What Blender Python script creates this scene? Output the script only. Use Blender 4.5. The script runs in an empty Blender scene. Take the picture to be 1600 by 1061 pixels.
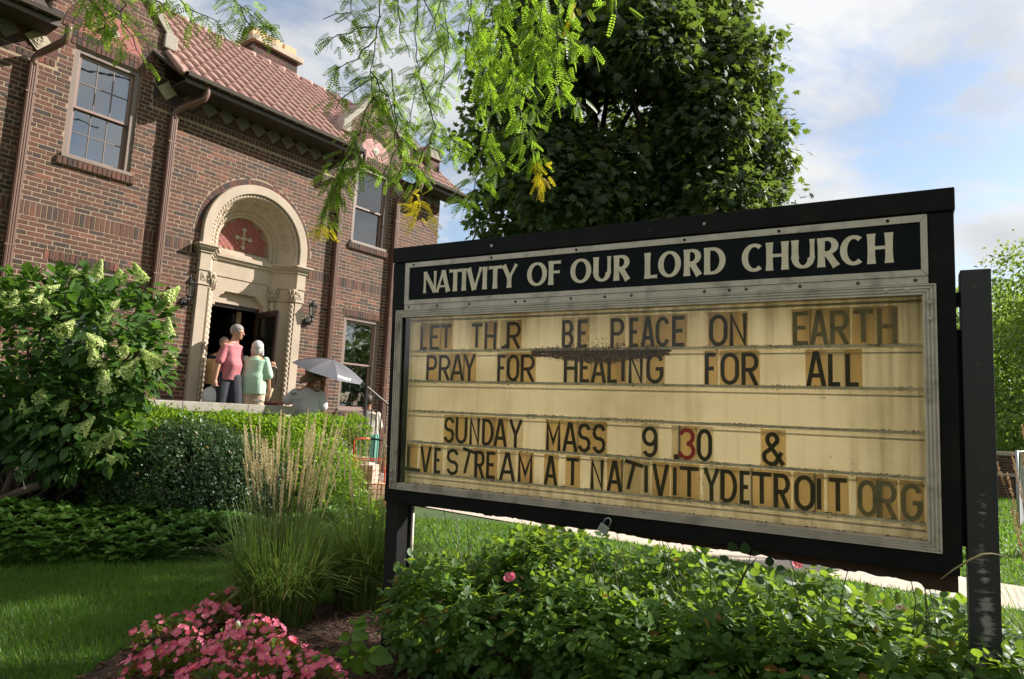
import bpy, bmesh, math, random
import numpy as np
from mathutils import Vector, Matrix, noise

rad = math.radians
SC = bpy.context.scene
COL = SC.collection
rng = np.random.default_rng(7)
random.seed(7)

# ------------------------------------------------------------------ camera
CAM_H = 1.5
F_PX = 1067.0
CX, CY = 800.0, 530.5
R3 = np.array([[0.99856926, 0.05347366, 0.0],
               [-0.00583233, 0.1089132, 0.99403415],
               [0.05315465, -0.99261195, 0.10906925]])     # camera axes (x right, y down, z forward) to world
cam_d = bpy.data.cameras.new('camera')
cam_d.sensor_width = 36.0
cam_d.lens = F_PX / 1600.0 * 36.0
cam_d.clip_start = 0.05
cam_d.clip_end = 3000.0
cam = bpy.data.objects.new('camera', cam_d)
COL.objects.link(cam)
rx, ry, rz = R3[:, 0], -R3[:, 1], -R3[:, 2]
cam.matrix_world = Matrix(((rx[0], ry[0], rz[0], 0), (rx[1], ry[1], rz[1], 0), (rx[2], ry[2], rz[2], CAM_H), (0, 0, 0, 1)))
SC.camera = cam

# ------------------------------------------------------------------ sun, sky, exposure
SUN_EL = rad(34)
SUN_AZ = np.array([0.932, 0.363]); SUN_AZ /= np.linalg.norm(SUN_AZ)
sun_dir = np.array([SUN_AZ[0] * math.cos(SUN_EL), SUN_AZ[1] * math.cos(SUN_EL), math.sin(SUN_EL)])
sd = bpy.data.lights.new('sun', 'SUN')
sd.energy = 5.0
sd.angle = rad(0.55)
sd.color = (1.0, 0.955, 0.88)
sun = bpy.data.objects.new('sun', sd)
COL.objects.link(sun)
sun.rotation_euler = Vector(sun_dir.tolist()).to_track_quat('Z', 'Y').to_euler()

world = bpy.data.worlds.new('World')
SC.world = world
world.use_nodes = True
wn = world.node_tree.nodes; wl = world.node_tree.links
wn.clear()
w_out = wn.new('ShaderNodeOutputWorld')
w_bg = wn.new('ShaderNodeBackground')
w_sky = wn.new('ShaderNodeTexSky')
w_sky.sky_type = 'NISHITA'
w_sky.sun_disc = False
w_sky.sun_elevation = SUN_EL
w_sky.sun_rotation = math.atan2(SUN_AZ[0], SUN_AZ[1])
w_sky.air_density = 1.15
w_sky.dust_density = 0.6
w_sky.ozone_density = 2.0
w_bg.inputs['Strength'].default_value = 0.08
# clouds: a layer of noise on a flat deck seen from below, mixed over the blue
tc = wn.new('ShaderNodeTexCoord')
sep = wn.new('ShaderNodeSeparateXYZ')
wl.new(tc.outputs['Generated'], sep.inputs[0])
zadd = wn.new('ShaderNodeMath'); zadd.operation = 'MAXIMUM'; zadd.inputs[1].default_value = 0.0
wl.new(sep.outputs['Z'], zadd.inputs[0])
zoff = wn.new('ShaderNodeMath'); zoff.operation = 'ADD'; zoff.inputs[1].default_value = 0.28
wl.new(zadd.outputs[0], zoff.inputs[0])
dx = wn.new('ShaderNodeMath'); dx.operation = 'DIVIDE'
dy = wn.new('ShaderNodeMath'); dy.operation = 'DIVIDE'
wl.new(sep.outputs['X'], dx.inputs[0]); wl.new(zoff.outputs[0], dx.inputs[1])
wl.new(sep.outputs['Y'], dy.inputs[0]); wl.new(zoff.outputs[0], dy.inputs[1])
cmb = wn.new('ShaderNodeCombineXYZ')
wl.new(dx.outputs[0], cmb.inputs[0]); wl.new(dy.outputs[0], cmb.inputs[1])
cmb.inputs[2].default_value = 13.7
n1 = wn.new('ShaderNodeTexNoise'); n1.inputs['Scale'].default_value = 2.1; n1.inputs['Detail'].default_value = 11; n1.inputs['Roughness'].default_value = 0.60
n1.inputs['Distortion'].default_value = 0.35
wl.new(cmb.outputs[0], n1.inputs['Vector'])
cr = wn.new('ShaderNodeValToRGB')
cr.color_ramp.elements[0].position = 0.385; cr.color_ramp.elements[0].color = (0.16, 0.16, 0.16, 1)
cr.color_ramp.elements[1].position = 0.525; cr.color_ramp.elements[1].color = (1, 1, 1, 1)
wl.new(n1.outputs['Fac'], cr.inputs[0])
n2 = wn.new('ShaderNodeTexNoise'); n2.inputs['Scale'].default_value = 2.6; n2.inputs['Detail'].default_value = 6
wl.new(cmb.outputs[0], n2.inputs['Vector'])
cr2 = wn.new('ShaderNodeValToRGB')
cr2.color_ramp.elements[0].position = 0.32; cr2.color_ramp.elements[0].color = (3.9, 4.05, 4.3, 1)
cr2.color_ramp.elements[1].position = 0.62; cr2.color_ramp.elements[1].color = (5.9, 5.98, 6.05, 1)
wl.new(n2.outputs['Fac'], cr2.inputs[0])
mx = wn.new('ShaderNodeMixRGB')
wl.new(cr.outputs[0], mx.inputs[0]); wl.new(w_sky.outputs[0], mx.inputs[1]); wl.new(cr2.outputs[0], mx.inputs[2])
wl.new(mx.outputs[0], w_bg.inputs['Color'])
wl.new(w_bg.outputs[0], w_out.inputs['Surface'])

SC.view_settings.view_transform = 'Standard'
SC.view_settings.look = 'None'
SC.view_settings.exposure = 1.0
SC.view_settings.gamma = 1.0
SC.view_settings.use_curve_mapping = False
SC.render.engine = 'CYCLES'
SC.cycles.max_bounces = 7
SC.cycles.diffuse_bounces = 3
SC.cycles.glossy_bounces = 3
SC.cycles.transmission_bounces = 5
SC.cycles.transparent_max_bounces = 8
SC.cycles.caustics_reflective = False
SC.cycles.caustics_refractive = False
SC.cycles.sample_clamp_indirect = 6.0
SC.cycles.use_denoising = True

# ------------------------------------------------------------------ frames of reference
FD = np.array([0.59774592, 0.80168561, 0.0])     # along the facade
FN = np.array([0.80168561, -0.59774592, 0.0])    # out of the facade
FDIST = -10.672777


def ray(px, py):
    return R3 @ np.array([(px - CX) / F_PX, (py - CY) / F_PX, 1.0])


def at(px, py, depth):
    """world point seen at a pixel of the photograph at a horizontal distance `depth` along world Y"""
    r = ray(px, py)
    return r * (depth / r[1]) + np.array([0, 0, CAM_H])


def fac(u, w, v):
    return FD * u + FN * (FDIST + w) + np.array([0, 0, v])


# ------------------------------------------------------------------ object helpers
def tag(o, label=None, cat=None, group=None, kind=None):
    if label: o['label'] = label
    if cat: o['category'] = cat
    if group: o['group'] = group
    if kind: o['kind'] = kind
    return o


def empty(name, loc=(0, 0, 0), rz=0.0, label=None, cat=None, group=None, parent=None, mat=None):
    o = bpy.data.objects.new(name, None)
    COL.objects.link(o)
    o.empty_display_size = 0.2
    if mat is not None:
        o.matrix_world = mat
    else:
        o.location = loc
        o.rotation_euler = (0, 0, rz)
    if parent: o.parent = parent
    return tag(o, label, cat, group)


def link(name, me, mat=None, parent=None, smooth=False, kind=None):
    if mat is not None and len(me.materials) == 0:
        for m in (mat if isinstance(mat, (list, tuple)) else [mat]):
            me.materials.append(m)
    o = bpy.data.objects.new(name, me)
    COL.objects.link(o)
    if parent: o.parent = parent
    if smooth:
        me.polygons.foreach_set('use_smooth', [True] * len(me.polygons))
    if kind: o['kind'] = kind
    return o


class MB:
    """collects geometry for one mesh"""
    def __init__(s):
        s.v = []; s.f = []; s.mi = []

    def add(s, vs, fs, mi=0):
        b = len(s.v)
        s.v.extend([tuple(map(float, p)) for p in vs])
        s.f.extend([tuple(b + i for i in f) for f in fs])
        s.mi.extend([mi] * len(fs))
        return s

    def box(s, x0, x1, y0, y1, z0, z1, mi=0, M=None):
        vs = [(x0, y0, z0), (x1, y0, z0), (x1, y1, z0), (x0, y1, z0), (x0, y0, z1), (x1, y0, z1), (x1, y1, z1), (x0, y1, z1)]
        if M is not None: vs = [tuple(M @ Vector(p)) for p in vs]
        return s.add(vs, [(0, 3, 2, 1), (4, 5, 6, 7), (0, 1, 5, 4), (1, 2, 6, 5), (2, 3, 7, 6), (3, 0, 4, 7)], mi)

    def prism(s, poly, a0, a1, axis='z', mi=0):
        """poly: 2D ccw points; extruded along axis between a0 and a1"""
        n = len(poly)
        def P(p, a):
            return (p[0], p[1], a) if axis == 'z' else ((p[0], a, p[1]) if axis == 'y' else (a, p[0], p[1]))
        vs = [P(p, a0) for p in poly] + [P(p, a1) for p in poly]
        fs = [tuple(range(n))[::-1], tuple(range(n, 2 * n))] + [(i, (i + 1) % n, n + (i + 1) % n, n + i) for i in range(n)]
        return s.add(vs, fs, mi)

    def tube(s, path, rads, n=8, caps=True, mi=0, mod=None, squash=None):
        path = [Vector(p) for p in path]
        if not hasattr(rads, '__len__'): rads = [rads] * len(path)
        b = len(s.v); m = len(path)
        t0 = (path[1] - path[0]).normalized()
        up = Vector((0, 0, 1)) if abs(t0.z) < 0.9 else Vector((1, 0, 0))
        a = t0.cross(up).normalized()
        vs = []; acc = 0.0
        for i, p in enumerate(path):
            t = (path[min(i + 1, m - 1)] - path[max(i - 1, 0)])
            t = t.normalized() if t.length > 1e-9 else t0
            a = (a - t * a.dot(t)).normalized()
            c = t.cross(a)
            if i: acc += (path[i] - path[i - 1]).length
            for k in range(n):
                th = 2 * math.pi * k / n
                r = rads[i]
                if mod: r *= mod(th, acc)
                q = a * (math.cos(th) * r) + c * (math.sin(th) * r * (squash or 1))
                vs.append(p + q)
        fs = [(i * n + k, i * n + (k + 1) % n, (i + 1) * n + (k + 1) % n, (i + 1) * n + k) for i in range(m - 1) for k in range(n)]
        if caps:
            fs += [tuple(range(n))[::-1], tuple(range((m - 1) * n, m * n))]
        return s.add(vs, fs, mi)

    def lathe(s, prof, n=16, c=(0, 0, 0), mi=0, M=None):
        """prof: list of (r, z)"""
        vs = []
        for r, z in prof:
            for k in range(n):
                th = 2 * math.pi * k / n
                p = Vector((c[0] + r * math.cos(th), c[1] + r * math.sin(th), c[2] + z))
                vs.append(M @ p if M is not None else p)
        m = len(prof)
        fs = [(i * n + k, i * n + (k + 1) % n, (i + 1) * n + (k + 1) % n, (i + 1) * n + k) for i in range(m - 1) for k in range(n)]
        fs += [tuple(range(n))[::-1], tuple(range((m - 1) * n, m * n))]
        return s.add(vs, fs, mi)

    def mesh(s, name):
        me = bpy.data.meshes.new(name)
        me.from_pydata(s.v, [], s.f)
        if any(s.mi): me.polygons.foreach_set('material_index', s.mi)
        me.update()
        return me

    def build(s, name, mat=None, parent=None, smooth=False, kind=None, bevel=0.0):
        me = s.mesh(name)
        if bevel > 0:
            bm = bmesh.new(); bm.from_mesh(me)
            bmesh.ops.remove_doubles(bm, verts=bm.verts, dist=1e-5)
            es = [e for e in bm.edges if len(e.link_faces) == 2 and e.calc_face_angle(0) > 0.6]
            bmesh.ops.bevel(bm, geom=es, offset=bevel, segments=2, affect='EDGES', profile=0.6)
            bm.to_mesh(me); bm.free()
        return link(name, me, mat, parent, smooth, kind)


def tile_mesh(name, tverts, tfaces, n, verts):
    """n copies of a template whose transformed vertices are in verts (n*k, 3)"""
    k = len(tverts)
    loops = np.concatenate([np.array(f) for f in tfaces])
    sizes = np.array([len(f) for f in tfaces])
    starts = np.concatenate([[0], np.cumsum(sizes)[:-1]])
    L = (loops[None, :] + (np.arange(n) * k)[:, None]).ravel()
    S = (starts[None, :] + (np.arange(n) * len(loops))[:, None]).ravel()
    me = bpy.data.meshes.new(name)
    me.vertices.add(n * k)
    me.vertices.foreach_set('co', np.asarray(verts, dtype=np.float32).ravel())
    me.loops.add(len(L)); me.loops.foreach_set('vertex_index', L.astype(np.int32))
    me.polygons.add(len(S)); me.polygons.foreach_set('loop_start', S.astype(np.int32))
    me.update(calc_edges=True)
    return me


def unit(a):
    return a / np.maximum(np.linalg.norm(a, axis=-1, keepdims=True), 1e-9)


def leaf_cloud(name, tmpl, P, fwd, nrm, size, mat, parent=None, kind='stuff', asp=None):
    """one leaf template placed at each P, pointing along fwd, face towards nrm"""
    tv, tf = tmpl
    tv = np.array(tv, float)
    n = len(P)
    f = unit(fwd); s_ = unit(np.cross(f, nrm)); u = np.cross(s_, f)
    size = np.broadcast_to(size, (n,))[:, None, None]
    sx = (np.ones(n) if asp is None else asp)[:, None, None]
    V = P[:, None, :] + size * (tv[None, :, 0:1] * sx * s_[:, None, :] + tv[None, :, 1:2] * f[:, None, :] + tv[None, :, 2:3] * u[:, None, :])
    me = tile_mesh(name, tv, tf, n, V.reshape(-1, 3))
    return link(name, me, mat, parent, kind=kind)


# leaf templates: x across, y along, z up
OVAL = ([(0, 0, 0), (0.22, 0.25, .05), (0.27, 0.55, .06), (0, 1, -.04), (-0.27, 0.55, .06), (-0.22, 0.25, .05), (0, .28, 0), (0, .62, 0)],
        [(0, 1, 6), (1, 2, 7, 6), (2, 3, 7), (0, 6, 5), (6, 7, 4, 5), (7, 3, 4)])
ROUND = ([(0, 0, 0), (0.3, 0.2, .05), (0.4, 0.5, .07), (.22, .85, .03), (0, 1, -.03), (-.22, .85, .03), (-0.4, 0.5, .07), (-0.3, 0.2, .05), (0, .5, 0)],
         [(0, 1, 8), (1, 2, 8), (2, 3, 8), (3, 4, 8), (4, 5, 8), (5, 6, 8), (6, 7, 8), (7, 0, 8)])
MAPLE = ([(0, 0, 0), (.28, .08, 0), (.5, .22, -.04), (.30, .38, .02), (.42, .72, -.05), (.15, .60, .02), (0, 1, -.06), (-.15, .60, .02), (-.42, .72, -.05), (-.30, .38, .02), (-.5, .22, -.04), (-.28, .08, 0)],
         [(0, 1, 2, 3), (0, 3, 4, 5), (0, 5, 6, 7), (0, 7, 8, 9), (0, 9, 10, 11)])


def frond_template(pairs=8):
    v = []; f = []
    v += [(-.004, 0, 0), (.004, 0, 0), (.003, .97, -.10), (-.003, .97, -.10)]; f.append((0, 1, 2, 3))
    for i in range(pairs):
        y = .06 + .90 * i / (pairs - 1)
        z = -.10 * y * y
        L = .20 * (1 - .55 * abs(y - .45) ** 1.5)
        for s in (-1, 1):
            b = len(v)
            v += [(0, y, z), (s * L * .42, y + .075, z + .0), (s * L, y + .055, z - .03), (s * L * .5, y - .022, z - .004)]
            f.append((b, b + 1, b + 2, b + 3))
    v += [(0, .96, -.1), (.03, 1.03, -.11), (0, 1.1, -.12), (-.03, 1.03, -.11)]
    b = len(v) - 4; f.append((b, b + 1, b + 2, b + 3))
    return v, f


FROND = frond_template()


# ------------------------------------------------------------------ materials
def new_mat(name):
    m = bpy.data.materials.new(name); m.use_nodes = True
    nt = m.node_tree; nt.nodes.clear()
    out = nt.nodes.new('ShaderNodeOutputMaterial')
    return m, nt, out


def N(nt, t, **kw):
    n = nt.nodes.new(t)
    for k, v in kw.items():
        if k in n.inputs.keys():
            n.inputs[k].default_value = v
        else:
            setattr(n, k, v)
    return n


def mat_simple(name, col, rough=0.6, var=0.12, scale=8.0, bump=0.15, bscale=60, metal=0.0, island=0.0, spec=0.5, coord='Object', stain=None, sscale=3.0, samt=0.5, coat=0.0):
    """principled with noise mottling, optional per-piece variation and stains"""
    m, nt, out = new_mat(name)
    L = nt.links
    bs = N(nt, 'ShaderNodeBsdfPrincipled')
    bs.inputs['Roughness'].default_value = rough
    bs.inputs['Metallic'].default_value = metal
    bs.inputs['Specular IOR Level'].default_value = spec
    bs.inputs['Coat Weight'].default_value = coat
    tcn = N(nt, 'ShaderNodeTexCoord')
    no = N(nt, 'ShaderNodeTexNoise', Scale=scale, Detail=5.0, Roughness=0.6)
    L.new(tcn.outputs[coord], no.inputs['Vector'])
    mr = N(nt, 'ShaderNodeMapRange')
    mr.inputs['From Min'].default_value = 0.25; mr.inputs['From Max'].default_value = 0.75
    mr.inputs['To Min'].default_value = 1 - var; mr.inputs['To Max'].default_value = 1 + var
    L.new(no.outputs['Fac'], mr.inputs['Value'])
    val = mr.outputs[0]
    if island > 0:
        g = N(nt, 'ShaderNodeNewGeometry')
        mi = N(nt, 'ShaderNodeMapRange')
        mi.inputs['To Min'].default_value = 1 - island; mi.inputs['To Max'].default_value = 1 + island
        L.new(g.outputs['Random Per Island'], mi.inputs['Value'])
        mm = N(nt, 'ShaderNodeMath', operation='MULTIPLY')
        L.new(val, mm.inputs[0]); L.new(mi.outputs[0], mm.inputs[1]); val = mm.outputs[0]
    mul = N(nt, 'ShaderNodeVectorMath', operation='SCALE')
    mul.inputs[0].default_value = col[:3]
    L.new(val, mul.inputs['Scale'])
    colout = mul.outputs[0]
    if stain is not None:
        sn = N(nt, 'ShaderNodeTexNoise', Scale=sscale, Detail=8.0, Roughness=0.65)
        L.new(tcn.outputs[coord], sn.inputs['Vector'])
        rp = N(nt, 'ShaderNodeMapRange'); rp.inputs['From Min'].default_value = 0.5; rp.inputs['From Max'].default_value = 0.72
        rp.inputs['To Max'].default_value = samt
        L.new(sn.outputs['Fac'], rp.inputs['Value'])
        mxx = N(nt, 'ShaderNodeMixRGB')
        mxx.inputs[2].default_value = (*stain[:3], 1)
        L.new(rp.outputs[0], mxx.inputs[0]); L.new(colout, mxx.inputs[1]); colout = mxx.outputs[0]
    L.new(colout, bs.inputs['Base Color'])
    if bump > 0:
        bn = N(nt, 'ShaderNodeTexNoise', Scale=bscale, Detail=4.0)
        L.new(tcn.outputs[coord], bn.inputs['Vector'])
        bp = N(nt, 'ShaderNodeBump', Strength=bump, Distance=0.01)
        L.new(bn.outputs['Fac'], bp.inputs['Height']); L.new(bp.outputs[0], bs.inputs['Normal'])
    L.new(bs.outputs[0], out.inputs[0])
    m['bsdf'] = bs.name
    return m


def mat_leaf(name, c1, c2, trans, tw=0.4, rough=0.45, c3=None, p3=0.95, nscale=1.5):
    """leaf colour between c1 and c2 by piece and by clump; translucent backlight colour trans"""
    m, nt, out = new_mat(name)
    L = nt.links
    g = N(nt, 'ShaderNodeNewGeometry')
    ob = N(nt, 'ShaderNodeObjectInfo')
    ad = N(nt, 'ShaderNodeMath', operation='ADD'); L.new(g.outputs['Random Per Island'], ad.inputs[0]); L.new(ob.outputs['Random'], ad.inputs[1])
    fr = N(nt, 'ShaderNodeMath', operation='FRACT'); L.new(ad.outputs[0], fr.inputs[0])
    tcn = N(nt, 'ShaderNodeTexCoord')
    no = N(nt, 'ShaderNodeTexNoise', Scale=nscale, Detail=3.0)
    L.new(g.outputs['Position'], no.inputs['Vector'])
    a2 = N(nt, 'ShaderNodeMath', operation='MULTIPLY_ADD'); a2.inputs[1].default_value = 0.55; L.new(fr.outputs[0], a2.inputs[0]);
    s2 = N(nt, 'ShaderNodeMath', operation='MULTIPLY_ADD'); s2.inputs[1].default_value = 1.4; s2.inputs[2].default_value = -0.45; L.new(no.outputs['Fac'], s2.inputs[0]); L.new(s2.outputs[0], a2.inputs[2])
    ramp = N(nt, 'ShaderNodeValToRGB')
    ramp.color_ramp.elements[0].position = 0.1; ramp.color_ramp.elements[0].color = (*c1, 1)
    ramp.color_ramp.elements[1].position = 0.8; ramp.color_ramp.elements[1].color = (*c2, 1)
    L.new(a2.outputs[0], ramp.inputs[0])
    col = ramp.outputs[0]
    if c3 is not None:
        gt = N(nt, 'ShaderNodeMath', operation='GREATER_THAN'); gt.inputs[1].default_value = p3
        L.new(fr.outputs[0], gt.inputs[0])
        mx3 = N(nt, 'ShaderNodeMixRGB'); mx3.inputs[2].default_value = (*c3, 1)
        L.new(gt.outputs[0], mx3.inputs[0]); L.new(col, mx3.inputs[1]); col = mx3.outputs[0]
    bs = N(nt, 'ShaderNodeBsdfPrincipled'); bs.inputs['Roughness'].default_value = rough
    bs.inputs['Specular IOR Level'].default_value = 0.34
    L.new(col, bs.inputs['Base Color'])
    tr = N(nt, 'ShaderNodeBsdfTranslucent')
    mt = N(nt, 'ShaderNodeMixRGB'); mt.inputs[0].default_value = 0.65; mt.inputs[2].default_value = (*trans, 1)
    L.new(col, mt.inputs[1]); L.new(mt.outputs[0], tr.inputs['Color'])
    mix = N(nt, 'ShaderNodeMixShader'); mix.inputs[0].default_value = tw
    L.new(bs.outputs[0], mix.inputs[1]); L.new(tr.outputs[0], mix.inputs[2])
    L.new(mix.outputs[0], out.inputs[0])
    return m


M = {}
M['mortar'] = mat_simple('mortar', (.33, .245, .165), .9, .15, 6, .3, 90)
M['stone'] = mat_simple('limestone', (.47, .375, .285), .85, .10, 3, .2, 70, stain=(.30, .23, .16), sscale=2.0, samt=.45)
M['cap_stone'] = mat_simple('weathered cap stone', (.36, .32, .27), .9, .25, 5, .5, 50, stain=(.13, .12, .10), sscale=6, samt=.6)
M['spout'] = mat_simple('brown painted metal', (.165, .082, .058), .5, .06, 5, .03)
M['gutter'] = mat_simple('dark brown gutter', (.085, .062, .050), .5, .15, 6, .05)
M['soffit'] = mat_simple('dark soffit boards', (.05, .035, .028), .8, .2, 6, .2)
M['frame'] = mat_simple('taupe window paint', (.20, .145, .118), .5, .07, 4, .04)
M['sash'] = mat_simple('mauve brown sash paint', (.27, .17, .145), .5, .07, 4, .04)
M['tile'] = mat_simple('clay roof tile', (.40, .235, .195), .7, .12, 4, .12, 40, island=.14, stain=(.30, .17, .14), sscale=5, samt=.5)
M['redtile'] = mat_simple('red glazed wall tile', (.30, .075, .052), .5, .10, 10, .05, island=.16)
M['ceramic'] = mat_simple('cream ceramic', (.42, .35, .24), .5, .12, 14, .2, 40, stain=(.18, .15, .10), sscale=12, samt=.7)
M['ceramic_dark'] = mat_simple('green grey ceramic', (.14, .13, .095), .4, .2, 20, .2, 40)
M['terracotta'] = mat_simple('buff chimney pot', (.60, .40, .23), .8, .08, 5, .1)
M['black_metal'] = mat_simple('black metal', (.012, .012, .013), .4, .1, 10, .05)
M['door'] = mat_simple('dark brown door paint', (.035, .019, .016), .35, .1, 5, .03)
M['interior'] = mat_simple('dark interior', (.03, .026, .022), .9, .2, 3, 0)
M['beige'] = mat_simple('beige inner wall', (.45, .36, .24), .8, .05, 3, 0)
M['concrete'] = mat_simple('concrete', (.36, .33, .29), .9, .15, 4, .3, 40)
M['bark'] = mat_simple('bark', (.075, .055, .042), .9, .35, 12, .8, 30)
M['twig'] = mat_simple('dark twig', (.035, .024, .020), .8, .3, 12, .3, 60)
M['deadwood'] = mat_simple('grey brown dead wood', (.10, .068, .048), .9, .3, 14, .6, 40)
M['curtain'] = mat_simple('lace curtain', (.48, .47, .42), .9, .25, 14, .2)
M['blind'] = mat_simple('white blind', (.62, .62, .58), .8, .05, 4, 0)

# brick: dark red to near black per brick
def mat_brick(name, tint=1.0):
    m, nt, out = new_mat(name); L = nt.links
    g = N(nt, 'ShaderNodeNewGeometry'); ob = N(nt, 'ShaderNodeObjectInfo')
    ad = N(nt, 'ShaderNodeMath', operation='ADD'); L.new(g.outputs['Random Per Island'], ad.inputs[0]); L.new(ob.outputs['Random'], ad.inputs[1])
    fr = N(nt, 'ShaderNodeMath', operation='FRACT'); L.new(ad.outputs[0], fr.inputs[0])
    rp = N(nt, 'ShaderNodeValToRGB'); cr_ = rp.color_ramp
    cr_.elements[0].position = 0.0; cr_.elements[0].color = (.034, .022, .019, 1)
    cr_.elements[1].position = 1.0; cr_.elements[1].color = (.21, .070, .042, 1)
    for p, c in ((.12, (.048, .026, .020)), (.28, (.075, .031, .020)), (.60, (.098, .036, .022)), (.95, (.125, .044, .026))):
        e = cr_.elements.new(p); e.color = (*c, 1)
    L.new(fr.outputs[0], rp.inputs[0])
    no = N(nt, 'ShaderNodeTexNoise', Scale=28.0, Detail=6.0); L.new(g.outputs['Position'], no.inputs['Vector'])
    mr = N(nt, 'ShaderNodeMapRange'); mr.inputs['From Min'].default_value = .25; mr.inputs['From Max'].default_value = .75
    mr.inputs['To Min'].default_value = .72 * tint; mr.inputs['To Max'].default_value = 1.28 * tint
    L.new(no.outputs['Fac'], mr.inputs['Value'])
    sc = N(nt, 'ShaderNodeVectorMath', operation='SCALE'); L.new(rp.outputs[0], sc.inputs[0]); L.new(mr.outputs[0], sc.inputs['Scale'])
    # large mortar smear / soot stains
    n2 = N(nt, 'ShaderNodeTexNoise', Scale=1.1, Detail=7.0, Roughness=.6); L.new(g.outputs['Position'], n2.inputs['Vector'])
    r2 = N(nt, 'ShaderNodeMapRange'); r2.inputs['From Min'].default_value = .55; r2.inputs['From Max'].default_value = .75; r2.inputs['To Max'].default_value = .55
    L.new(n2.outputs['Fac'], r2.inputs['Value'])
    mx_ = N(nt, 'ShaderNodeMixRGB'); mx_.inputs[2].default_value = (.075, .045, .035, 1)
    L.new(r2.outputs[0], mx_.inputs[0]); L.new(sc.outputs[0], mx_.inputs[1])
    bs = N(nt, 'ShaderNodeBsdfPrincipled', Roughness=.8)
    L.new(mx_.outputs[0], bs.inputs['Base Color'])
    bp = N(nt, 'ShaderNodeBump', Strength=.35, Distance=.01); L.new(no.outputs['Fac'], bp.inputs['Height']); L.new(bp.outputs[0], bs.inputs['Normal'])
    L.new(bs.outputs[0], out.inputs[0])
    return m

M['brick'] = mat_brick('dark red brick')
M['brick_lit'] = mat_brick('red brick of the arch ring', 1.15)

def mat_glass(name, tint=(.9, .95, .95), refl=.12, rough=.02, wave=.0):
    m, nt, out = new_mat(name); L = nt.links
    tr = N(nt, 'ShaderNodeBsdfTransparent'); tr.inputs[0].default_value = (*tint, 1)
    gl = N(nt, 'ShaderNodeBsdfGlossy', Roughness=rough)
    lw = N(nt, 'ShaderNodeLayerWeight', Blend=.35)
    ad = N(nt, 'ShaderNodeMath', operation='MULTIPLY_ADD'); ad.inputs[1].default_value = .9 if refl > 0 else .35; ad.inputs[2].default_value = refl
    L.new(lw.outputs['Fresnel'], ad.inputs[0])
    cl = N(nt, 'ShaderNodeMath', operation='MINIMUM'); cl.inputs[1].default_value = 1.0; L.new(ad.outputs[0], cl.inputs[0])
    mx_ = N(nt, 'ShaderNodeMixShader'); L.new(cl.outputs[0], mx_.inputs[0]); L.new(tr.outputs[0], mx_.inputs[1]); L.new(gl.outputs[0], mx_.inputs[2])
    if wave:
        no = N(nt, 'ShaderNodeTexNoise', Scale=4.0, Detail=2.0)
        g = N(nt, 'ShaderNodeNewGeometry'); L.new(g.outputs['Position'], no.inputs['Vector'])
        bp = N(nt, 'ShaderNodeBump', Strength=wave, Distance=.02); L.new(no.outputs['Fac'], bp.inputs['Height']); L.new(bp.outputs[0], gl.inputs['Normal'])
    L.new(mx_.outputs[0], out.inputs[0])
    return m

M['glass'] = mat_glass('window glass', (.55, .62, .66), .24, .02, .04)
M['clear_glass'] = mat_glass('clear glass', (.9, .93, .9), .06)
M['sign_glass'] = mat_glass('sign cover sheet', (.98, .97, .95), .0, .10)

# foliage
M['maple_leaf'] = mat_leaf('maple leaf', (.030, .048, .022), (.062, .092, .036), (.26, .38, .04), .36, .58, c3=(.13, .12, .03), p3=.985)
M['locust_leaf'] = mat_leaf('locust leaflet', (.07, .15, .02), (.15, .25, .03), (.42, .66, .04), .55, .45)
M['locust_yellow'] = mat_leaf('yellowing leaflet', (.55, .50, .02), (.80, .60, .02), (1, .85, .04), .5, .45)
M['hyd_leaf'] = mat_leaf('hydrangea leaf', (.036, .085, .020), (.078, .155, .034), (.18, .36, .03), .34, .42)
M['privet_leaf'] = mat_leaf('hedge leaf', (.075, .16, .02), (.17, .28, .03), (.42, .62, .03), .5, .4)
M['dark_leaf'] = mat_leaf('dark shrub leaf', (.035, .068, .030), (.07, .12, .045), (.10, .20, .04), .25, .4, c3=(.18, .13, .03), p3=.985)
M['pachy_leaf'] = mat_leaf('ground cover leaf', (.065, .15, .028), (.14, .26, .045), (.14, .30, .03), .28, .35)
M['rose_leaf'] = mat_leaf('rose leaf', (.042, .095, .028), (.090, .17, .035), (.44, .64, .04), .42, .5, c3=(.22, .10, .03), p3=.985)
M['seed_leaf'] = mat_leaf('seedling leaf', (.08, .17, .02), (.13, .24, .03), (.25, .42, .03), .35, .4)
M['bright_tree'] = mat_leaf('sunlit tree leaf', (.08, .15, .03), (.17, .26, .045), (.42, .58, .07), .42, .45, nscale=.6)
M['far_tree'] = mat_leaf('distant tree leaf', (.055, .095, .03), (.10, .16, .05), (.20, .30, .06), .35, .6, nscale=.4)
M['grass_blade'] = mat_leaf('lawn grass', (.05, .12, .015), (.11, .22, .025), (.28, .50, .03), .45, .45, c3=(.22, .18, .08), p3=.97)
M['reed_blade'] = mat_leaf('reed grass blade', (.06, .12, .03), (.15, .23, .055), (.28, .42, .06), .35, .38, c3=(.32, .26, .11), p3=.93)
M['plume'] = mat_leaf('reed grass plume', (.58, .49, .27), (.78, .68, .42), (.6, .48, .25), .35, .8)
M['plume_red'] = mat_leaf('ripe reed plume', (.34, .19, .10), (.50, .33, .18), (.5, .35, .2), .35, .8)
M['begonia_leaf'] = mat_leaf('begonia leaf', (.06, .12, .02), (.14, .20, .03), (.3, .3, .03), .35, .35, c3=(.25, .05, .03), p3=.9)
M['begonia_petal'] = mat_leaf('begonia petal', (.88, .10, .22), (.95, .26, .42), (.95, .22, .32), .4, .5)
M['rose_petal'] = mat_leaf('rose petal', (.72, .06, .18), (.85, .25, .36), (.9, .2, .3), .4, .5)
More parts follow.
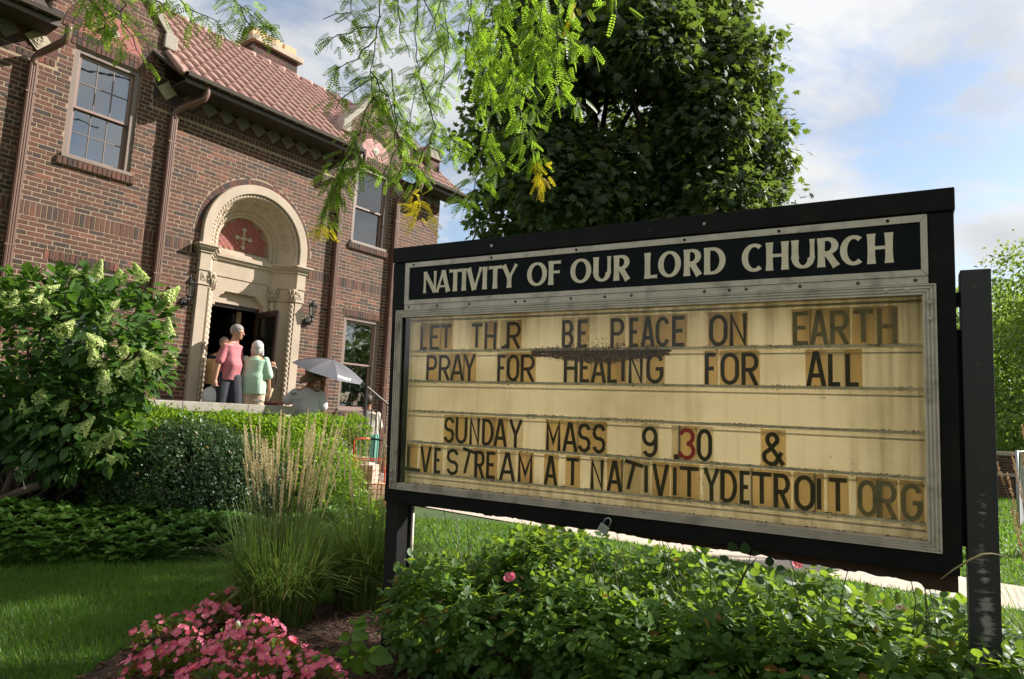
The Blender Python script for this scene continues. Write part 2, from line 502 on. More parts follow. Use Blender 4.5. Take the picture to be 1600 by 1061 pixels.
M['stamen'] = mat_simple('yellow stamen', (.75, .50, .05), .7, .1, 10, 0)
M['hyd_flower'] = mat_leaf('hydrangea floret', (.38, .50, .12), (.66, .70, .34), (.6, .75, .2), .4, .6, nscale=9)
M['stem'] = mat_simple('green stem', (.10, .09, .04), .6, .2, 10, 0)

# ground
def mat_ground(name, c1, c2, s1, s2, bump=.6, rough=.95):
    m, nt, out = new_mat(name); L = nt.links
    g = N(nt, 'ShaderNodeNewGeometry')
    a = N(nt, 'ShaderNodeTexNoise', Scale=s1, Detail=8.0, Roughness=.65); b = N(nt, 'ShaderNodeTexNoise', Scale=s2, Detail=4.0)
    L.new(g.outputs['Position'], a.inputs['Vector']); L.new(g.outputs['Position'], b.inputs['Vector'])
    ad = N(nt, 'ShaderNodeMath', operation='ADD'); L.new(a.outputs['Fac'], ad.inputs[0]); L.new(b.outputs['Fac'], ad.inputs[1])
    mr = N(nt, 'ShaderNodeMapRange'); mr.inputs['From Min'].default_value = .75; mr.inputs['From Max'].default_value = 1.3
    L.new(ad.outputs[0], mr.inputs['Value'])
    mx_ = N(nt, 'ShaderNodeMixRGB'); mx_.inputs[1].default_value = (*c1, 1); mx_.inputs[2].default_value = (*c2, 1)
    L.new(mr.outputs[0], mx_.inputs[0])
    bs = N(nt, 'ShaderNodeBsdfPrincipled', Roughness=rough); L.new(mx_.outputs[0], bs.inputs['Base Color'])
    bp = N(nt, 'ShaderNodeBump', Strength=bump, Distance=.03); L.new(b.outputs['Fac'], bp.inputs['Height']); L.new(bp.outputs[0], bs.inputs['Normal'])
    L.new(bs.outputs[0], out.inputs[0])
    return m

M['lawn'] = mat_ground('lawn soil and grass', (.03, .055, .012), (.065, .11, .02), 1.5, 25)
M['mulch'] = mat_ground('bark mulch bed', (.035, .018, .012), (.085, .045, .03), 6, 45)
M['chip'] = mat_leaf('bark chip', (.05, .022, .014), (.17, .085, .055), (.1, .05, .03), 0.0, .8, nscale=6)
M['walk'] = mat_ground('pale concrete walk', (.42, .34, .27), (.55, .46, .38), 2, 60, .15)
M['asphalt'] = mat_ground('asphalt', (.06, .06, .06), (.10, .10, .10), 2, 60, .2)
# ------------------------------------------------------------------ ground (setting)
def sheet(name, pts, z, mat, kind='structure'):
    mb = MB(); mb.add([(p[0], p[1], z) for p in pts], [tuple(range(len(pts)))])
    o = mb.build(name, mat); o['kind'] = kind
    return o

sheet('lawn', [(-600, -300), (900, -300), (900, 1200), (-600, 1200)], 0.0, M['lawn'])
sheet('mulch_bed', [(-2.15, 3.7), (-2.2, 4.5), (-1.75, 4.95), (-1.3, 5.3), (-.6, 5.75), (.2, 5.5), (1.2, 4.75), (2.4, 3.95), (3.6, 3.1), (2.6, 1.2), (0.5, .4), (-1.5, 1.6)], 0.012, M['mulch'])
# church walk: from the porch steps towards the street, then the pavement crossing on the right
WD = np.array([.79, -.61]); WN = np.array([.61, .79])
def wp(t, s): return tuple(np.array([-.82, 10.46]) + WD * t + WN * s)
sheet('church_walk', [wp(-4, 0), wp(-4, 1.3), wp(14, 1.3), wp(14, 0)][::-1], .014, M['walk'])
sheet('road', [(12, 46), (200, 40), (200, 52), (5, 58)], .02, M['asphalt'])

# ------------------------------------------------------------------ church building
ANG = math.atan2(FD[1], FD[0])
church = empty('church_building', tuple(fac(0, 0, 0)), ANG,
               'red brick church hall with clay tile roof, two dormer gables and an arched stone doorway', 'building')
# local axes: x = u along the facade, y = -w (into the building), z = up
C0 = 6.69
WC = {'a': 4.03, 'b': 9.21}
HW = .46
CO = .0677; V00 = .029
SPR = 4.23

def arch_half(r, v, vc):
    d = v - vc
    if d < 0: return r
    return math.sqrt(r * r - d * d) if d < r else 0.0

def gable_top(u):
    t = 6.47
    for c in WC.values():
        d = abs(u - c)
        if d < .84: t = max(t, 8.02 - 1.12 * d if d < .80 else 6.9)
    return t

def blocked(v):
    out = []
    for k, c in WC.items():
        if 4.62 < v < 4.76: out.append((c - .52, c + .52))
        elif 4.76 <= v < 6.40: out.append((c - HW, c + HW))
        elif 6.40 <= v < 6.62: out.append((c - .52, c + .52))
        if v >= 6.62:
            h = arch_half(.66, v, 6.62)
            if h > 0: out.append((c - h, c + h))
        if 1.27 < v < 1.385: out.append((c - .52, c + .52))
        elif 1.385 <= v < 3.28: out.append((c - HW, c + HW))
        elif 3.28 <= v < 3.42: out.append((c - .52, c + .52))
    if v < SPR: out.append((C0 - 1.02, C0 + 1.02))
    else:
        h = arch_half(1.135, v, SPR)
        if h > 0: out.append((C0 - h, C0 + h))
    if 3.80 < v < 3.99: out.append((C0 - 1.14, C0 + 1.14))
    return sorted(out)

def merge(iv):
    r = []
    for a, b in sorted(iv):
        if r and a <= r[-1][1] + 1e-6: r[-1] = (r[-1][0], max(b, r[-1][1]))
        else: r.append((a, b))
    return r

def free_spans(v, lo, hi):
    r = []; x = lo
    for a, b in merge(blocked(v)):
        if a > hi or b < lo: continue
        if a > x: r.append((x, a))
        x = max(x, b)
    if x < hi: r.append((x, hi))
    return r

U_LO, U_HI = -1.0, 11.25
wall = empty('wall', parent=church)
core = MB(); bricks = []       # bricks: (u0,u1,v0,v1,proud)
nco = int((8.1 - V00) / CO) + 1
rr = random.Random(3)
DEEP = .30

def span_top_ok(u0, u1, v):  # clip a span to where the wall is that high
    if v < 6.44: return [(u0, u1)]
    out = []
    for c in WC.values():
        d = .80 if v < 6.95 else min(.80, (8.02 - v) / 1.12)
        if d <= .03: continue
        a, b = max(u0, c - d), min(u1, c + d)
        if b - a > .02: out.append((a, b))
    return out

for c in range(nco):
    v0 = V00 + c * CO; v1 = v0 + CO; vm = (v0 + v1) / 2
    if vm > 8.0: break
    for (a, b) in free_spans(vm, U_LO, U_HI):
        for (a2, b2) in span_top_ok(a, b, vm):
            core.box(a2, b2, .007, DEEP, v0, v1)
            # frieze zone below the eaves stays mortar
            if 3.81 < vm < 4.03:
                continue
            segs = [(a2, b2)]
            if 5.95 < vm < 6.46:
                segs = []
                for cc in WC.values():
                    x, y = max(a2, cc - .66), min(b2, cc + .66)
                    if y - x > .03: segs.append((x, y))
            header = (c % 6 == 2)
            pitch = .105 if header else .212
            off = (0.0 if c % 2 else pitch / 2) + (.03 if header else 0)
            for (s0, s1) in segs:
                k = math.floor((s0 - off) / pitch)
                x = off + k * pitch
                while x < s1:
                    p0 = max(x + .006, s0 + .003); p1 = min(x + pitch - .006, s1 - .003)
                    if p1 - p0 > .025:
                        bricks.append((p0 + rr.uniform(-.0015, .0015), p1 + rr.uniform(-.0015, .0015), v0 + .006, v1 - .006, rr.uniform(-.0055, -.002)))
                    x += pitch
# soldier course
for (a, b) in free_spans(3.9, U_LO, U_HI):
    x = a
    while x < b - .03:
        bricks.append((x + .005, min(x + .0635, b - .002), 3.824, 4.018, rr.uniform(-.0045, -.001))); x += .068
# jamb joints, lintels, sills
for c in WC.values():
    x = c - .52
    while x < c + .50:
        bricks.append((x + .004, x + .060, 6.405, 6.505, .004 + rr.uniform(-.002, .002)))
        bricks.append((x + .004, x + .060, 6.513, 6.612, .002 + rr.uniform(-.002, .002)))
        bricks.append((x + .004, x + .060, 3.286, 3.414, rr.uniform(-.002, .002)))
        bricks.append((x + .004, x + .060, 4.640, 4.745, .035 + rr.uniform(-.003, .003)))
        bricks.append((x + .004, x + .060, 1.275, 1.378, .035 + rr.uniform(-.003, .003)))
        x += .065
    core.box(c - .52, c + .52, .006, DEEP, 6.40, 6.62)
    core.box(c - .52, c + .52, .006, DEEP, 3.28, 3.42)
    core.box(c - .52, c + .52, -.02, DEEP, 4.635, 4.748)
    core.box(c - .52, c + .52, -.02, DEEP, 1.27, 1.384)
# rowlock below the frieze
for (a, b) in ((U_LO, 3.36), (4.70, 8.54), (9.88, U_HI)):
    x = a
    while x < b - .03:
        bricks.append((x + .004, min(x + .060, b), 5.958, 6.052, rr.uniform(-.002, .002))); x += .066
core.build('mortar_wall', M['mortar'], wall)
# low water table
wt = MB(); wt.box(U_LO, C0 - 1.1, -.05, 0, 0, 1.1); wt.box(C0 + 1.1, U_HI + .03, -.05, 0, 0, 1.1); wt.build('plinth', M['brick'], wall)
# far side wall and back so the hall is a closed building
sw = MB(); sw.box(U_HI - .30, U_HI, .31, 9, 0, 6.4); sw.box(U_LO, U_HI, 9, 9.3, 0, 6.4); sw.box(U_LO, U_LO + .3, .31, 9, 0, 6.4)
sw.build('rear_walls', M['brick'], wall)

# eave frieze: square ceramic tiles set on their corners between brick triangles
def diamond(mb, u, v, h, y0, y1, mi=0):
    mb.prism([(u, v - h), (u + h, v), (u, v + h), (u - h, v)], y1, y0, 'y', mi)

M['frieze_rim'] = mat_simple('buff brick rim', (.20, .13, .085), .7, .2, 14, .2, 40)
fr_tri = MB()
frieze = [(u, 6.25, .150, 'dark') for u in [4.98 + .305 * k for k in range(1, 12)]]
frieze += [(u, 6.25, .150, 'dark') for u in [2.75 - .305 * k for k in range(0, 8)]] + [(u, 6.25, .15, 'dark') for u in (10.28, 10.58, 10.88, 11.10)]
frieze += [(3.12, 6.25, .165, 'cream'), (4.885, 6.27, .155, 'cream'), (8.40, 6.25, .155, 'cream'), (9.935, 6.18, .16, 'cream')]
for (u, v, h, k) in frieze:
    a = MB(); diamond(a, u, v, h, -.018, .004)
    o = a.build('frieze_tile', M['ceramic'] if k == 'cream' else M['frieze_rim'], wall)
    b = MB(); diamond(b, u, v, h * .74, -.0245, -.0175); 
    # raised relief: little ring and cross
    b.lathe([(h * .42, 0), (h * .42, .008), (h * .30, .008), (h * .30, 0)], 12, mi=0, M=Matrix.Translation((u, -.0247, v)) @ Matrix.Rotation(math.pi / 2, 4, 'X'))
    b.box(u - h * .5, u + h * .5, -.030, -.0240, v - .010, v + .010); b.box(u - .010, u + .010, -.0315, -.0242, v - h * .5, v + h * .5)
    b.build('tile_relief', M['ceramic'] if k == 'cream' else M['ceramic_dark'], o)
for (a, b) in ((U_LO, 3.2), (4.7, 8.35), (9.88, 11.0)):
    x = a
    while x < b:
        for (q, s) in ((6.08, 1), (6.425, -1)):
            fr_tri.prism([(x + .03, q), (x + .275, q), (x + .152, q + s * .125)][::s], .012, -.002, 'y')
        x += .305
for (a, b) in ((U_LO, 3.37), (4.69, 8.55), (9.87, U_HI)): fr_tri.box(a, b, .0062, .0069, 6.06, 6.45)
fr_tri.build('frieze_infill_brick', M['brick'], wall, kind='stuff')

# bricks: the 300 nearest in view one by one, the rest joined
fr_b = []
for i, (u0, u1, v0, v1, pr) in enumerate(bricks):
    vis = (3.1 < u0 < 5.5 and 2.8 < v0 < 6.1)
    d = np.linalg.norm(fac((u0 + u1) / 2, 0, v0) - np.array([0, 0, 1.5]))
    fr_b.append((0 if vis and (u1 - u0) > .18 else 1, d, i))
fr_b.sort()
single = set(i for _, _, i in fr_b[:285])
def brick_verts(u0, u1, v0, v1, pr):
    return [(u0, .008, v0), (u1, .008, v0), (u1, .008, v1), (u0, .008, v1),
            (u0 + .002, -pr, v0 + .002), (u1 - .002, -pr, v0 + .002), (u1 - .002, -pr, v1 - .002), (u0 + .002, -pr, v1 - .002)]
BF = [(4, 5, 6, 7), (0, 1, 5, 4), (1, 2, 6, 5), (2, 3, 7, 6), (3, 0, 4, 7)]
rest = MB(); cache = {}
for i, bk_ in enumerate(bricks):
    u0, u1, v0, v1, pr = bk_
    if i in single:
        key = round(u1 - u0, 2)
        if key not in cache:
            q = MB(); q.add(brick_verts(0, key, 0, v1 - v0, 0), BF); me = q.mesh('brick'); me.materials.append(M['brick']); cache[key] = me
        o = bpy.data.objects.new('brick', cache[key]); COL.objects.link(o); o.parent = wall; o.location = (u0, -pr, v0)
    else:
        rest.add(brick_verts(*bk_), BF)
rest.build('brick_courses', M['brick'], wall, kind='stuff')
# a few odd brighter patched bricks and mortar blobs are left to the brick colours

# ------------------------------------------------------------------ arched rings over the dormer windows
for c in WC.values():
    ring = MB(); back = MB(); mort = MB()
    for (r0, r1, n) in ((.44, .535, 25), (.548, .648, 30)):
        for k in range(n):
            t0 = math.pi * (k + .07) / n; t1 = math.pi * (k + .93) / n
            pts = [(c + r * math.cos(t), 6.62 + r * math.sin(t)) for r, t in ((r0, t0), (r1, t0), (r1, t1), (r0, t1))]
            ring.prism(pts, .01, -.002 + rr.uniform(-.002, .002), 'y')
    ring.build('arch_brick_ring', M['brick'], wall, kind='stuff')
    n = 24
    outer = [(c + .665 * math.cos(math.pi * k / n), 6.62 + .665 * math.sin(math.pi * k / n)) for k in range(n + 1)]
    mort.prism(outer, DEEP, .009, 'y'); mort.build('arch_mortar', M['mortar'], wall)
    # red tile tympanum set square-on-corner, small cream quatrefoil tile
    ty = empty('tympanum', parent=church)
    p = .075
    cells = []
    for a in range(-9, 10):
        for b in range(-9, 10):
            u = c + (a - b) * p; v = 6.80 + (a + b) * p
            if (a, b) in ((0, 0),): continue
            if v > 6.66 and (u - c) ** 2 + (v - 6.62) ** 2 < .385 ** 2: cells.append((u, v))
    for (u, v) in cells:
        q = MB(); diamond(q, u, v, p - .005, -.003 - rr.uniform(0, .002), .009); q.build('red_tile', M['redtile'], ty)
    edge = [(c + .43 * math.cos(math.pi * k / n), 6.625 + .43 * math.sin(math.pi * k / n)) for k in range(n + 1)]
    q = MB(); q.prism(edge, .011, .003, 'y'); q.build('tile_bed', M['redtile'], ty)
    q = MB(); diamond(q, c, 6.80, .095, -.016, .008); q.build('quatrefoil_tile', M['ceramic'], ty)
    q = MB(); 
    for du, dv in ((.03, 0), (-.03, 0), (0, .03), (0, -.03)):
        q.lathe([(.026, 0), (.026, .006), (.0, .007)], 10, M=Matrix.Translation((c + du, -.0155, 6.80 + dv)) @ Matrix.Rotation(math.pi / 2, 4, 'X'))
    q.build('quatrefoil', M['ceramic_dark'], ty)

# ------------------------------------------------------------------ windows
def window(c, v0, v1, style, label=None):
    hw = HW - .004
    w = empty('window', parent=church)
    if label: w['label'] = label
    f = MB(); T = .075
    # fixed frame, mitred look by butted boards
    f.box(c - hw, c - hw + T, .035, .16, v0, v1); f.box(c + hw - T, c + hw, .035, .16, v0, v1)
    f.box(c - hw + T, c + hw - T, .036, .16, v1 - T, v1); f.box(c - hw - .02, c + hw + .02, -.028, .16, v0 - .001, v0 + .05)
    f.box(c - hw, c + hw, .020, .036, v1 - .018, v1 + .002)
    f.build('frame', M['frame'], w, bevel=.004)
    il, ir = c - hw + T, c + hw - T
    b0, b1 = v0 + .05, v1 - T
    mid = b0 + (b1 - b0) * (.475 if style != 'lace' else .50)
    S = .045
    up = MB(); y0, y1 = .075, .105
    up.box(il, il + S, y0, y1, mid, b1); up.box(ir - S, ir, y0, y1, mid, b1); up.box(il + S, ir - S, y0, y1, b1 - S, b1); up.box(il + S, ir - S, y0, y1, mid, mid + .035)
    up.build('upper_sash', M['sash'], w)
    lo = MB(); y0, y1 = .115, .145
    lo.box(il, il + S, y0, y1, b0, mid + .03); lo.box(ir - S, ir, y0, y1, b0, mid + .03); lo.box(il + S, ir - S, y0, y1, b0, b0 + .05); lo.box(il + S, ir - S, y0, y1, mid - .005, mid + .03)
    lo.build('lower_sash', M['sash'], w)
    g1 = MB(); g1.box(il + S - .005, ir - S + .005, .088, .092, mid + .03, b1 - S + .005); g1.build('glass_pane', M['glass'], w)
    g2 = MB(); g2.box(il + S - .005, ir - S + .005, .128, .132, b0 + .045, mid); g2.build('glass_pane', M['glass'], w)
    if style == 'grid':
        for (ya, za, zb) in ((.0775, mid + .035, b1 - S), (.1175, b0 + .05, mid - .005)):
            m = MB(); t = .006
            for k in (1, 2):
                x = il + S + (ir - il - 2 * S) * k / 3; m.box(x - t, x + t, ya, ya + .010, za, zb)
            z = (za + zb) / 2; m.box(il + S, ir - S, ya + .001, ya + .009, z - t, z + t)
            m.build('muntin', M['frame'], w)
    # curtains behind
    cu = MB(); nn = 60
    vs = []
    def sheet_curve(x0, x1, z0, z1, y, amp, per):
        a = []
        for i in range(nn + 1):
            x = x0 + (x1 - x0) * i / nn; a.append((x, y + amp * math.sin(2 * math.pi * (x - x0) / per) + amp * .5 * math.sin(x * 71.0)))
        vv = [(x, yy, z0) for x, yy in a] + [(x, yy, z1) for x, yy in a]
        cu.add(vv, [(i, i + 1, nn + 2 + i, nn + 1 + i) for i in range(nn)])
    if style == 'lace':
        sheet_curve(il, ir, b0, b1, .26, .02, .11)
        cu.build('lace_curtain', M['curtain'], w, smooth=True)
    elif style == 'blind':
        sheet_curve(il, ir, mid + .33, b1, .22, .006, .235)
        cu.build('window_blind', M['blind'], w, smooth=True)
        q = MB(); q.box(il, ir, .5, .52, b0, mid + .1); q.box(il, ir, .42, .44, b0 + .2, b0 + .23); q.box(il, ir, .42, .44, b0 + .38, b0 + .40)
        q.build('shelf_behind', M['concrete'], w)
    else:
        sheet_curve(ir - .18, ir, b0, b1, .26, .02, .06); 
        sheet_curve(il, ir, b0, b0 + .17, .24, .01, .05)
        cu.build('lace_curtain', M['curtain'], w, smooth=True)
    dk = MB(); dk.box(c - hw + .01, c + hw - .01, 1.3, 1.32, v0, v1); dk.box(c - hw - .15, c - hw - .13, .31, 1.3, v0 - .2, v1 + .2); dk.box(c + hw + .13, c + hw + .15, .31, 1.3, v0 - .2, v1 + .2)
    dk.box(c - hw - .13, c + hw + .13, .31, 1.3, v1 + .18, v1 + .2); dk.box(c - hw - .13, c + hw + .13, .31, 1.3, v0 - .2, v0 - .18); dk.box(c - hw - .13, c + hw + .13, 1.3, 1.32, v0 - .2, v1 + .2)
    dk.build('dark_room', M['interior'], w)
window(WC['a'], 4.752, 6.395, 'grid')
window(WC['b'], 4.752, 6.395, 'blind')
window(WC['a'], 1.388, 3.276, 'lace')
window(WC['b'], 1.388, 3.276, 'lace')

# ------------------------------------------------------------------ portal
portal = empty('stone_portal', parent=church)
def arch_path(r, vc=SPR, v0=4.0, n=48):
    p = [(C0 + r, v0), (C0 + r, (v0 + vc) / 2)]
    p += [(C0 + r * math.cos(math.pi * k / n), vc + r * math.sin(math.pi * k / n)) for k in range(n + 1)]
    p += [(C0 - r, (v0 + vc) / 2), (C0 - r, v0)]
    return p
def arch_loft(prof):
    mb = MB(); paths = [[(x, -w, z) for x, z in arch_path(r)] for r, w in prof]
    n = len(paths[0]); vs = [p for path in paths for p in path]
    fs = [(i * n + j, i * n + j + 1, (i + 1) * n + j + 1, (i + 1) * n + j) for i in range(len(prof) - 1) for j in range(n - 1)]
    mb.add(vs, fs); return mb
arch_loft([(1.015, -.05), (1.015, .062), (1.005, .07), (.865, .07), (.855, .062), (.853, -.02)]).build('archivolt', M['stone'], portal)
arch_loft([(.855, -.018), (.80, -.022), (.792, -.03), (.618, -.30), (.60, -.31), (.585, -.33)]).build('splayed_arch_band', M['stone'], portal)
arch_loft([(.56, -.33), (.553, -.35), (.513, -.36), (.505, -.37), (.503, -.46)]).build('inner_arch_moulding', M['stone'], portal)
arch_loft([(.60, -.345), (.545, -.352)]).build('inner_fillet', M['stone'], portal)
def rope_mod(k, ph=0, n=2): return lambda th, s: 1 + .26 * math.sin(n * th + k * s + ph)
def densify(path, step):
    out = [Vector(path[0])]
    for a, b in zip(path[:-1], path[1:]):
        a, b = Vector(a), Vector(b); m = max(1, int((b - a).length / step))
        for i in range(1, m + 1): out.append(a.lerp(b, i / m))
    return out
q = MB(); q.tube(densify([(x, .0, z) for x, z in arch_path(.822)], .012), .034, 10, mod=rope_mod(95)); q.build('outer_rope_moulding', M['stone'], portal, smooth=True)
q = MB(); q.tube(densify([(x, .325, z) for x, z in arch_path(.588)], .012), .034, 10, mod=rope_mod(95)); q.build('inner_rope_moulding', M['stone'], portal, smooth=True)
# medallions on the splay
for k in range(11):
    s_pos = 180 * (k + .5) / 11 if True else 0
    th = rad(s_pos); r = .705; w = -.165
    u = C0 + r * math.cos(th); v = SPR + r * math.sin(th)
    nrm = Vector((-math.cos(th) * .84, -.54, -math.sin(th) * .84)).normalized()
    Mx = Matrix.Translation((u, -w, v)) @ nrm.to_track_quat('Z', 'Y').to_matrix().to_4x4()
    q = MB(); q.lathe([(.078, -.01), (.078, .010), (.070, .016), (.060, .010), (.056, .004), (0.001, .004)], 20, M=Mx)
    for a in range(4 if k % 2 else 3):
        an = a * math.pi / (2 if k % 2 else 1.5) + k
        q.lathe([(.019, .003), (.019, .014), (.008, .018)], 8, M=Mx @ Matrix.Translation((.030 * math.cos(an), .030 * math.sin(an), 0)))
    q.lathe([(.012, .003), (.012, .016), (.003, .018)], 8, M=Mx)
    q.build('medallion', M['stone'], portal, smooth=False)
# arch ring of header bricks
NR = 62
ring = MB()
for k in range(NR):
    t0 = math.pi * (k + .06) / NR; t1 = math.pi * (k + .94) / NR
    pts = [(C0 + r * math.cos(t), SPR + r * math.sin(t)) for r, t in ((1.024, t0), (1.118, t0), (1.118, t1), (1.024, t1))]
    ring.prism(pts, .01, rr.uniform(-.003, .001), 'y')
ring.build('voussoir_ring', M['brick'], wall, kind='stuff')
q = MB()
n = 48
pts_o = [(C0 + 1.15 * math.cos(math.pi * k / n), SPR + 1.15 * math.sin(math.pi * k / n)) for k in range(n + 1)]
pts_i = [(C0 + 1.0 * math.cos(math.pi * k / n), SPR + 1.0 * math.sin(math.pi * k / n)) for k in range(n + 1)]
vs = [(x, .006, z) for x, z in pts_o] + [(x, .006, z) for x, z in pts_i] + [(x, DEEP, z) for x, z in pts_o]
q.add(vs, [(i, i + 1, n + 2 + i, n + 1 + i) for i in range(n)] + [(i, 2 * n + 2 + i, 2 * n + 3 + i, i + 1) for i in range(n)]); q.build('ring_mortar', M['mortar'], wall)
# tympanum of diamond red tiles and a ceramic cross
tym = empty('door_tympanum', parent=church)
p = .066; cu_, cv_ = C0, 4.37
for a in range(-12, 13):
    for b in range(-12, 13):
        u = cu_ + (a - b) * p * .80; v = cv_ + (a + b) * p * .80
        if v < 4.125: continue
        lim = .475
        if (v > SPR and (u - C0) ** 2 + (v - SPR) ** 2 < lim ** 2) or (v <= SPR and abs(u - C0) < lim):
            q = MB(); diamond(q, u, v, p * .80 - .0045, .437 - rr.uniform(0, .002), .447); q.build('red_tile', M['redtile'], tym)
q = MB(); q.box(C0 - .505, C0 + .505, .446, .50, 4.05, 4.75); q.build('tile_bed', M['mortar'], tym)
q = MB()
for an in range(4):
    Mx = Matrix.Translation((C0, .428, 4.37)) @ Matrix.Rotation(an * math.pi / 2, 4, 'Y')
    L_ = .19 if an % 2 == 0 else .155
    q.box(-.016, .016, -.006, .008, .02, L_ - .05, M=Mx)
    q.add([tuple(Mx @ Vector(c)) for c in ((-.016, -.006, L_ - .07), (.016, -.006, L_ - .07), (.045, -.010, L_ - .03), (0, -.012, L_ + .02), (-.045, -.010, L_ - .03),
                                           (-.016, .009, L_ - .07), (.016, .009, L_ - .07), (.045, .009, L_ - .03), (0, .009, L_ + .02), (-.045, .009, L_ - .03))],
          [(0, 1, 2, 3, 4), (0, 4, 9, 5), (1, 0, 5, 6), (2, 1, 6, 7), (3, 2, 7, 8), (4, 3, 8, 9)])
q.lathe([(.04, -.01), (.04, .010), (.02, .014), (.001, .014)], 16, M=Matrix.Translation((C0, .428, 4.37)) @ Matrix.Rotation(math.pi / 2, 4, 'X'))
q.build('ceramic_cross', M['ceramic'], tym)
q = MB(); q.box(C0 - .60, C0 + .60, .34, .60, 4.0, 4.055); q.box(C0 - .505, C0 + .505, .385, .46, 4.055, 4.105); q.build('tympanum_sill', M['stone'], portal, bevel=.008)

# jambs: splayed plan, mirrored
def plan(side, grow=0.0, fw_=0.0):
    g = grow
    pts = [(1.012 + g, -.10), (1.012 + g, .065 + g), (.845 - g, .065 + g), (.845 - g, .0 + g), (.60 - g * .8, -.335 + g), (.52 - (0 if g == 0 else .0), -.335 + g), (.52, -.62), (1.012 + g, -.62)]
    pts = [(C0 + side * a, -b) for a, b in pts]
    return pts if side < 0 else pts
def plan_prism(mb, side, v0, v1, grow):
    pts = plan(side, grow)
    area = sum(pts[i][0] * pts[(i + 1) % len(pts)][1] - pts[(i + 1) % len(pts)][0] * pts[i][1] for i in range(len(pts)))
    if area < 0: pts = pts[::-1]
    mb.prism(pts, v0, v1, 'z')
for side in (-1, 1):
    q = MB(); plan_prism(q, side, .9, 3.33, 0); q.build('stone_jamb', M['stone'], portal, bevel=.006)
    q = MB(); plan_prism(q, side, 3.331, 3.565, .006); plan_prism(q, side, 3.331, 3.352, .018); q.build('jamb_capital_block', M['stone'], portal, bevel=.004)
    q = MB(); plan_prism(q, side, 3.566, 3.59, .022); plan_prism(q, side, 3.591, 3.86, .010); q.build('impost_block', M['stone'], portal, bevel=.005)
    q = MB()
    for (a, b, g) in ((3.861, 3.90, .03), (3.901, 3.93, .05), (3.931, 3.965, .075), (3.966, 4.0, .10)): plan_prism(q, side, a, b, g)
    q.build('cornice', M['stone'], portal, bevel=.006)
    # twisted columns, on the front edge and at the back of the splay
    for (ru, w_) in ((.80, .022), (.60, -.28)):
        u = C0 + side * ru
        q = MB(); q.tube(densify([(u, -w_, .98), (u, -w_, 3.30)], .014), .040, 10, mod=rope_mod(70 * side, 0, 2)); q.build('twisted_column', M['stone'], portal, smooth=True)
        q = MB(); q.lathe([(.052, 0), (.052, .02), (.044, .025), (.046, .06), (.056, .11), (.066, .17), (.078, .20), (.082, .225), (.082, .235)], 12, c=(u, -w_, 3.325))
        for a in range(8):
            an = a * math.pi / 4
            q.tube([(u + .050 * math.cos(an), -w_ + .050 * math.sin(an), 3.34), (u + .068 * math.cos(an), -w_ + .068 * math.sin(an), 3.41), (u + .088 * math.cos(an), -w_ + .088 * math.sin(an), 3.45), (u + .082 * math.cos(an), -w_ + .082 * math.sin(an), 3.43)], [.016, .018, .014, .006], 6)
            q.tube([(u + .055 * math.cos(an + .4), -w_ + .055 * math.sin(an + .4), 3.42), (u + .085 * math.cos(an + .4), -w_ + .085 * math.sin(an + .4), 3.50), (u + .098 * math.cos(an + .4), -w_ + .098 * math.sin(an + .4), 3.53), (u + .09 * math.cos(an + .4), -w_ + .09 * math.sin(an + .4), 3.50)], [.014, .017, .014, .006], 6)
        q.build('carved_capital', M['stone'], portal, smooth=True)
        q = MB(); q.lathe([(.062, 0), (.062, .04), (.05, .055), (.045, .085)], 12, c=(u, -w_, .90)); q.build('column_base', M['stone'], portal)
    # carved square panel on the front
    q = MB(); u = C0 + side * .93; q.box(u - .05, u + .05, -.078, -.07, 3.40, 3.53); q.box(u - .032, u + .032, -.084, -.078, 3.42, 3.51); q.lathe([(.024, 0), (.024, .006), (.008, .01)], 10, M=Matrix.Translation((u, -.084, 3.465)) @ Matrix.Rotation(math.pi / 2, 4, 'X'))
    q.build('carved_panel', M['stone'], portal)
# lintel and entablature between the splays
q = MB(); q.box(C0 - .52, C0 + .52, .34, .62, 3.36, 3.60); q.box(C0 - .52, C0 + .52, .325, .62, 3.601, 3.62); q.box(C0 - .52, C0 + .52, .335, .62, 3.621, 3.88)
q.box(C0 - .53, C0 + .53, .30, .62, 3.881, 3.93); q.box(C0 - .53, C0 + .53, .265, .62, 3.931, 4.0)
q.build('lintel', M['stone'], portal, bevel=.005)
q = MB(); q.box(C0 - .52, C0 + .52, .43, .62, 3.16, 3.36)
for s in (-1, 1):
    pts = [(C0 + s * .52, 3.361), (C0 + s * .30, 3.361), (C0 + s * .33, 3.31), (C0 + s * .38, 3.29), (C0 + s * .41, 3.24), (C0 + s * .46, 3.21), (C0 + s * .47, 3.10), (C0 + s * .52, 3.10)]
    q.prism(pts if s > 0 else pts[::-1], .60, .34, 'y')
q.build('lintel_bracket', M['stone'], portal, bevel=.004)

# doors
dl = MB()
dl.box(C0 - .50, C0 - .455, .47, .56, .95, 3.16); dl.box(C0 + .455, C0 + .50, .47, .56, .95, 3.16); dl.box(C0 - .455, C0 + .455, .47, .56, 3.10, 3.158); 
dl.build('door_frame', M['door'], church)
door = empty('open_storm_door', parent=church)
hx, hy = 7.115, .45
ddir = Vector((6.97 - 7.115, -(.44) - .45, 0)).normalized()
ang = math.atan2(ddir.y, ddir.x)
door.location = (hx, hy, .96); door.rotation_euler = (0, 0, ang)
W_ = .88
q = MB(); q.box(0, .09, -.02, .02, 0, 2.12); q.box(W_ - .09, W_, -.02, .02, 0, 2.12); q.box(.09, W_ - .09, -.02, .02, 2.02, 2.12); q.box(.09, W_ - .09, -.02, .02, 0, .18); q.box(.09, W_ - .09, -.021, .021, .86, .95)
q.build('door_leaf_frame', M['door'], door, bevel=.004)
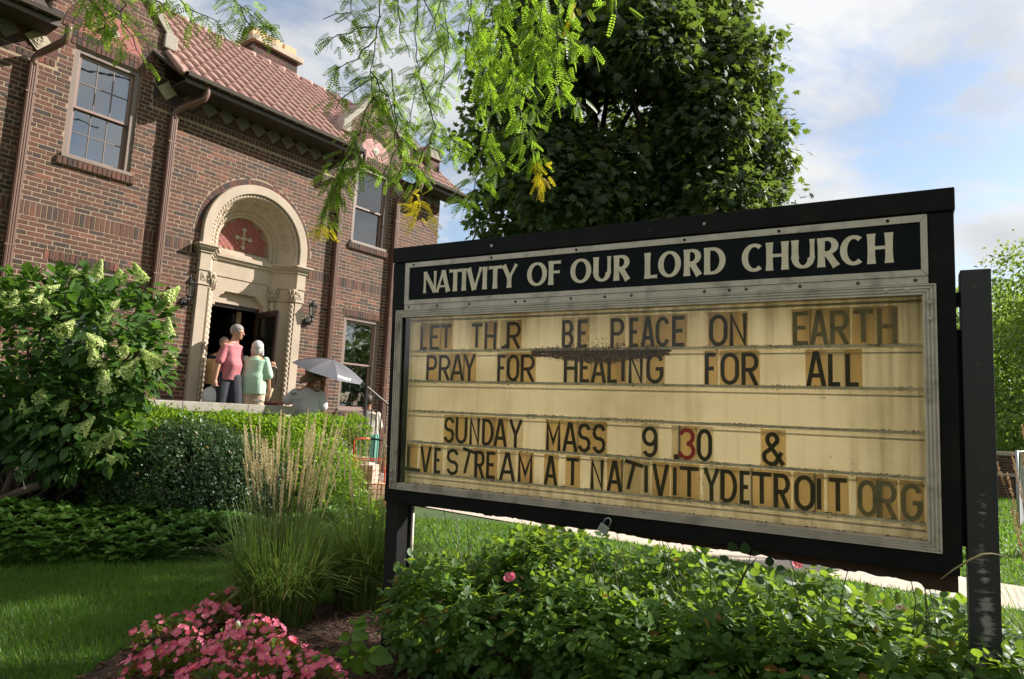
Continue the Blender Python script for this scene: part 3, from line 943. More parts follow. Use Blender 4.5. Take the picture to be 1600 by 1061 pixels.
q = MB(); q.box(.09, W_ - .09, -.004, .004, .95, 2.02); q.build('door_glass', M['clear_glass'], door)
q = MB(); q.box(.09, W_ - .09, -.004, .004, .18, .86); q.build('door_lower_glass', M['clear_glass'], door)
q = MB(); q.tube([(W_ - .05, .02, .80), (W_ - .05, .07, .84), (W_ - .05, .09, .98), (W_ - .05, .07, 1.12), (W_ - .05, .02, 1.16)], .012, 8); q.build('door_handle', M['black_metal'], door)
# inner door leaf, black, half open with pale wall strip beside it
q = MB(); q.box(C0 + .12, C0 + .17, .75, 1.45, .95, 3.05); q.build('inner_door_leaf', M['black_metal'], church)
q = MB(); q.box(C0 + .20, C0 + .27, .70, .76, .95, 3.09)
q.build('inner_door_jamb', M['beige'], church)
q = MB()
for z in (1.25, 1.75, 2.55): q.box(C0 + .195, C0 + .275, .66, .70, z, z + .13)
q.build('door_hinge', M['black_metal'], church)
# vestibule
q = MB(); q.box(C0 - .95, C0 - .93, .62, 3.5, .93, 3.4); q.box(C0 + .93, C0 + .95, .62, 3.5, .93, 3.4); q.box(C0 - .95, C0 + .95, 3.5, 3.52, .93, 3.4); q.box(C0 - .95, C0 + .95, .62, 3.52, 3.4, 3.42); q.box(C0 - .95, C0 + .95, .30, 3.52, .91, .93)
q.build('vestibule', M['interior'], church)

# ------------------------------------------------------------------ eaves, roofs, gutters, spouts
TH = rad(40)
VE, WE = 6.44, .46
def roof_pt(u, t, lift=0.0):
    """t metres up the slope from the eave"""
    return Vector((u, -(WE - t * math.cos(TH)) - lift * -math.sin(TH) * -1, VE + t * math.sin(TH) + lift * math.cos(TH)))
def tile_template():
    """S shaped clay tile: roll and pan, .21 wide, .38 long"""
    n = 7; L_ = .40; W = .212
    prof = []
    for i in range(n + 1):
        a = i / n
        if a < .62: x = a; z = .052 * math.sin(math.pi * a / .62) ** .85
        else: x = a; z = -.012 * math.sin(math.pi * (a - .62) / .38)
        prof.append((x * W, z))
    vs = []
    for (y, dz) in ((0, .018), (L_, 0)):
        for x, z in prof: vs.append((x, y, z + dz))
    for x, z in prof: vs.append((x, 0, z + .018 - .016))
    m = n + 1
    fs = [(i, i + 1, m + i + 1, m + i) for i in range(n)] + [(2 * m + i, 2 * m + i + 1, i + 1, i) for i in range(n)]
    return vs, fs
TV, TF = tile_template()
tb = MB(); tb.add(TV, TF); tile_me = tb.mesh('roof_tile'); tile_me.materials.append(M['tile'])
tile_me.polygons.foreach_set('use_smooth', [True] * 7 + [False] * 7)
TROT = Matrix.Rotation(TH, 4, 'X')
EXPO = .335
NROW = 11
def roof_section(name, u0, u1, nrow, right_edge=None, cap=300, label=None):
    r = empty(name, parent=church)
    if label: r['label'] = label
    q = MB(); tm = nrow * EXPO + .05
    ub0, ub1 = (4.88, 8.42) if nrow == NROW else (u0, u1)
    a, b, c_, d = roof_pt(ub0, 0), roof_pt(ub1, 0), roof_pt(u1, tm), roof_pt(u0, tm)
    dn = Vector((0, 0, -.05)); up = Vector((0, 0, -.004))
    q.add([a + up, b + up, c_ + up, d + up, a + dn, b + dn, c_ + dn, d + dn], [(0, 1, 2, 3), (7, 6, 5, 4), (0, 4, 5, 1), (1, 5, 6, 2), (2, 6, 7, 3), (3, 7, 4, 0)])
    q.build('roof_deck', M['soffit'], r)
    rest_t = MB(); cnt = 0
    ncol = int((u1 - u0 + .01) / .21)
    for j in range(nrow):
        for i in range(ncol):
            uc = u0 + i * .21 + .1
            if nrow == NROW and ((j < 3 and (uc < 4.86 or uc > 8.46)) or (uc > 10.0 and j < 9)): continue
            vis_ = 4.8 < uc < 8.5 or nrow != NROW
            p = roof_pt(u0 + i * .21, -.05 + j * EXPO, .012)
            Mx = Matrix.Translation(p) @ TROT @ Matrix.Rotation(rr.uniform(-.012, .012), 4, 'Z')
            if cnt < cap and vis_:
                o = bpy.data.objects.new('roof_tile', tile_me); COL.objects.link(o); o.parent = r; o.matrix_local = Mx; cnt += 1
            else:
                rest_t.add([tuple(Mx @ Vector(v)) for v in TV], TF)
    if rest_t.v: rest_t.build('roof_tiles', M['tile'], r, kind='stuff')
    return r, tm
r_mid, tmx = roof_section('roof', 3.18, 11.18, NROW)
for side in (4.84,):   # rake edge tiles beside the dormer
    q = MB(); q.tube([roof_pt(side, -.05, .04), roof_pt(side, tmx, .04)], .055, 8); q.build('rake_tile', M['tile'], r_mid, smooth=True)
# ridge tiles over the whole length
rid = [roof_pt(u, tmx, .03) for u in (1.0, 11.0)]
u = 1.0; kk = 0
while u < 11.0:
    if 3.0 < u < 11.1:
        a = roof_pt(u, tmx, .025); q = MB(); q.tube([a, a + Vector((.33, 0, 0)), a + Vector((.345, 0, 0)), a + Vector((.40, 0, 0))], [.065, .075, .085, .085], 10); q.build('ridge_tile', M['tile'], r_mid, smooth=True)
    u += .37
q = MB(); a = roof_pt(4.7, tmx, 0); b = roof_pt(11.1, tmx, 0); yb = a.y
q.add([(-1, yb, a.z - .06), (11.1, yb, a.z - .06), (11.1, 9.4, 6.4), (-1, 9.4, 6.4)], [(0, 1, 2, 3)]); q.build('rear_roof_slope', M['tile'], church)
r_left, _ = roof_section('roof', .2, 3.13, 6, cap=60)
r_right, _ = roof_section('roof', 10.12, 11.58, 9)
# right gable parapet: coping down the slope, kneeler pier
def slab_along(mb, u0, u1, t0, t1, z0, z1):
    pts = [roof_pt(u0, t0, z0), roof_pt(u1, t0, z0), roof_pt(u1, t1, z0), roof_pt(u0, t1, z0), roof_pt(u0, t0, z1), roof_pt(u1, t0, z1), roof_pt(u1, t1, z1), roof_pt(u0, t1, z1)]
    mb.add(pts, [(0, 3, 2, 1), (4, 5, 6, 7), (0, 1, 5, 4), (1, 2, 6, 5), (2, 3, 7, 6), (3, 0, 4, 7)])
par = empty('gable_parapet', parent=church)
q = MB(); slab_along(q, 10.98, 11.30, 1.28, 4.4, .16, .27); q.build('parapet_coping', M['cap_stone'], par, bevel=.01)
q = MB(); slab_along(q, 11.02, 11.26, 1.25, 4.4, .0, .16); q.build('parapet_brick', M['brick'], par)
q = MB(); k = roof_pt(11.12, 1.0, 0)
q.box(10.96, 11.34, k.y - .12, k.y + .26, k.z - .35, k.z + .25); q.build('kneeler_pier', M['brick'], par)
q = MB(); q.box(10.92, 11.38, k.y - .17, k.y + .31, k.z + .25, k.z + .33); q.box(10.95, 11.35, k.y - .14, k.y + .28, k.z + .331, k.z + .47); q.box(10.93, 11.37, k.y - .16, k.y + .30, k.z + .471, k.z + .52)
q.build('pier_cap', M['cap_stone'], par, bevel=.012)

def gutter(u0, u1):
    q = MB(); prof = [(WE - .02, VE - .02), (WE + .085, VE - .02), (WE + .10, VE + .035), (WE + .085, VE + .035), (WE + .075, VE - .005), (WE - .02, VE - .005)]
    prof = [(-.0 - w, z) for w, z in prof]
    q.prism([(y, z) for y, z in prof][::-1], u0, u1, 'x')
    q.box(u0, u1, -(WE + .0), -(WE - .02), VE - .11, VE - .021)       # fascia
    q.build('gutter', M['gutter'], church)
    s = MB(); s.box(u0, u1, -(WE - .021), .0, VE - .10, VE - .075); s.build('soffit', M['soffit'], church)
gutter(.2, 3.20); gutter(4.93, 8.50); gutter(10.10, 11.60)

def spout(u, top=True, ubend=.16):
    s = empty('downspout', parent=church)
    q = MB(); hw, d = .048, .085
    q.box(u - hw, u + hw, -.02 - d, -.02, .9, 5.86)
    for k in (-1, 0, 1): q.box(u + k * .028 - .008, u + k * .028 + .008, -.02 - d - .005, -.02 - d, .9, 5.86)
    q.build('pipe', M['spout'], s, bevel=.004)
    q = MB()
    path = [(u, -.065, 5.84), (u, -.065, 5.93), (u + ubend * .25, -.11, 6.02), (u + ubend, -.33, 6.14), (u + ubend * 1.35, -.42, 6.20), (u + ubend * 1.45, -.44, 6.28), (u + ubend * 1.45, -.44, 6.43)]
    P = [Vector(p) for p in path]; sm = []
    for i in range(len(P) - 1):
        for t in (0, .5): sm.append(P[i].lerp(P[i + 1], t))
    sm.append(P[-1])
    q.tube(sm, .055, 10, squash=.85); q.build('elbow', M['spout'], s, smooth=True)
    for z in (1.9, 3.35, 5.45):
        q = MB(); q.box(u - .062, u + .062, -.112, -.0, z, z + .022); q.build('pipe_strap', M['spout'], s)
spout(3.085, ubend=.16); spout(5.01, ubend=.20); spout(8.37, ubend=.13); spout(9.87, ubend=.2)

# dormer gables: coping stones
for c in WC.values():
    d = empty('dormer_gable', parent=church)
    for s in (-1, 1):
        q = MB()
        a = Vector((c + s * .84, 0, 7.05)); b = Vector((c + s * .015, 0, 8.0))
        t = (b - a).normalized(); nn_ = Vector((-t.z * s, 0, t.x * s)); nn_ = nn_ if nn_.z > 0 else -nn_
        pts = [a, b, b + nn_ * .10 + t * (-.0), a + nn_ * .10]
        pts = [(p.x, p.z) for p in pts]
        ar = sum(pts[i][0] * pts[(i + 1) % 4][1] - pts[(i + 1) % 4][0] * pts[i][1] for i in range(4))
        if ar < 0: pts = pts[::-1]
        q.prism(pts, .32, -.045, 'y'); q.build('coping_stone', M['cap_stone'], d, bevel=.008)
        q = MB(); q.box(min(c + s * .72, c + s * .92), max(c + s * .72, c + s * .92), -.055, .33, 6.93, 7.16); q.build('kneeler_stone', M['cap_stone'], d, bevel=.015)
    q = MB(); q.box(c - .10, c + .10, -.05, .33, 7.95, 8.10); q.build('apex_stone', M['cap_stone'], d, bevel=.02)
    q = MB(); q.add([(c - .80, .31, 6.4), (c + .80, .31, 6.4), (c + .80, .31, 7.0), (c, .31, 7.95), (c - .80, .31, 7.0), (c - .80, .5, 6.4), (c + .80, .5, 6.4), (c + .80, .7, 7.0), (c, 1.4, 7.95), (c - .80, .7, 7.0)],
                    [(0, 4, 9, 5), (1, 6, 7, 2), (2, 7, 8, 3), (3, 8, 9, 4), (5, 6, 7, 8, 9)]); q.build('dormer_cheek', M['brick'], d)
    q = MB(); q.add([(c - .83, .33, 7.0), (c, .33, 7.98), (c + .83, .33, 7.0), (c - .83, .8, 7.0), (c, 1.5, 7.98), (c + .83, .8, 7.0)], [(0, 1, 4, 3), (1, 2, 5, 4)]); q.build('dormer_roof', M['tile'], d)

# chimney behind the ridge
ch = empty('chimney', parent=church)
q = MB(); q.box(7.80, 8.93, 2.62, 3.35, 7.5, 9.33); q.build('chimney_shaft', M['mortar'], ch)
cb = MB()
for j in range(24):
    z = 7.70 + j * CO
    x = 7.80 + (0 if j % 2 else -.1)
    while x < 8.93:
        a, b = max(x + .005, 7.802), min(x + .207, 8.928)
        if b - a > .03: cb.box(a, b, 2.612, 2.63, z + .005, z + CO - .005)
        x += .212
    y = 2.63 + (0 if j % 2 else .1)
    while y < 3.35:
        cb.box(7.792, 7.81, y + .005, min(y + .207, 3.34), z + .005, z + CO - .005); y += .212
cb.build('chimney_brick', M['brick'], ch, kind='stuff')
q = MB(); q.box(7.70, 9.02, 2.52, 3.44, 9.331, 9.45); q.build('chimney_cap', M['stone'], ch, bevel=.01)
for x0, x1, h in ((7.76, 8.14, .22), (8.20, 8.52, .20), (8.58, 8.90, .20)):
    q = MB(); q.box(x0, x1, 2.66, 3.10, 9.451, 9.45 + h); q.box(x0 + .02, x1 - .02, 2.68, 3.08, 9.451 + h, 9.48 + h); q.build('chimney_pot', M['terracotta'], ch, bevel=.012)

# ------------------------------------------------------------------ porch with parapet and steps
porch = empty('church_porch', tuple(fac(0, 0, 0)), ANG, 'raised concrete porch in front of the church door with a low stone-capped wall', 'porch')
q = MB(); q.box(4.05, 7.75, -1.55, -.071, 0, .95); q.build('porch_floor', M['concrete'], porch, bevel=.01)
for k in range(5): 
    q = MB(); q.box(7.751 + k * .28, 8.03 + k * .28, -1.5, -.06, 0, .79 - k * .16); q.build('step', M['concrete'], porch, bevel=.008)
q = MB(); q.box(4.05, 6.42, -1.63, -1.43, .0, 1.315); q.box(4.05, 4.25, -1.429, -.07, .951, 1.315); q.build('parapet_wall', M['brick'], porch)
for a, b in ((4.0, 4.75), (4.755, 5.72), (5.725, 6.53)):
    q = MB(); q.box(a, b, -1.72, -1.36, 1.316, 1.445); q.build('cap_slab', M['cap_stone'], porch, bevel=.008)
rail = empty('stair_railing', tuple(fac(0, 0, 0)), ANG, 'black iron railing with a sloping grey handrail at the porch steps', 'railing')
RY = -1.15
q = MB(); q.box(8.42, 8.46, RY - .02, RY + .02, .3, 1.86); q.build('newel_post', M['black_metal'], rail)
q = MB(); q.tube([(8.44, RY, 1.86), (9.25, RY, 1.42)], .022, 8); q.build('handrail', M['gutter'], rail)
for k in range(6):
    x = 8.60 + k * .12; q = MB(); q.box(x - .008, x + .008, RY - .008, RY + .008, .15, 1.86 - (x - 8.44) * .543); q.build('baluster', M['black_metal'], rail)

# wall lanterns
def lantern(u, v, label):
    L_ = empty('wall_lantern', tuple(fac(u, 0, v)), ANG, label, 'lantern', 'black wall lanterns either side of the church door')
    q = MB(); q.lathe([(.001, 0), (.05, .0), (.055, .012), (.04, .03), (.001, .03)], 14, M=Matrix.Translation((0, -.003, -.19)) @ Matrix.Rotation(math.pi / 2, 4, 'X'))
    q.lathe([(.02, 0), (.075, .0), (.085, .012), (.07, .03), (.02, .03)], 14, M=Matrix.Translation((0, -.006, -.20)) @ Matrix.Rotation(math.pi / 2, 4, 'X') @ Matrix.Scale(.7, 4, (1, 0, 0)))
    q.build('wall_plate', M['black_metal'], L_)
    q = MB(); q.tube([(0, -.02, -.2), (0, -.09, -.25), (0, -.15, -.20), (0, -.16, -.13)], [.018, .02, .018, .016], 8); q.build('arm', M['black_metal'], L_, smooth=True)
    q = MB(); c = (0, -.16, 0)
    q.lathe([(.03, -.13), (.05, -.115), (.048, -.10), (.02, -.10)], 6, c=c)
    for k in range(6):
        a = k * math.pi / 3; q.tube([(c[0] + .046 * math.cos(a), c[1] + .046 * math.sin(a), -.11), (c[0] + .072 * math.cos(a), c[1] + .072 * math.sin(a), .09)], .006, 5)
    q.lathe([(.07, .085), (.088, .09), (.088, .10), (.06, .13), (.03, .15), (.02, .165), (.028, .175), (.012, .19), (.016, .20), (.002, .235)], 6, c=c)
    q.build('cage', M['black_metal'], L_)
    q = MB(); q.lathe([(.042, -.10), (.067, .085)], 6, c=c); q.build('glass_shade', M['clear_glass'], L_)
    q = MB(); q.lathe([(.010, -.09), (.012, -.03), (.02, .0), (.014, .03), (.003, .045)], 8, c=c); q.build('bulb', M['blind'], L_)
lantern(5.50, 3.20, 'black lantern on the brick wall left of the church doorway')
lantern(7.86, 3.22, 'black lantern on the brick wall right of the church doorway, above the umbrella')
# ------------------------------------------------------------------ the church sign
EX = np.array([0.86168559, -0.5073612, 0.00908536]); EX /= np.linalg.norm(EX)
DN = np.array([0.01891079, 0.0347736, -0.99921628]); DN -= EX * (DN @ EX); DN /= np.linalg.norm(DN)
BK = np.cross(EX, DN)
SO = np.array([-.792, 4.340, 2.527])
SM = Matrix(((EX[0], BK[0], -DN[0], SO[0]), (EX[1], BK[1], -DN[1], SO[1]), (EX[2], BK[2], -DN[2], SO[2]), (0, 0, 0, 1)))
# local: x along the face, y into the sign, z up from the top edge (so a measured drop s is z = -s)
M['sign_black'] = mat_simple('satin black sign paint', (.0075, .0068, .0075), .5, .25, 5, .05, 30, stain=(.045, .03, .024), sscale=4, samt=.25)
M['sign_post'] = mat_simple('scuffed charcoal post paint', (.020, .018, .020), .5, .2, 4, .08, 30)
M['alu'] = mat_simple('weathered aluminium', (.58, .49, .42), .5, .15, 7, .12, 50, metal=.35, stain=(.12, .09, .07), sscale=9, samt=.7)
M['rust'] = mat_simple('flaking rust', (.05, .022, .014), .95, .5, 14, .9, 40)
M['header'] = mat_simple('black header sheet', (.0035, .0045, .007), .55, .1, 5, .02, stain=(.02, .025, .03), sscale=7, samt=.4)
M['cream_letter'] = mat_simple('cream header lettering', (.84, .69, .55), .6, .07, 14, .03, stain=(.48, .40, .30), sscale=12, samt=.4)

def mat_panel(name, col, tcol, tw, grime=1.0):
    m, nt, out = new_mat(name); L = nt.links
    tcn = N(nt, 'ShaderNodeTexCoord')
    # broad blotches
    a = N(nt, 'ShaderNodeTexNoise', Scale=2.2, Detail=7.0, Roughness=.62); L.new(tcn.outputs['Object'], a.inputs['Vector'])
    ra = N(nt, 'ShaderNodeMapRange'); ra.inputs['From Min'].default_value = .45; ra.inputs['From Max'].default_value = .8; ra.inputs['To Max'].default_value = .5 * grime
    L.new(a.outputs['Fac'], ra.inputs['Value'])
    # vertical run marks
    mp = N(nt, 'ShaderNodeMapping'); mp.inputs['Scale'].default_value = (26, 1, 1.2); L.new(tcn.outputs['Object'], mp.inputs[0])
    b = N(nt, 'ShaderNodeTexNoise', Scale=1.0, Detail=4.0); L.new(mp.outputs[0], b.inputs['Vector'])
    rb = N(nt, 'ShaderNodeMapRange'); rb.inputs['From Min'].default_value = .5; rb.inputs['From Max'].default_value = .8; rb.inputs['To Max'].default_value = .30 * grime
    L.new(b.outputs['Fac'], rb.inputs['Value'])
    # fly specks
    c = N(nt, 'ShaderNodeTexNoise', Scale=55.0, Detail=2.0); L.new(tcn.outputs['Object'], c.inputs['Vector'])
    d = N(nt, 'ShaderNodeTexNoise', Scale=2.6, Detail=2.0); L.new(tcn.outputs['Object'], d.inputs['Vector'])
    # mould creeping in from the top, and a darker vignette towards the edges
    so = N(nt, 'ShaderNodeSeparateXYZ'); L.new(tcn.outputs['Object'], so.inputs[0])
    et = N(nt, 'ShaderNodeMapRange'); et.inputs['From Min'].default_value = -.66; et.inputs['From Max'].default_value = -.44; et.inputs['To Max'].default_value = .55; L.new(so.outputs['Z'], et.inputs['Value'])
    eb = N(nt, 'ShaderNodeMapRange'); eb.inputs['From Min'].default_value = -1.38; eb.inputs['From Max'].default_value = -1.50; eb.inputs['To Max'].default_value = .45; L.new(so.outputs['Z'], eb.inputs['Value'])
    er = N(nt, 'ShaderNodeMapRange'); er.inputs['From Min'].default_value = 2.55; er.inputs['From Max'].default_value = 2.95; er.inputs['To Max'].default_value = .5; L.new(so.outputs['X'], er.inputs['Value'])
    el_ = N(nt, 'ShaderNodeMapRange'); el_.inputs['From Min'].default_value = .20; el_.inputs['From Max'].default_value = .09; el_.inputs['To Max'].default_value = .5; L.new(so.outputs['X'], el_.inputs['Value'])
    e1 = N(nt, 'ShaderNodeMath', operation='ADD'); L.new(et.outputs[0], e1.inputs[0]); L.new(eb.outputs[0], e1.inputs[1])
    e2 = N(nt, 'ShaderNodeMath', operation='ADD'); L.new(er.outputs[0], e2.inputs[0]); L.new(el_.outputs[0], e2.inputs[1])
    e3 = N(nt, 'ShaderNodeMath', operation='ADD'); L.new(e1.outputs[0], e3.inputs[0]); L.new(e2.outputs[0], e3.inputs[1])
    en = N(nt, 'ShaderNodeMapRange'); en.inputs['From Min'].default_value = .35; en.inputs['From Max'].default_value = .65; en.inputs['To Min'].default_value = .25; L.new(b.outputs['Fac'], en.inputs['Value'])
    e4 = N(nt, 'ShaderNodeMath', operation='MULTIPLY'); L.new(e3.outputs[0], e4.inputs[0]); L.new(en.outputs[0], e4.inputs[1])
    e5 = N(nt, 'ShaderNodeMath', operation='MULTIPLY'); e5.inputs[1].default_value = grime * .9; e5.use_clamp = True; L.new(e4.outputs[0], e5.inputs[0])
    cd = N(nt, 'ShaderNodeMath', operation='ADD'); L.new(c.outputs['Fac'], cd.inputs[0]); L.new(d.outputs['Fac'], cd.inputs[1])
    rc = N(nt, 'ShaderNodeMapRange'); rc.inputs['From Min'].default_value = 1.33; rc.inputs['From Max'].default_value = 1.38; rc.inputs['To Max'].default_value = .8
    L.new(cd.outputs[0], rc.inputs['Value'])
    s1 = N(nt, 'ShaderNodeMath', operation='ADD'); L.new(ra.outputs[0], s1.inputs[0]); L.new(rb.outputs[0], s1.inputs[1])
    m1 = N(nt, 'ShaderNodeMixRGB'); m1.inputs[1].default_value = (*col, 1); m1.inputs[2].default_value = (.44, .36, .21, 1); L.new(s1.outputs[0], m1.inputs[0])
    m2 = N(nt, 'ShaderNodeMixRGB'); m2.inputs[2].default_value = (.09, .055, .03, 1); L.new(rc.outputs[0], m2.inputs[0]); L.new(m1.outputs[0], m2.inputs[1])
    m3 = N(nt, 'ShaderNodeMixRGB'); m3.inputs[2].default_value = (.22, .19, .09, 1); L.new(e5.outputs[0], m3.inputs[0]); L.new(m2.outputs[0], m3.inputs[1]); m2 = m3
    bs = N(nt, 'ShaderNodeBsdfPrincipled', Roughness=.45); L.new(m2.outputs[0], bs.inputs['Base Color'])
    tr = N(nt, 'ShaderNodeBsdfTranslucent'); mt = N(nt, 'ShaderNodeMixRGB', blend_type='MULTIPLY'); mt.inputs[0].default_value = 1; mt.inputs[2].default_value = (*tcol, 1)
    L.new(m2.outputs[0], mt.inputs[1]); L.new(mt.outputs[0], tr.inputs['Color'])
    mx_ = N(nt, 'ShaderNodeMixShader'); mx_.inputs[0].default_value = tw; L.new(bs.outputs[0], mx_.inputs[1]); L.new(tr.outputs[0], mx_.inputs[2])
    L.new(mx_.outputs[0], out.inputs[0])
    return m
M['panel'] = mat_panel('aged cream acrylic panel', (.80, .765, .665), (1, .985, .95), .60, 1.0)
M['rear_panel'] = mat_panel('rear cream acrylic panel', (.95, .92, .84), (1, .98, .95), .9, .15)
M['lining'] = mat_simple('white bounce lining', (.88, .87, .84), .7, .04, 4, 0)
M['tile_y'] = mat_panel('yellowed letter card', (.92, .83, .64), (1, .97, .90), .88, .6)
M['tile_c'] = mat_panel('clear aged letter card', (.94, .91, .82), (1, .985, .95), .92, .3)
M['ink'] = mat_simple('faded black letter', (.055, .042, .028), .7, .3, 20, 0, stain=(.12, .08, .035), sscale=16, samt=.6)
M['ink_faint'] = mat_simple('much faded letter', (.22, .17, .09), .7, .35, 20, 0, stain=(.30, .20, .08), sscale=10, samt=.8)
M['ink_red'] = mat_simple('red letter', (.42, .022, .02), .6, .1, 20, 0)
for k_ in ('sign_black', 'header', 'sign_post', 'ink', 'ink_faint'):
    M[k_].node_tree.nodes[M[k_]['bsdf']].inputs['Specular IOR Level'].default_value = .14
M['brass'] = mat_simple('grey padlock steel', (.42, .42, .40), .35, .15, 20, .1, metal=.8)

sign = empty('church_sign', mat=SM, label='large black framed church notice board on two posts with faded changeable letters', cat='sign')
D_ = .30            # cabinet depth
q = MB(); q.box(0, 3.05, -.012, D_ + .01, -.098, 0); q.build('top_bar', M['sign_black'], sign, bevel=.005)
q = MB(); q.box(0.0, .105, 0, D_, -1.52, -.100); q.build('side_casing', M['sign_black'], sign, bevel=.004)
q = MB(); q.box(2.95, 3.045, 0, D_, -1.575, -.100); q.build('side_casing', M['sign_black'], sign, bevel=.004)
q = MB(); q.box(.105, 2.95, .001, .03, -.41, -.099); q.box(.105, 2.95, D_ - .02, D_ - .001, -.41, -.099); q.build('header_backing', M['sign_black'], sign)
q = MB(); q.box(-.005, 3.035, .002, .05, -1.612, -1.520); q.build('bottom_bar', M['sign_black'], sign, bevel=.004)
# ragged rusted lip along the bottom
q = MB(); rr2 = random.Random(5); x = .15; vs = []; 
n = 220
yt = []
for i in range(n + 1):
    x = .12 + (3.03 - .12) * i / n
    a = .022 + .05 * (x / 3.0) ** 2 + .012 * noise.noise(Vector((x * 3, 0, 0))) + .010 * noise.noise(Vector((x * 17, 3, 0))) + .006 * noise.noise(Vector((x * 55, 7, 0)))
    if x > 2.9: a += .02
    yt.append((x, -1.600 - max(a, .004)))
vs = [(x, y_, -1.590) for x, z in yt for y_ in ()]
front = [(x, .055, z) for x, z in yt]; topf = [(x, .055, -1.590) for x, z in yt]; back_ = [(x, .062, z) for x, z in yt]; topb = [(x, .062, -1.59) for x, z in yt]
m_ = n + 1
q.add(front + topf + back_ + topb, [(i, i + 1, m_ + i + 1, m_ + i) for i in range(n)] + [(2 * m_ + i + 1, 2 * m_ + i, 3 * m_ + i, 3 * m_ + i + 1) for i in range(n)] + [(i + 1, i, 2 * m_ + i, 2 * m_ + i + 1) for i in range(n)])
q.box(.12, 3.0, .063, D_ - .01, -1.598, -1.588)
q.build('rusted_lip', M['rust'], sign)
# header frame (aluminium angle), four mitred strips each its own piece
def frame_piece(name, o, i, y0, y1, ribs=0, mat=None):
    """o,i: outer and inner rectangles (x0,x1,z0,z1), z negative down; four mitred strips"""
    ox0, ox1, oz0, oz1 = o; ix0, ix1, iz0, iz1 = i
    def strip(a, b, c_, d, nr):
        mb = MB()
        # a,b outer edge, d,c inner edge (parallel); ribs across the width
        k = max(1, nr * 2 + 1)
        for j in range(k):
            t0, t1 = j / k, (j + 1) / k
            yy = y0 if j % 2 == 0 else y0 + .006
            p = [(a[0] + (d[0] - a[0]) * t, a[1] + (d[1] - a[1]) * t) for t in (t0, t1)]
            r = [(b[0] + (c_[0] - b[0]) * t, b[1] + (c_[1] - b[1]) * t) for t in (t0, t1)]
            pts = [p[0], r[0], r[1], p[1]]
            vs = [(x, yy, z) for x, z in pts] + [(x, y1, z) for x, z in pts]
            mb.add(vs, [(0, 1, 2, 3), (7, 6, 5, 4), (0, 4, 5, 1), (1, 5, 6, 2), (2, 6, 7, 3), (3, 7, 4, 0)])
        bm = bmesh.new(); me = mb.mesh(name); bm.from_mesh(me); bmesh.ops.recalc_face_normals(bm, faces=bm.faces); bm.to_mesh(me); bm.free()
        link(name, me, mat or M['alu'], sign)
    g = .0012
    strip((ox0 + g, oz1), (ox1 - g, oz1), (ix1 - g, iz1), (ix0 + g, iz1), ribs)
    strip((ox0 + g, oz0), (ox1 - g, oz0), (ix1 - g, iz0), (ix0 + g, iz0), ribs)
    strip((ox0, oz0 + g), (ox0, oz1 - g), (ix0, iz1 - g), (ix0, iz0 + g), ribs)
    strip((ox1, oz0 + g), (ox1, oz1 - g), (ix1, iz1 - g), (ix1, iz0 + g), ribs)
frame_piece('header_trim', (.105, 2.948, -.372, -.106), (.138, 2.922, -.345, -.137), -.010, .002)
frame_piece('case_trim', (.045, 2.975, -1.527, -.408), (.093, 2.925, -1.487, -.453), -.016, .03, ribs=3)
q = MB(); q.box(.106, 2.947, -.006, .001, -.405, -.374); q.build('hinge_strip', M['alu'], sign)
q = MB(); q.box(.139, 2.921, -.003, .001, -.344, -.138); q.build('header_panel', M['header'], sign)
# screws
def screw(x, s, y, r=.007, mat=None):
    q = MB(); q.lathe([(r * 1.5, 0), (r * 1.5, .0015), (r, .002), (r * .85, .005), (.001, .006)], 10, M=Matrix.Translation((x, y, -s)) @ Matrix.Rotation(math.pi / 2, 4, 'X'))
    q.build('screw', mat or M['alu'], sign)
for x in (.14, .36, .60, .92, .98, 1.27, 1.47, 1.62, 2.0, 2.12, 2.20, 2.44, 2.68, 2.90): screw(x, .389, -.006, .0055, M['gutter'])
for x, s in ((2.79, .430), (2.87, .430), (2.95, .49), (2.95, .56), (.058, 1.42), (.057, 1.475), (.085, 1.508), (.135, 1.508)): screw(x, s, -.016)
for x in (.17, .75, 1.3, 1.9, 2.35, 2.80): screw(x, .121, -.010, .005, M['rust'])
screw(.75, .05, -.012, .006); screw(1.72, .055, -.012, .006, M['rust']); screw(2.0, .05, -.012, .005)

# the lit-through case: back panel, front panel, cover sheet
q = MB(); q.box(.106, 2.949, .060, .064, -1.50, -.42); panel = q.build('letter_panel', M['panel'], sign)
q = MB(); q.box(.106, 2.949, D_ - .020, D_ - .016, -1.585, -.42); q.build('rear_panel', M['rear_panel'], sign)
q = MB(); q.box(.1061, .1081, .066, D_ - .022, -1.585, -.42); q.box(2.9469, 2.9489, .066, D_ - .022, -1.573, -.42); q.box(.1082, 2.9468, .066, D_ - .022, -.425, -.42); q.box(.1082, 2.9468, .066, D_ - .022, -1.586, -1.58); q.build('bounce_lining', M['lining'], sign)  # unseen white lining added to bounce sunlight onto the letter panel
q = MB(); q.box(.094, 2.924, .004, .008, -1.486, -.454); q.build('cover_sheet', M['sign_glass'], sign)
q = MB(); q.box(.094, 2.924, .0, .059, -1.499, -1.488); q.box(.094, 2.924, .009, .059, -.4525, -.44); q.build('inner_reveal', M['alu'], sign)
ROWS = [.670, .860, 1.047, 1.238, 1.428]
M['track'] = mat_simple('mouldy letter track', (.62, .52, .36), .8, .25, 9, .3, 30, stain=(.06, .045, .025), sscale=22, samt=.85)
for k, s in enumerate(ROWS):
    q = MB(); q.box(.120, 2.921, .043, .0595, -s - .002, -s + .002); q.box(.120, 2.921, .0405, .0432, -s - .002, -s + .012); q.build('letter_track', M['track'], sign)
    q = MB(); q.box(.120, 2.921, .0565, .0595, -s - .030, -s - .022); q.build('track_lip', M['panel'], sign)
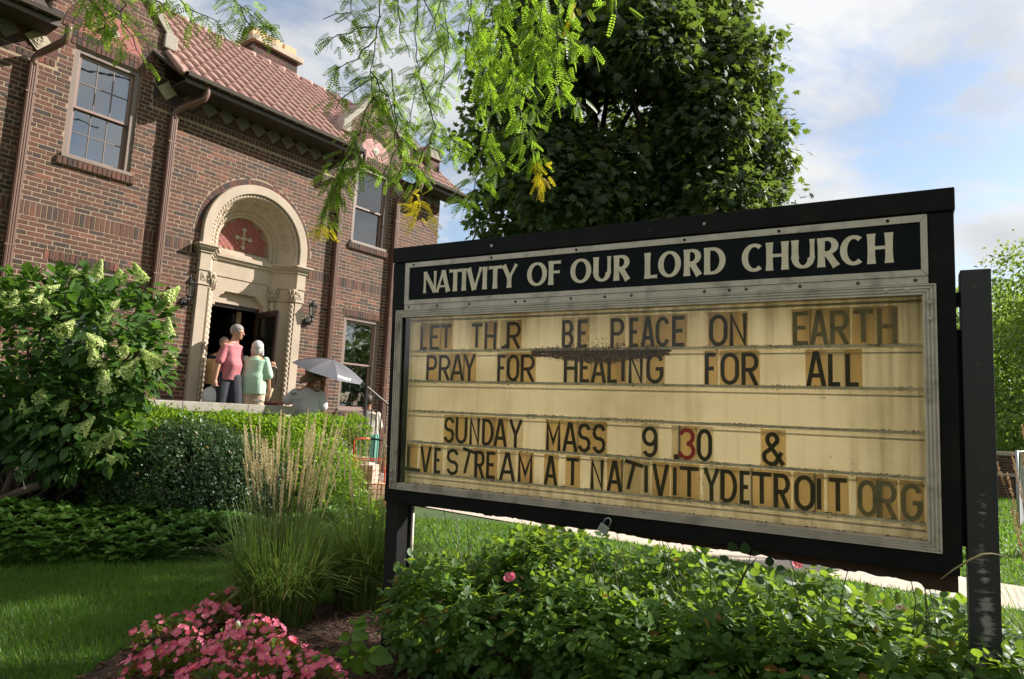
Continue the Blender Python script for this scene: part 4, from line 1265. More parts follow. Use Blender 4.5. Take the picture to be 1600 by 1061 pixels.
q = MB(); q.box(.120, 2.921, .048, .0595, -.476, -.466); q.build('track_lip', M['panel'], sign)
# dirt crumbs on the tracks
cr_ = MB()
for s in ROWS:
    for i in range(260):
        x = rr2.uniform(.13, 2.91); g = noise.noise(Vector((x * 5, s * 9, 0)))
        if g < -.05: continue
        h = rr2.uniform(.0006, .0026) * (1 + g * 2); w_ = rr2.uniform(.0015, .0045)
        cr_.box(x, x + w_, .036, .040, -s + .012, -s + .013 + h)
        if rr2.random() < .5: cr_.box(x, x + w_, .037, .043, -s - .005 - h, -s - .004)
for i in range(110):
    x = rr2.uniform(.15, 2.9); cr_.box(x, x + rr2.uniform(.002, .006), .030, .040, -1.488, -1.487 + rr2.uniform(.001, .005))
cr_.build('dirt_crumbs', M['rust'], sign, kind='stuff')
# nest of dead leaf litter caught behind the cover sheet
M['litter'] = mat_leaf('dead leaf litter', (.022, .010, .005), (.26, .12, .035), (.2, .09, .03), .2, .9, c3=(.42, .20, .06), p3=.86, nscale=14)
n = 7000
t = rng.random(n); x = 1.015 + .79 * np.clip(t + rng.normal(0, .02, n), 0, 1)
dens = np.exp(-((x - 1.42) / .30) ** 2)
s = .676 + rng.normal(0, 1, n) * (.007 + .023 * dens) + .012 * dens
s = np.where(rng.random(n) < .55, .690 + rng.random(n) * .05 * dens, s)
keep = rng.random(n) < (.35 + .65 * dens)
P_ = np.stack([x, .034 + .008 * rng.random(n), -s], 1)[keep]
fw_ = rng.normal(0, 1, P_.shape) * np.array([1, .4, 1]); nr_ = rng.normal(0, .5, P_.shape) + np.array([0, -1, 0])
o = leaf_cloud('leaf_litter', OVAL, P_, fw_, nr_, rng.uniform(.003, .013, len(P_)), M['litter'], sign)

# the rusty smear behind the litter, with ragged drips
n_ = 420; top_ = []; bot_ = []
nz = lambda x, k, m: noise.noise(Vector((x * k, m, 0)))
for i in range(n_ + 1):
    f = i / n_; x = 1.0 + .82 * f; e = max(0, math.sin(math.pi * f)) ** .5 * (.75 + .5 * nz(x, 7, 3))
    ce = .75 * math.exp(-((x - 1.33) / .13) ** 2) + .65 * math.exp(-((x - 1.52) / .12) ** 2)
    top_.append((x, -.674 + e * .010 * (1 + nz(x, 33, 1)) + e * .010 * max(0, nz(x, 110, 4))))
    bot_.append((x, -.682 - e * (.008 + .026 * ce) * (1 + .9 * nz(x, 16, 8)) - e * (.006 + .040 * ce) * max(0, nz(x, 48, 5) + .6 * nz(x, 150, 2))))
q = MB(); vs = [(x, .0462, z) for x, z in top_] + [(x, .0462, z) for x, z in bot_]
q.add(vs, [(i + 1, i, n_ + 1 + i, n_ + 2 + i) for i in range(n_)])
M['smear'] = mat_simple('rusty black grime', (.055, .024, .010), .95, .6, 30, .6, 60, stain=(.34, .14, .035), sscale=26, samt=.85)
q.build('rusty_smear', M['smear'], sign)

# ------------------------------------------------ letter shapes
def arc(cx, cy, rx, ry, a0, a1, n=14):
    return [(cx + rx * math.cos(rad(a0 + (a1 - a0) * i / n)), cy + ry * math.sin(rad(a0 + (a1 - a0) * i / n))) for i in range(n + 1)]
def oval(): return [[*arc(.5, .68, .5, .32, 0, 180), *arc(.5, .32, .5, .32, 180, 360), (1, .68)]]
G = {
 'I': [[(.5, 0), (.5, 1)]], 'L': [[(0, 1), (0, 0), (1, 0)]], 'T': [[(-.12, 1), (1.12, 1)], [(.5, 1), (.5, -.0)]],
 'E': [[(1.05, 1), (0, 1), (0, 0), (1.05, 0)], [(0, .52), (.85, .52)]], 'F': [[(1.05, 1), (0, 1), (0, -.08)], [(0, .50), (.85, .50)]],
 'H': [[(0, -.08), (0, 1.08)], [(1, -.08), (1, 1.08)], [(0, .5), (1, .5)]], 'N': [[(0, -.08), (0, 1.0), (1, 0), (1, 1.08)]],
 'A': [[(-.05, -.08), (.42, 1.02), (.58, 1.02), (1.05, -.08)], [(.15, .28), (.85, .28)]], 'V': [[(-.05, 1.08), (.45, .0), (.55, .0), (1.05, 1.08)]],
 'Y': [[(-.05, 1.08), (.5, .45), (1.05, 1.08)], [(.5, .45), (.5, -.08)]],
 'M': [[(0, -.08), (0, 1.0), (.5, .25), (1, 1.0), (1, -.08)]],
 'U': [[(0, 1.08), (0, .34), *arc(.5, .32, .5, .32, 180, 360), (1, 1.08)]],
 'O': oval(), '0': oval(),
 'C': [[*arc(.5, .68, .5, .32, 20, 180), *arc(.5, .32, .5, .32, 180, 340)]],
 'G': [[*arc(.5, .68, .5, .32, 20, 180), *arc(.5, .32, .5, .32, 180, 360), (1, .48), (.55, .48)]],
 'D': [[(0, 0), (.35, 0), *arc(.4, .5, .6, .5, -90, 90), (.35, 1), (0, 1), (0, -.0)]],
 'P': [[(0, -.08), (0, 1), (.5, 1), *arc(.55, .73, .45, .27, 90, -90), (.0, .46)]],
 'B': [[(0, 0), (0, 1), (.5, 1), *arc(.52, .76, .42, .24, 90, -90), (.0, .52)], [(0, .52), (.5, .52), *arc(.55, .26, .45, .26, 90, -90), (0, 0)]],
 'R': [[(0, -.08), (0, 1), (.5, 1), *arc(.55, .73, .45, .27, 90, -90), (.0, .46)], [(.45, .46), (1.02, -.08)]],
 'S': [[*arc(.5, .745, .5, .255, 15, 180, 8), *arc(.45, .75, .45, .25, 180, 250, 6), *arc(.55, .25, .45, .25, 70, 0, 6), *arc(.5, .255, .5, .255, 0, -165, 10)]],
 '9': [[*arc(.5, .70, .5, .30, 0, 360, 22)], [(1, .70), *arc(.5, .30, .5, .30, 0, -150, 12)]],
 '3': [[*arc(.45, .76, .5, .24, 165, -70, 14)], [(.45, .52), *arc(.45, .26, .55, .26, 75, -165, 16)]],
 '&': [[(1.05, -.02), (.25, .68), *arc(.45, .82, .27, .18, 200, -30, 12), (.25, .45), *arc(.42, .24, .42, .24, 150, 300, 10), (.95, .40)]],
 '.': [[(.5, .0), (.5, .12)]], 'j': [[(.1, .10), (.35, .0), (.9, .08), (.9, .5)]],
}
def ribbon(mb, pts, w, y, th, close=False, M2=None):
    """a flat stroke along 2D points (x, z); w: width or list"""
    P = [Vector((p[0], p[1])) for p in pts]
    Q = [P[0]]
    W = [w if not hasattr(w, '__len__') else w[0]]
    for i in range(1, len(P)):
        if (P[i] - Q[-1]).length > 1e-5: Q.append(P[i]); W.append(w if not hasattr(w, '__len__') else w[i])
    n = len(Q); Lf = []; Rt = []
    for i in range(n):
        if i == 0: d = (Q[1] - Q[0]).normalized(); nn_ = Vector((-d.y, d.x)); k = 1
        elif i == n - 1: d = (Q[-1] - Q[-2]).normalized(); nn_ = Vector((-d.y, d.x)); k = 1
        else:
            d0 = (Q[i] - Q[i - 1]).normalized(); d1 = (Q[i + 1] - Q[i]).normalized()
            n0 = Vector((-d0.y, d0.x)); n1_ = Vector((-d1.y, d1.x)); nn_ = (n0 + n1_)
            nn_ = nn_.normalized() if nn_.length > 1e-4 else n0
            k = 1 / max(.42, nn_.dot(n0))
        Lf.append(Q[i] + nn_ * (W[i] / 2 * k)); Rt.append(Q[i] - nn_ * (W[i] / 2 * k))
    vs = [(p.x, y, p.y) for p in Lf] + [(p.x, y, p.y) for p in Rt] + [(p.x, y + th, p.y) for p in Lf] + [(p.x, y + th, p.y) for p in Rt]
    fs = []
    for i in range(n - 1):
        fs += [(i, i + 1, n + i + 1, n + i)[::-1], (2 * n + i, 2 * n + i + 1, i + 1, i)[::-1], (n + i, n + i + 1, 3 * n + i + 1, 3 * n + i)[::-1]]
    fs += [(0, n, 3 * n, 2 * n), (n - 1, 2 * n - 1, 4 * n - 1, 3 * n - 1)[::-1]]
    if M2 is not None: vs = [tuple(M2 @ Vector(v)) for v in vs]
    mb.add(vs, fs)

def glyph(mb, ch, x0, x1, z0, z1, t, y, th=.0012, M2=None):
    w = x1 - x0 - t; h = z1 - z0 - t
    for k, st in enumerate(G[ch]):
        pts = [(x0 + t / 2 + px * w, z0 + t / 2 + pz * h) for px, pz in st]
        ribbon(mb, pts, t, y - k * .00025, th, M2=M2)

TXT = {
 0: "L .202 .26 y|E .278 .351 y|T .359 .439 y|T .587 .663 n|H .684 .76 y|j .795 .835 n|R .839 .925 y|B 1.197 1.262 n|E 1.293 1.351 y|P 1.487 1.559 n|E 1.594 1.645 y|A 1.66 1.725 y|C 1.738 1.805 y|E 1.824 1.89 y|O 2.013 2.097 y|N 2.112 2.188 y|E 2.403 2.47 y|A 2.480 2.548 y|R 2.562 2.635 y|T 2.657 2.734 y|H 2.753 2.825 y",
 1: "P .258 .335 y|R .354 .434 n|A .445 .534 y|Y .54 .617 y|F .779 .835 n|O .845 .922 y|R .937 1.023 y|H 1.213 1.291 n|E 1.31 1.367 y|A 1.379 1.456 y|L 1.472 1.53 y|I 1.545 1.57 y|N 1.591 1.665 n|G 1.689 1.775 y|F 1.992 2.046 y|O 2.069 2.152 y|R 2.169 2.242 y|A 2.462 2.536 y|L 2.552 2.606 n|L 2.623 2.68 y",
 3: "S .406 .478 y|U .492 .571 y|N .593 .66 n|D .682 .756 y|A .766 .846 y|Y .868 .947 n|M 1.108 1.192 y|A 1.212 1.292 y|S 1.302 1.373 y|S 1.388 1.459 y|9 1.666 1.744 n|. 1.828 1.857 n|3 1.861 1.938 r|0 1.951 2.02 n|& 2.259 2.355 y",
 4: "L .127 .196 y|V .233 .31 y|E .339 .39 n|S .433 .516 n|T .533 .627 t|R .637 .70 y|E .718 .78 y|A .812 .904 n|M .932 1.021 y|A 1.102 1.175 y|T 1.235 1.308 y|N 1.381 1.45 n|A 1.477 1.552 y|T 1.558 1.654 t|I 1.675 1.70 n|V 1.725 1.802 y|I 1.825 1.850 y|T 1.865 1.955 y|Y 1.985 2.055 n|D 2.067 2.139 y|E 2.156 2.205 n|T 2.213 2.297 y|R 2.311 2.377 y|O 2.401 2.483 y|I 2.491 2.515 y|T 2.544 2.617 y|O 2.662 2.735 y|R 2.74 2.808 y|G 2.829 2.903 y"}
for row, s in TXT.items():
    base = ROWS[row] - .012
    zb, zt = -base, -(base - .158)
    for i, it in enumerate(s.split('|')):
        g, a, b, kd = it.split(); a = float(a) - .003; b = float(b) + .003
        if row >= 3: a += .003; b += .003
        cw = (a + b) / 2
        pad = .005
        mk = M['tile_c'] if kd in 'nt' else M['tile_y']
        faint = (row == 0 and a > 2.3) or (row == 4 and a > 2.65)
        yb = .0520 - .0009 * (i % 3)
        q = MB(); q.box(a - pad, b + pad, yb, yb + .0016, -ROWS[row] + .005, zt + .012)
        tile_o = q.build('letter_card', mk, sign)
        tile_o['label'] = 'letter card reading ' + {'.': 'full stop', '&': 'ampersand', 'j': 'a slipped comma'}.get(g, g)
        q = MB(); t = .0195; LY = .0478
        if g in '.': ribbon(q, [(cw, zb), (cw, zb + .024)], .024, LY, .0012)
        elif g == 'j': glyph(q, g, a - .006, b + .004, zb, zb + .055, .017, LY)
        else:
            M2 = None
            if kd == 't':
                ct = Vector((cw, 0, (zb + zt) / 2)); M2 = Matrix.Translation(ct + Vector((0, 0, .006))) @ Matrix.Rotation(rad(14 if row == 4 else 0), 4, 'Y') @ Matrix.Translation(-ct)
            glyph(q, g, a, b, zb, zt, t, LY, M2=M2)
        q.build('letter', M['ink_red'] if kd == 'r' else (M['ink_faint'] if faint else M['ink']), tile_o)
# fallen letters lying across the others in the lowest row
q = MB(); ribbon(q, [(.105, -1.402), (.235, -1.408)],   .022, .0465, .0012); q.build('slipped_letter', M['ink'], sign)

# header lettering, flared roman
HT, HB = -.171, -.306
def flare(a, b, w0, w1=None, k=.30, n=8):
    w1 = w1 or w0
    pts = []; ws = []
    for i in range(n + 1):
        t = i / n; pts.append((a[0] + (b[0] - a[0]) * t, a[1] + (b[1] - a[1]) * t)); e = abs(2 * t - 1) ** 3
        ws.append((w0 + (w1 - w0) * t) * (1 + k * e))
    return pts, ws
def modring(cx, cy, rx, ry, a0, a1, thick, thin, n=28):
    pts = []; ws = []
    for i in range(n + 1):
        an = rad(a0 + (a1 - a0) * i / n); pts.append((cx + rx * math.cos(an), cy + ry * math.sin(an)))
        ws.append(thin + (thick - thin) * abs(math.cos(an)) ** 1.3)
    return pts, ws
K_, Th = .26, .125      # thick, thin relative to a 1.0 tall letter of ~.75 width (in height units)
def HG(ch, w):
    """strokes in height units, letter width w"""
    T = .215; t = .12
    S = []
    if ch == 'N': S = [flare((t / 2 + .01, 0), (t / 2 + .01, 1), t, k=.5), flare((t * .6, .97), (w - t * .6, .03), T * .9, k=.0), flare((w - t / 2 - .01, 0), (w - t / 2 - .01, 1), t, k=.5)]
    elif ch == 'A': S = [flare((.04, 0), (w * .50, 1), t, k=.4), flare((w * .50, .99), (w - T * .4, 0), T, k=.15), flare((w * .22, .27), (w * .78, .27), .09, k=0)]
    elif ch == 'T': S = [flare((w / 2, 0), (w / 2, .97), T, k=.22), flare((0, .935), (w, .935), t, k=.35)]
    elif ch == 'I': S = [flare((w / 2, 0), (w / 2, 1), T, k=.22)]
    elif ch == 'V': S = [flare((T * .4, 1), (w * .52, .0), T, k=.15), flare((w * .54, .02), (w - .04, 1), t, k=.4)]
    elif ch == 'Y': S = [flare((T * .4, 1), (w * .5, .42), T * .95, k=.12), flare((w * .5, .42), (w - .04, 1), t, k=.4), flare((w * .5, 0), (w * .5, .5), T, k=.2)]
    elif ch == 'O': S = [modring(w / 2, .5, w / 2 - T * .47, .5 - .055, 0, 360, T, .105, 40)]
    elif ch == 'F': S = [flare((T / 2, 0), (T / 2, 1), T, k=.22), flare((T * .5, .935), (w, .935), t, k=.3), flare((T * .5, .53), (w * .92, .53), .11, k=.3)]
    elif ch == 'U': S = [flare((T / 2, .35), (T / 2, 1), T, k=.2), modring(w / 2, .36, w / 2 - T * .5, .36 - .055, 180, 360, T, .10, 20), flare((w - t * .6, .33), (w - t * .6, 1), t * 1.15, k=.3)]
    elif ch == 'R': S = [flare((T / 2, 0), (T / 2, 1), T, k=.22), modring(w * .42, .715, w * .50 - T * .35, .285 - .05, 95, -95, T, .10, 18), flare((T * .5, .945), (w * .44, .945), .11, k=0), flare((T * .5, .485), (w * .44, .485), .10, k=0), flare((w * .42, .50), (w - T * .4, 0), T, k=.15)]
    elif ch == 'L': S = [flare((T / 2, 0), (T / 2, 1), T, k=.22), flare((T * .5, .065), (w, .065), t, k=.4)]
    elif ch == 'D': S = [flare((T / 2, 0), (T / 2, 1), T, k=.1), modring(w * .38, .5, w * .62 - T * .5, .5 - .055, 92, -92, T, .11, 24), flare((T * .5, .945), (w * .40, .945), .11, k=0), flare((T * .5, .055), (w * .40, .055), .11, k=0)]
    elif ch == 'C': S = [modring(w * .56, .5, w * .56 - T * .47, .5 - .055, 52, 308, T, .115, 32)]
    elif ch == 'H': S = [flare((T / 2, 0), (T / 2, 1), T, k=.22), flare((w - T / 2, 0), (w - T / 2, 1), T, k=.22), flare((T * .5, .52), (w - T * .5, .52), .11, k=0)]
    return S
HTX = "N .251 .349|A .350 .452|T .446 .536|I .541 .570|V .576 .682|I .689 .720|T .731 .822|Y .822 .925|O .992 1.118|F 1.130 1.205|O 1.265 1.388|U 1.402 1.502|R 1.520 1.610|L 1.691 1.757|O 1.763 1.880|R 1.897 1.985|D 1.998 2.102|C 2.180 2.282|H 2.292 2.390|U 2.405 2.503|R 2.517 2.606|C 2.610 2.708|H 2.720 2.818"
H_ = HT - HB
for it in HTX.split('|'):
    g, a, b = it.split(); a, b = float(a), float(b)
    q = MB()
    for k, (pts, ws) in enumerate(HG(g, (b - a) / H_)):
        ribbon(q, [(a + px * H_, HB + pz * H_) for px, pz in pts], [w * H_ for w in ws], -.0052 - k * .0003, .0015)
    q.build('header_letter', M['cream_letter'], sign)

# small details: padlock, tape patches
q = MB(); q.tube([(1.487, -.010, -1.578), (1.487, -.010, -1.552), (1.497, -.010, -1.538), (1.512, -.010, -1.538), (1.520, -.010, -1.552), (1.520, -.010, -1.575)], .0042, 8)
lockM = Matrix.Translation((1.503, 0, -1.575)) @ Matrix.Rotation(rad(28), 4, 'Y') @ Matrix.Translation((-1.503, 0, 1.575))
lock = empty('padlock', mat=SM @ lockM, label='small open steel padlock hanging from the lower edge of the church sign', cat='padlock')
q.build('shackle', M['brass'], lock, smooth=True)
q = MB(); q.box(1.476, 1.530, -.020, .000, -1.625, -1.578); q.build('lock_body', M['brass'], lock, bevel=.004)
lock.matrix_world = SM @ lockM @ Matrix.Translation((0, -.004, -.006))
for x in (1.27, 1.37):
    q = MB(); q.box(x, x + .04, .0005, .0019, -1.585, -1.562); q.build('tape_patch', M['header'], sign)
# posts
q = MB(); q.box(-.012, .085, .03, .185, -2.62, -1.53); q.box(-.012, .085, .03, .185, -1.52, -.12); q.build('post', M['sign_post'], sign, bevel=.004)
q = MB(); q.tube([(.098, .165, -1.60), (.098, .165, -2.46)], .011, 8); q.lathe([(.016, 0), (.016, .05)], 8, c=(.098, .165, -2.50)); q.tube([(.098, .165, -2.46), (.098, .165, -2.56)], .012, 8); q.build('conduit', M['alu'], sign, smooth=True)
# right post: free standing beside the case, paint scraped off its face
def mat_scuffed():
    m, nt, out = new_mat('scraped charcoal post'); L = nt.links
    tcn = N(nt, 'ShaderNodeTexCoord'); sp = N(nt, 'ShaderNodeSeparateXYZ'); L.new(tcn.outputs['Object'], sp.inputs[0])
    mp = N(nt, 'ShaderNodeMapping'); mp.inputs['Scale'].default_value = (22, 22, 85); L.new(tcn.outputs['Object'], mp.inputs[0])
    no = N(nt, 'ShaderNodeTexNoise', Scale=1.0, Detail=5.0); L.new(mp.outputs[0], no.inputs['Vector'])
    # strongest round a wandering vertical line, only low down
    wn_ = N(nt, 'ShaderNodeTexNoise', Scale=3.0, Detail=2.0); L.new(tcn.outputs['Object'], wn_.inputs['Vector'])
    ax = N(nt, 'ShaderNodeMath', operation='MULTIPLY_ADD'); ax.inputs[1].default_value = .05; L.new(wn_.outputs['Fac'], ax.inputs[0]); ax.inputs[2].default_value = -3.138
    dxn = N(nt, 'ShaderNodeMath', operation='ADD'); L.new(sp.outputs['X'], dxn.inputs[0]); L.new(ax.outputs[0], dxn.inputs[1])
    ab = N(nt, 'ShaderNodeMath', operation='ABSOLUTE'); L.new(dxn.outputs[0], ab.inputs[0])
    mr = N(nt, 'ShaderNodeMapRange'); mr.inputs['From Min'].default_value = 0.0; mr.inputs['From Max'].default_value = .045; mr.inputs['To Min'].default_value = .33; mr.inputs['To Max'].default_value = .0; L.new(ab.outputs[0], mr.inputs['Value'])
    zr = N(nt, 'ShaderNodeMapRange'); zr.inputs['From Min'].default_value = -1.15; zr.inputs['From Max'].default_value = -1.8; zr.inputs['To Min'].default_value = -.30; zr.inputs['To Max'].default_value = .02; L.new(sp.outputs['Z'], zr.inputs['Value'])
    s1 = N(nt, 'ShaderNodeMath', operation='ADD'); L.new(no.outputs['Fac'], s1.inputs[0]); L.new(mr.outputs[0], s1.inputs[1])
    s2 = N(nt, 'ShaderNodeMath', operation='ADD'); L.new(s1.outputs[0], s2.inputs[0]); L.new(zr.outputs[0], s2.inputs[1])
    th = N(nt, 'ShaderNodeMapRange'); th.inputs['From Min'].default_value = .655; th.inputs['From Max'].default_value = .86; L.new(s2.outputs[0], th.inputs['Value'])
    mx_ = N(nt, 'ShaderNodeMixRGB'); mx_.inputs[1].default_value = (.022, .020, .022, 1); mx_.inputs[2].default_value = (.26, .24, .22, 1); L.new(th.outputs[0], mx_.inputs[0])
    bs = N(nt, 'ShaderNodeBsdfPrincipled', Roughness=.5); L.new(mx_.outputs[0], bs.inputs['Base Color']); L.new(bs.outputs[0], out.inputs[0])
    return m
M['scuffed'] = mat_scuffed()
q = MB(); q.box(3.062, 3.170, .02, .148, -2.60, -.352); q.build('post', M['scuffed'], sign, bevel=.004)
q = MB(); q.box(3.044, 3.064, .06, .11, -.50, -.44); q.box(3.044, 3.064, .06, .11, -1.50, -.60); q.build('post_bracket', M['sign_black'], sign)
# ------------------------------------------------------------------ vegetation
DIAM = ([(0, 0, 0), (.27, .5, .05), (0, 1, -.02), (-.27, .5, .05), (0, .5, 0)], [(0, 1, 2, 4), (0, 4, 2, 3)])
UP = np.array([0, 0, 1.0])

def rvec(n): return unit(rng.normal(0, 1, (n, 3)))

def shell_points(blobs, n, inner=.72, low=-.9):
    """points in the outer shell of a union of spheres; returns point, outward direction"""
    blobs = np.array(blobs, float); c = blobs[:, :3]; r = blobs[:, 3]
    w = r ** 2; pick = rng.choice(len(blobs), n * 2, p=w / w.sum())
    d = rvec(n * 2); rr_ = r[pick] * (inner + (1.03 - inner) * rng.random(n * 2) ** .6)
    P = c[pick] + d * rr_[:, None]
    dist = np.linalg.norm(P[:, None, :] - c[None], axis=2) / r[None]
    keep = (dist.min(axis=1) > inner * .82) & (d[:, 2] > low)
    P, d = P[keep][:n], d[keep][:n]
    return P, d

def cull(P, *arr, band=8):
    return (P,) + arr

def clumpy(P, d, n_clump, spread, per):
    """turn sparse anchor points into clumps of leaves"""
    Q = np.repeat(P, per, axis=0) + rng.normal(0, spread, (len(P) * per, 3)) * np.array([1, 1, .7])
    return Q, np.repeat(d, per, axis=0)

def branchy(mb, base, tips, r0, r1, rnd, wob=.15, n=6, segs=6):
    for t in tips:
        b = Vector(base); e = Vector(t); pts = []
        for i in range(segs + 1):
            f = i / segs; p = b.lerp(e, f); k = math.sin(math.pi * f) * wob * (e - b).length
            p += Vector((rnd.uniform(-1, 1), rnd.uniform(-1, 1), rnd.uniform(-.3, 1))) * k * .5; pts.append(p)
        mb.tube(pts, [r0 + (r1 - r0) * i / segs for i in range(segs + 1)], n)

def tree(label, base, trunk_h, blobs, n_leaf, size, tmpl, leaf_mat, cat='tree', group=None, trunk_r=.25, inner=.7, name='tree', lean=(0, 0), hang=.5, clump=6, spread=.22):
    t = empty(name, tuple(base), 0, label, cat, group)
    base = np.array(base, float)
    rel = [(b[0] - base[0], b[1] - base[1], b[2] - base[2], b[3]) for b in blobs]
    mb = MB(); rnd = random.Random(int(abs(base[0]) * 100) + n_leaf)
    top = Vector((lean[0], lean[1], trunk_h))
    pts = [Vector((0, 0, -.05)), Vector((lean[0] * .1, lean[1] * .1, trunk_h * .1)), Vector((lean[0] * .4 + .05, lean[1] * .5, trunk_h * .5)), top]
    mb.tube(pts, [trunk_r * 1.5, trunk_r * 1.08, trunk_r * .9, trunk_r * .72], 12)
    mb.build('trunk', M['bark'], t, smooth=True)
    mb = MB()
    for b in rel[:26]:
        branchy(mb, top - Vector((0, 0, rnd.uniform(0, trunk_h * .2))), [(b[0], b[1], b[2])], trunk_r * .42, trunk_r * .07, rnd)
    mb.build('branches', M['bark'], t, smooth=True)
    P, d = shell_points(rel, n_leaf // clump, inner)
    Q, dd = clumpy(P, d, 0, spread, clump)
    n = len(Q)
    fwd = unit(dd * .6 + rvec(n) * .8 - UP * hang)
    nrm = unit(dd * .7 + UP * .8 + rvec(n) * .55)
    leaf_cloud('crown', tmpl, Q, fwd, nrm, size * rng.uniform(.7, 1.25, n), leaf_mat, t)
    return t

def blobs_in(cx, cy, cz, rx, ry, rz, n, r0, r1, seed=1, shell=True):
    r_ = np.random.default_rng(seed); out = []
    for i in range(n):
        d = r_.normal(0, 1, 3); d /= np.linalg.norm(d)
        k = r_.uniform(.62, .92) if shell else r_.random() ** .33
        out.append((cx + d[0] * rx * k, cy + d[1] * ry * k, cz + d[2] * rz * k, r_.uniform(r0, r1)))
    return out

# big dark maple behind the sign
mb_ = blobs_in(3.55, 24.0, 11.6, 5.5, 5.2, 6.3, 66, 1.05, 1.9, 4)
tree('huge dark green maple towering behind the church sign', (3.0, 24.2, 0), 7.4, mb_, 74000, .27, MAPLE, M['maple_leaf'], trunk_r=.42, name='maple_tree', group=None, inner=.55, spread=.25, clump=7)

# ---- honey locust: hanging sprays in view, high canopy above them
loc = empty('honey_locust_tree', (-4.6, 1.2, 0), 0, 'feathery honey locust whose bright drooping branches hang into the top of the picture', 'tree')
LB = np.array([-4.6, 1.2, 0])
tw = MB(); fP = []; fF = []; fS = []; yP = []; yF = []; yS = []
rl = random.Random(21)
def strand(pts, dens=16, yellow=False, fs=.165, side=.14, r0=.006, sub=True):
    """pts: (px, py, depth) of the photograph turned into points in space"""
    P = [Vector((at(*p) - LB).tolist()) for p in pts]
    Q = []
    for a, b in zip(P[:-1], P[1:]):
        m = max(2, int((b - a).length / .09))
        for i in range(m): Q.append(a.lerp(b, i / m) + Vector((rl.gauss(0, .011), rl.gauss(0, .011), rl.gauss(0, .009))))
    Q.append(P[-1])
    n = len(Q)
    tw.tube(Q, [r0 * (1 - .8 * i / n) + .0018 for i in range(n)], 5)
    tot = sum((Q[i + 1] - Q[i]).length for i in range(n - 1))
    for k in range(int(tot * dens * 2.5)):
        f = rl.random() ** .85; q = Q[min(n - 1, int(f * (n - 1)))]
        h = Vector((rl.gauss(0, 1), rl.gauss(0, 1), rl.gauss(-.35, .45))).normalized()
        p = q + h * rl.uniform(0, side)
        if rl.random() < .35: tw.tube([q, q.lerp(p, .6) + Vector((0, 0, .01)), p], [.003, .0022, .0014], 4)
        isy = yellow and f > .78
        L_ = fs * rl.uniform(.7, 1.2) * (.75 if isy else 1)
        (yP if isy else fP).append(tuple(p)); (yF if isy else fF).append(tuple((h * .8 + Vector((0, 0, -.55))).normalized())); (yS if isy else fS).append(L_)
        if rl.random() < .6:
            h2 = (h + Vector((rl.gauss(0, .6), rl.gauss(0, .6), rl.gauss(0, .3)))).normalized()
            (yP if isy else fP).append(tuple(p)); (yF if isy else fF).append(tuple((h2 * .8 + Vector((0, 0, -.35))).normalized())); (yS if isy else fS).append(L_ * .85)

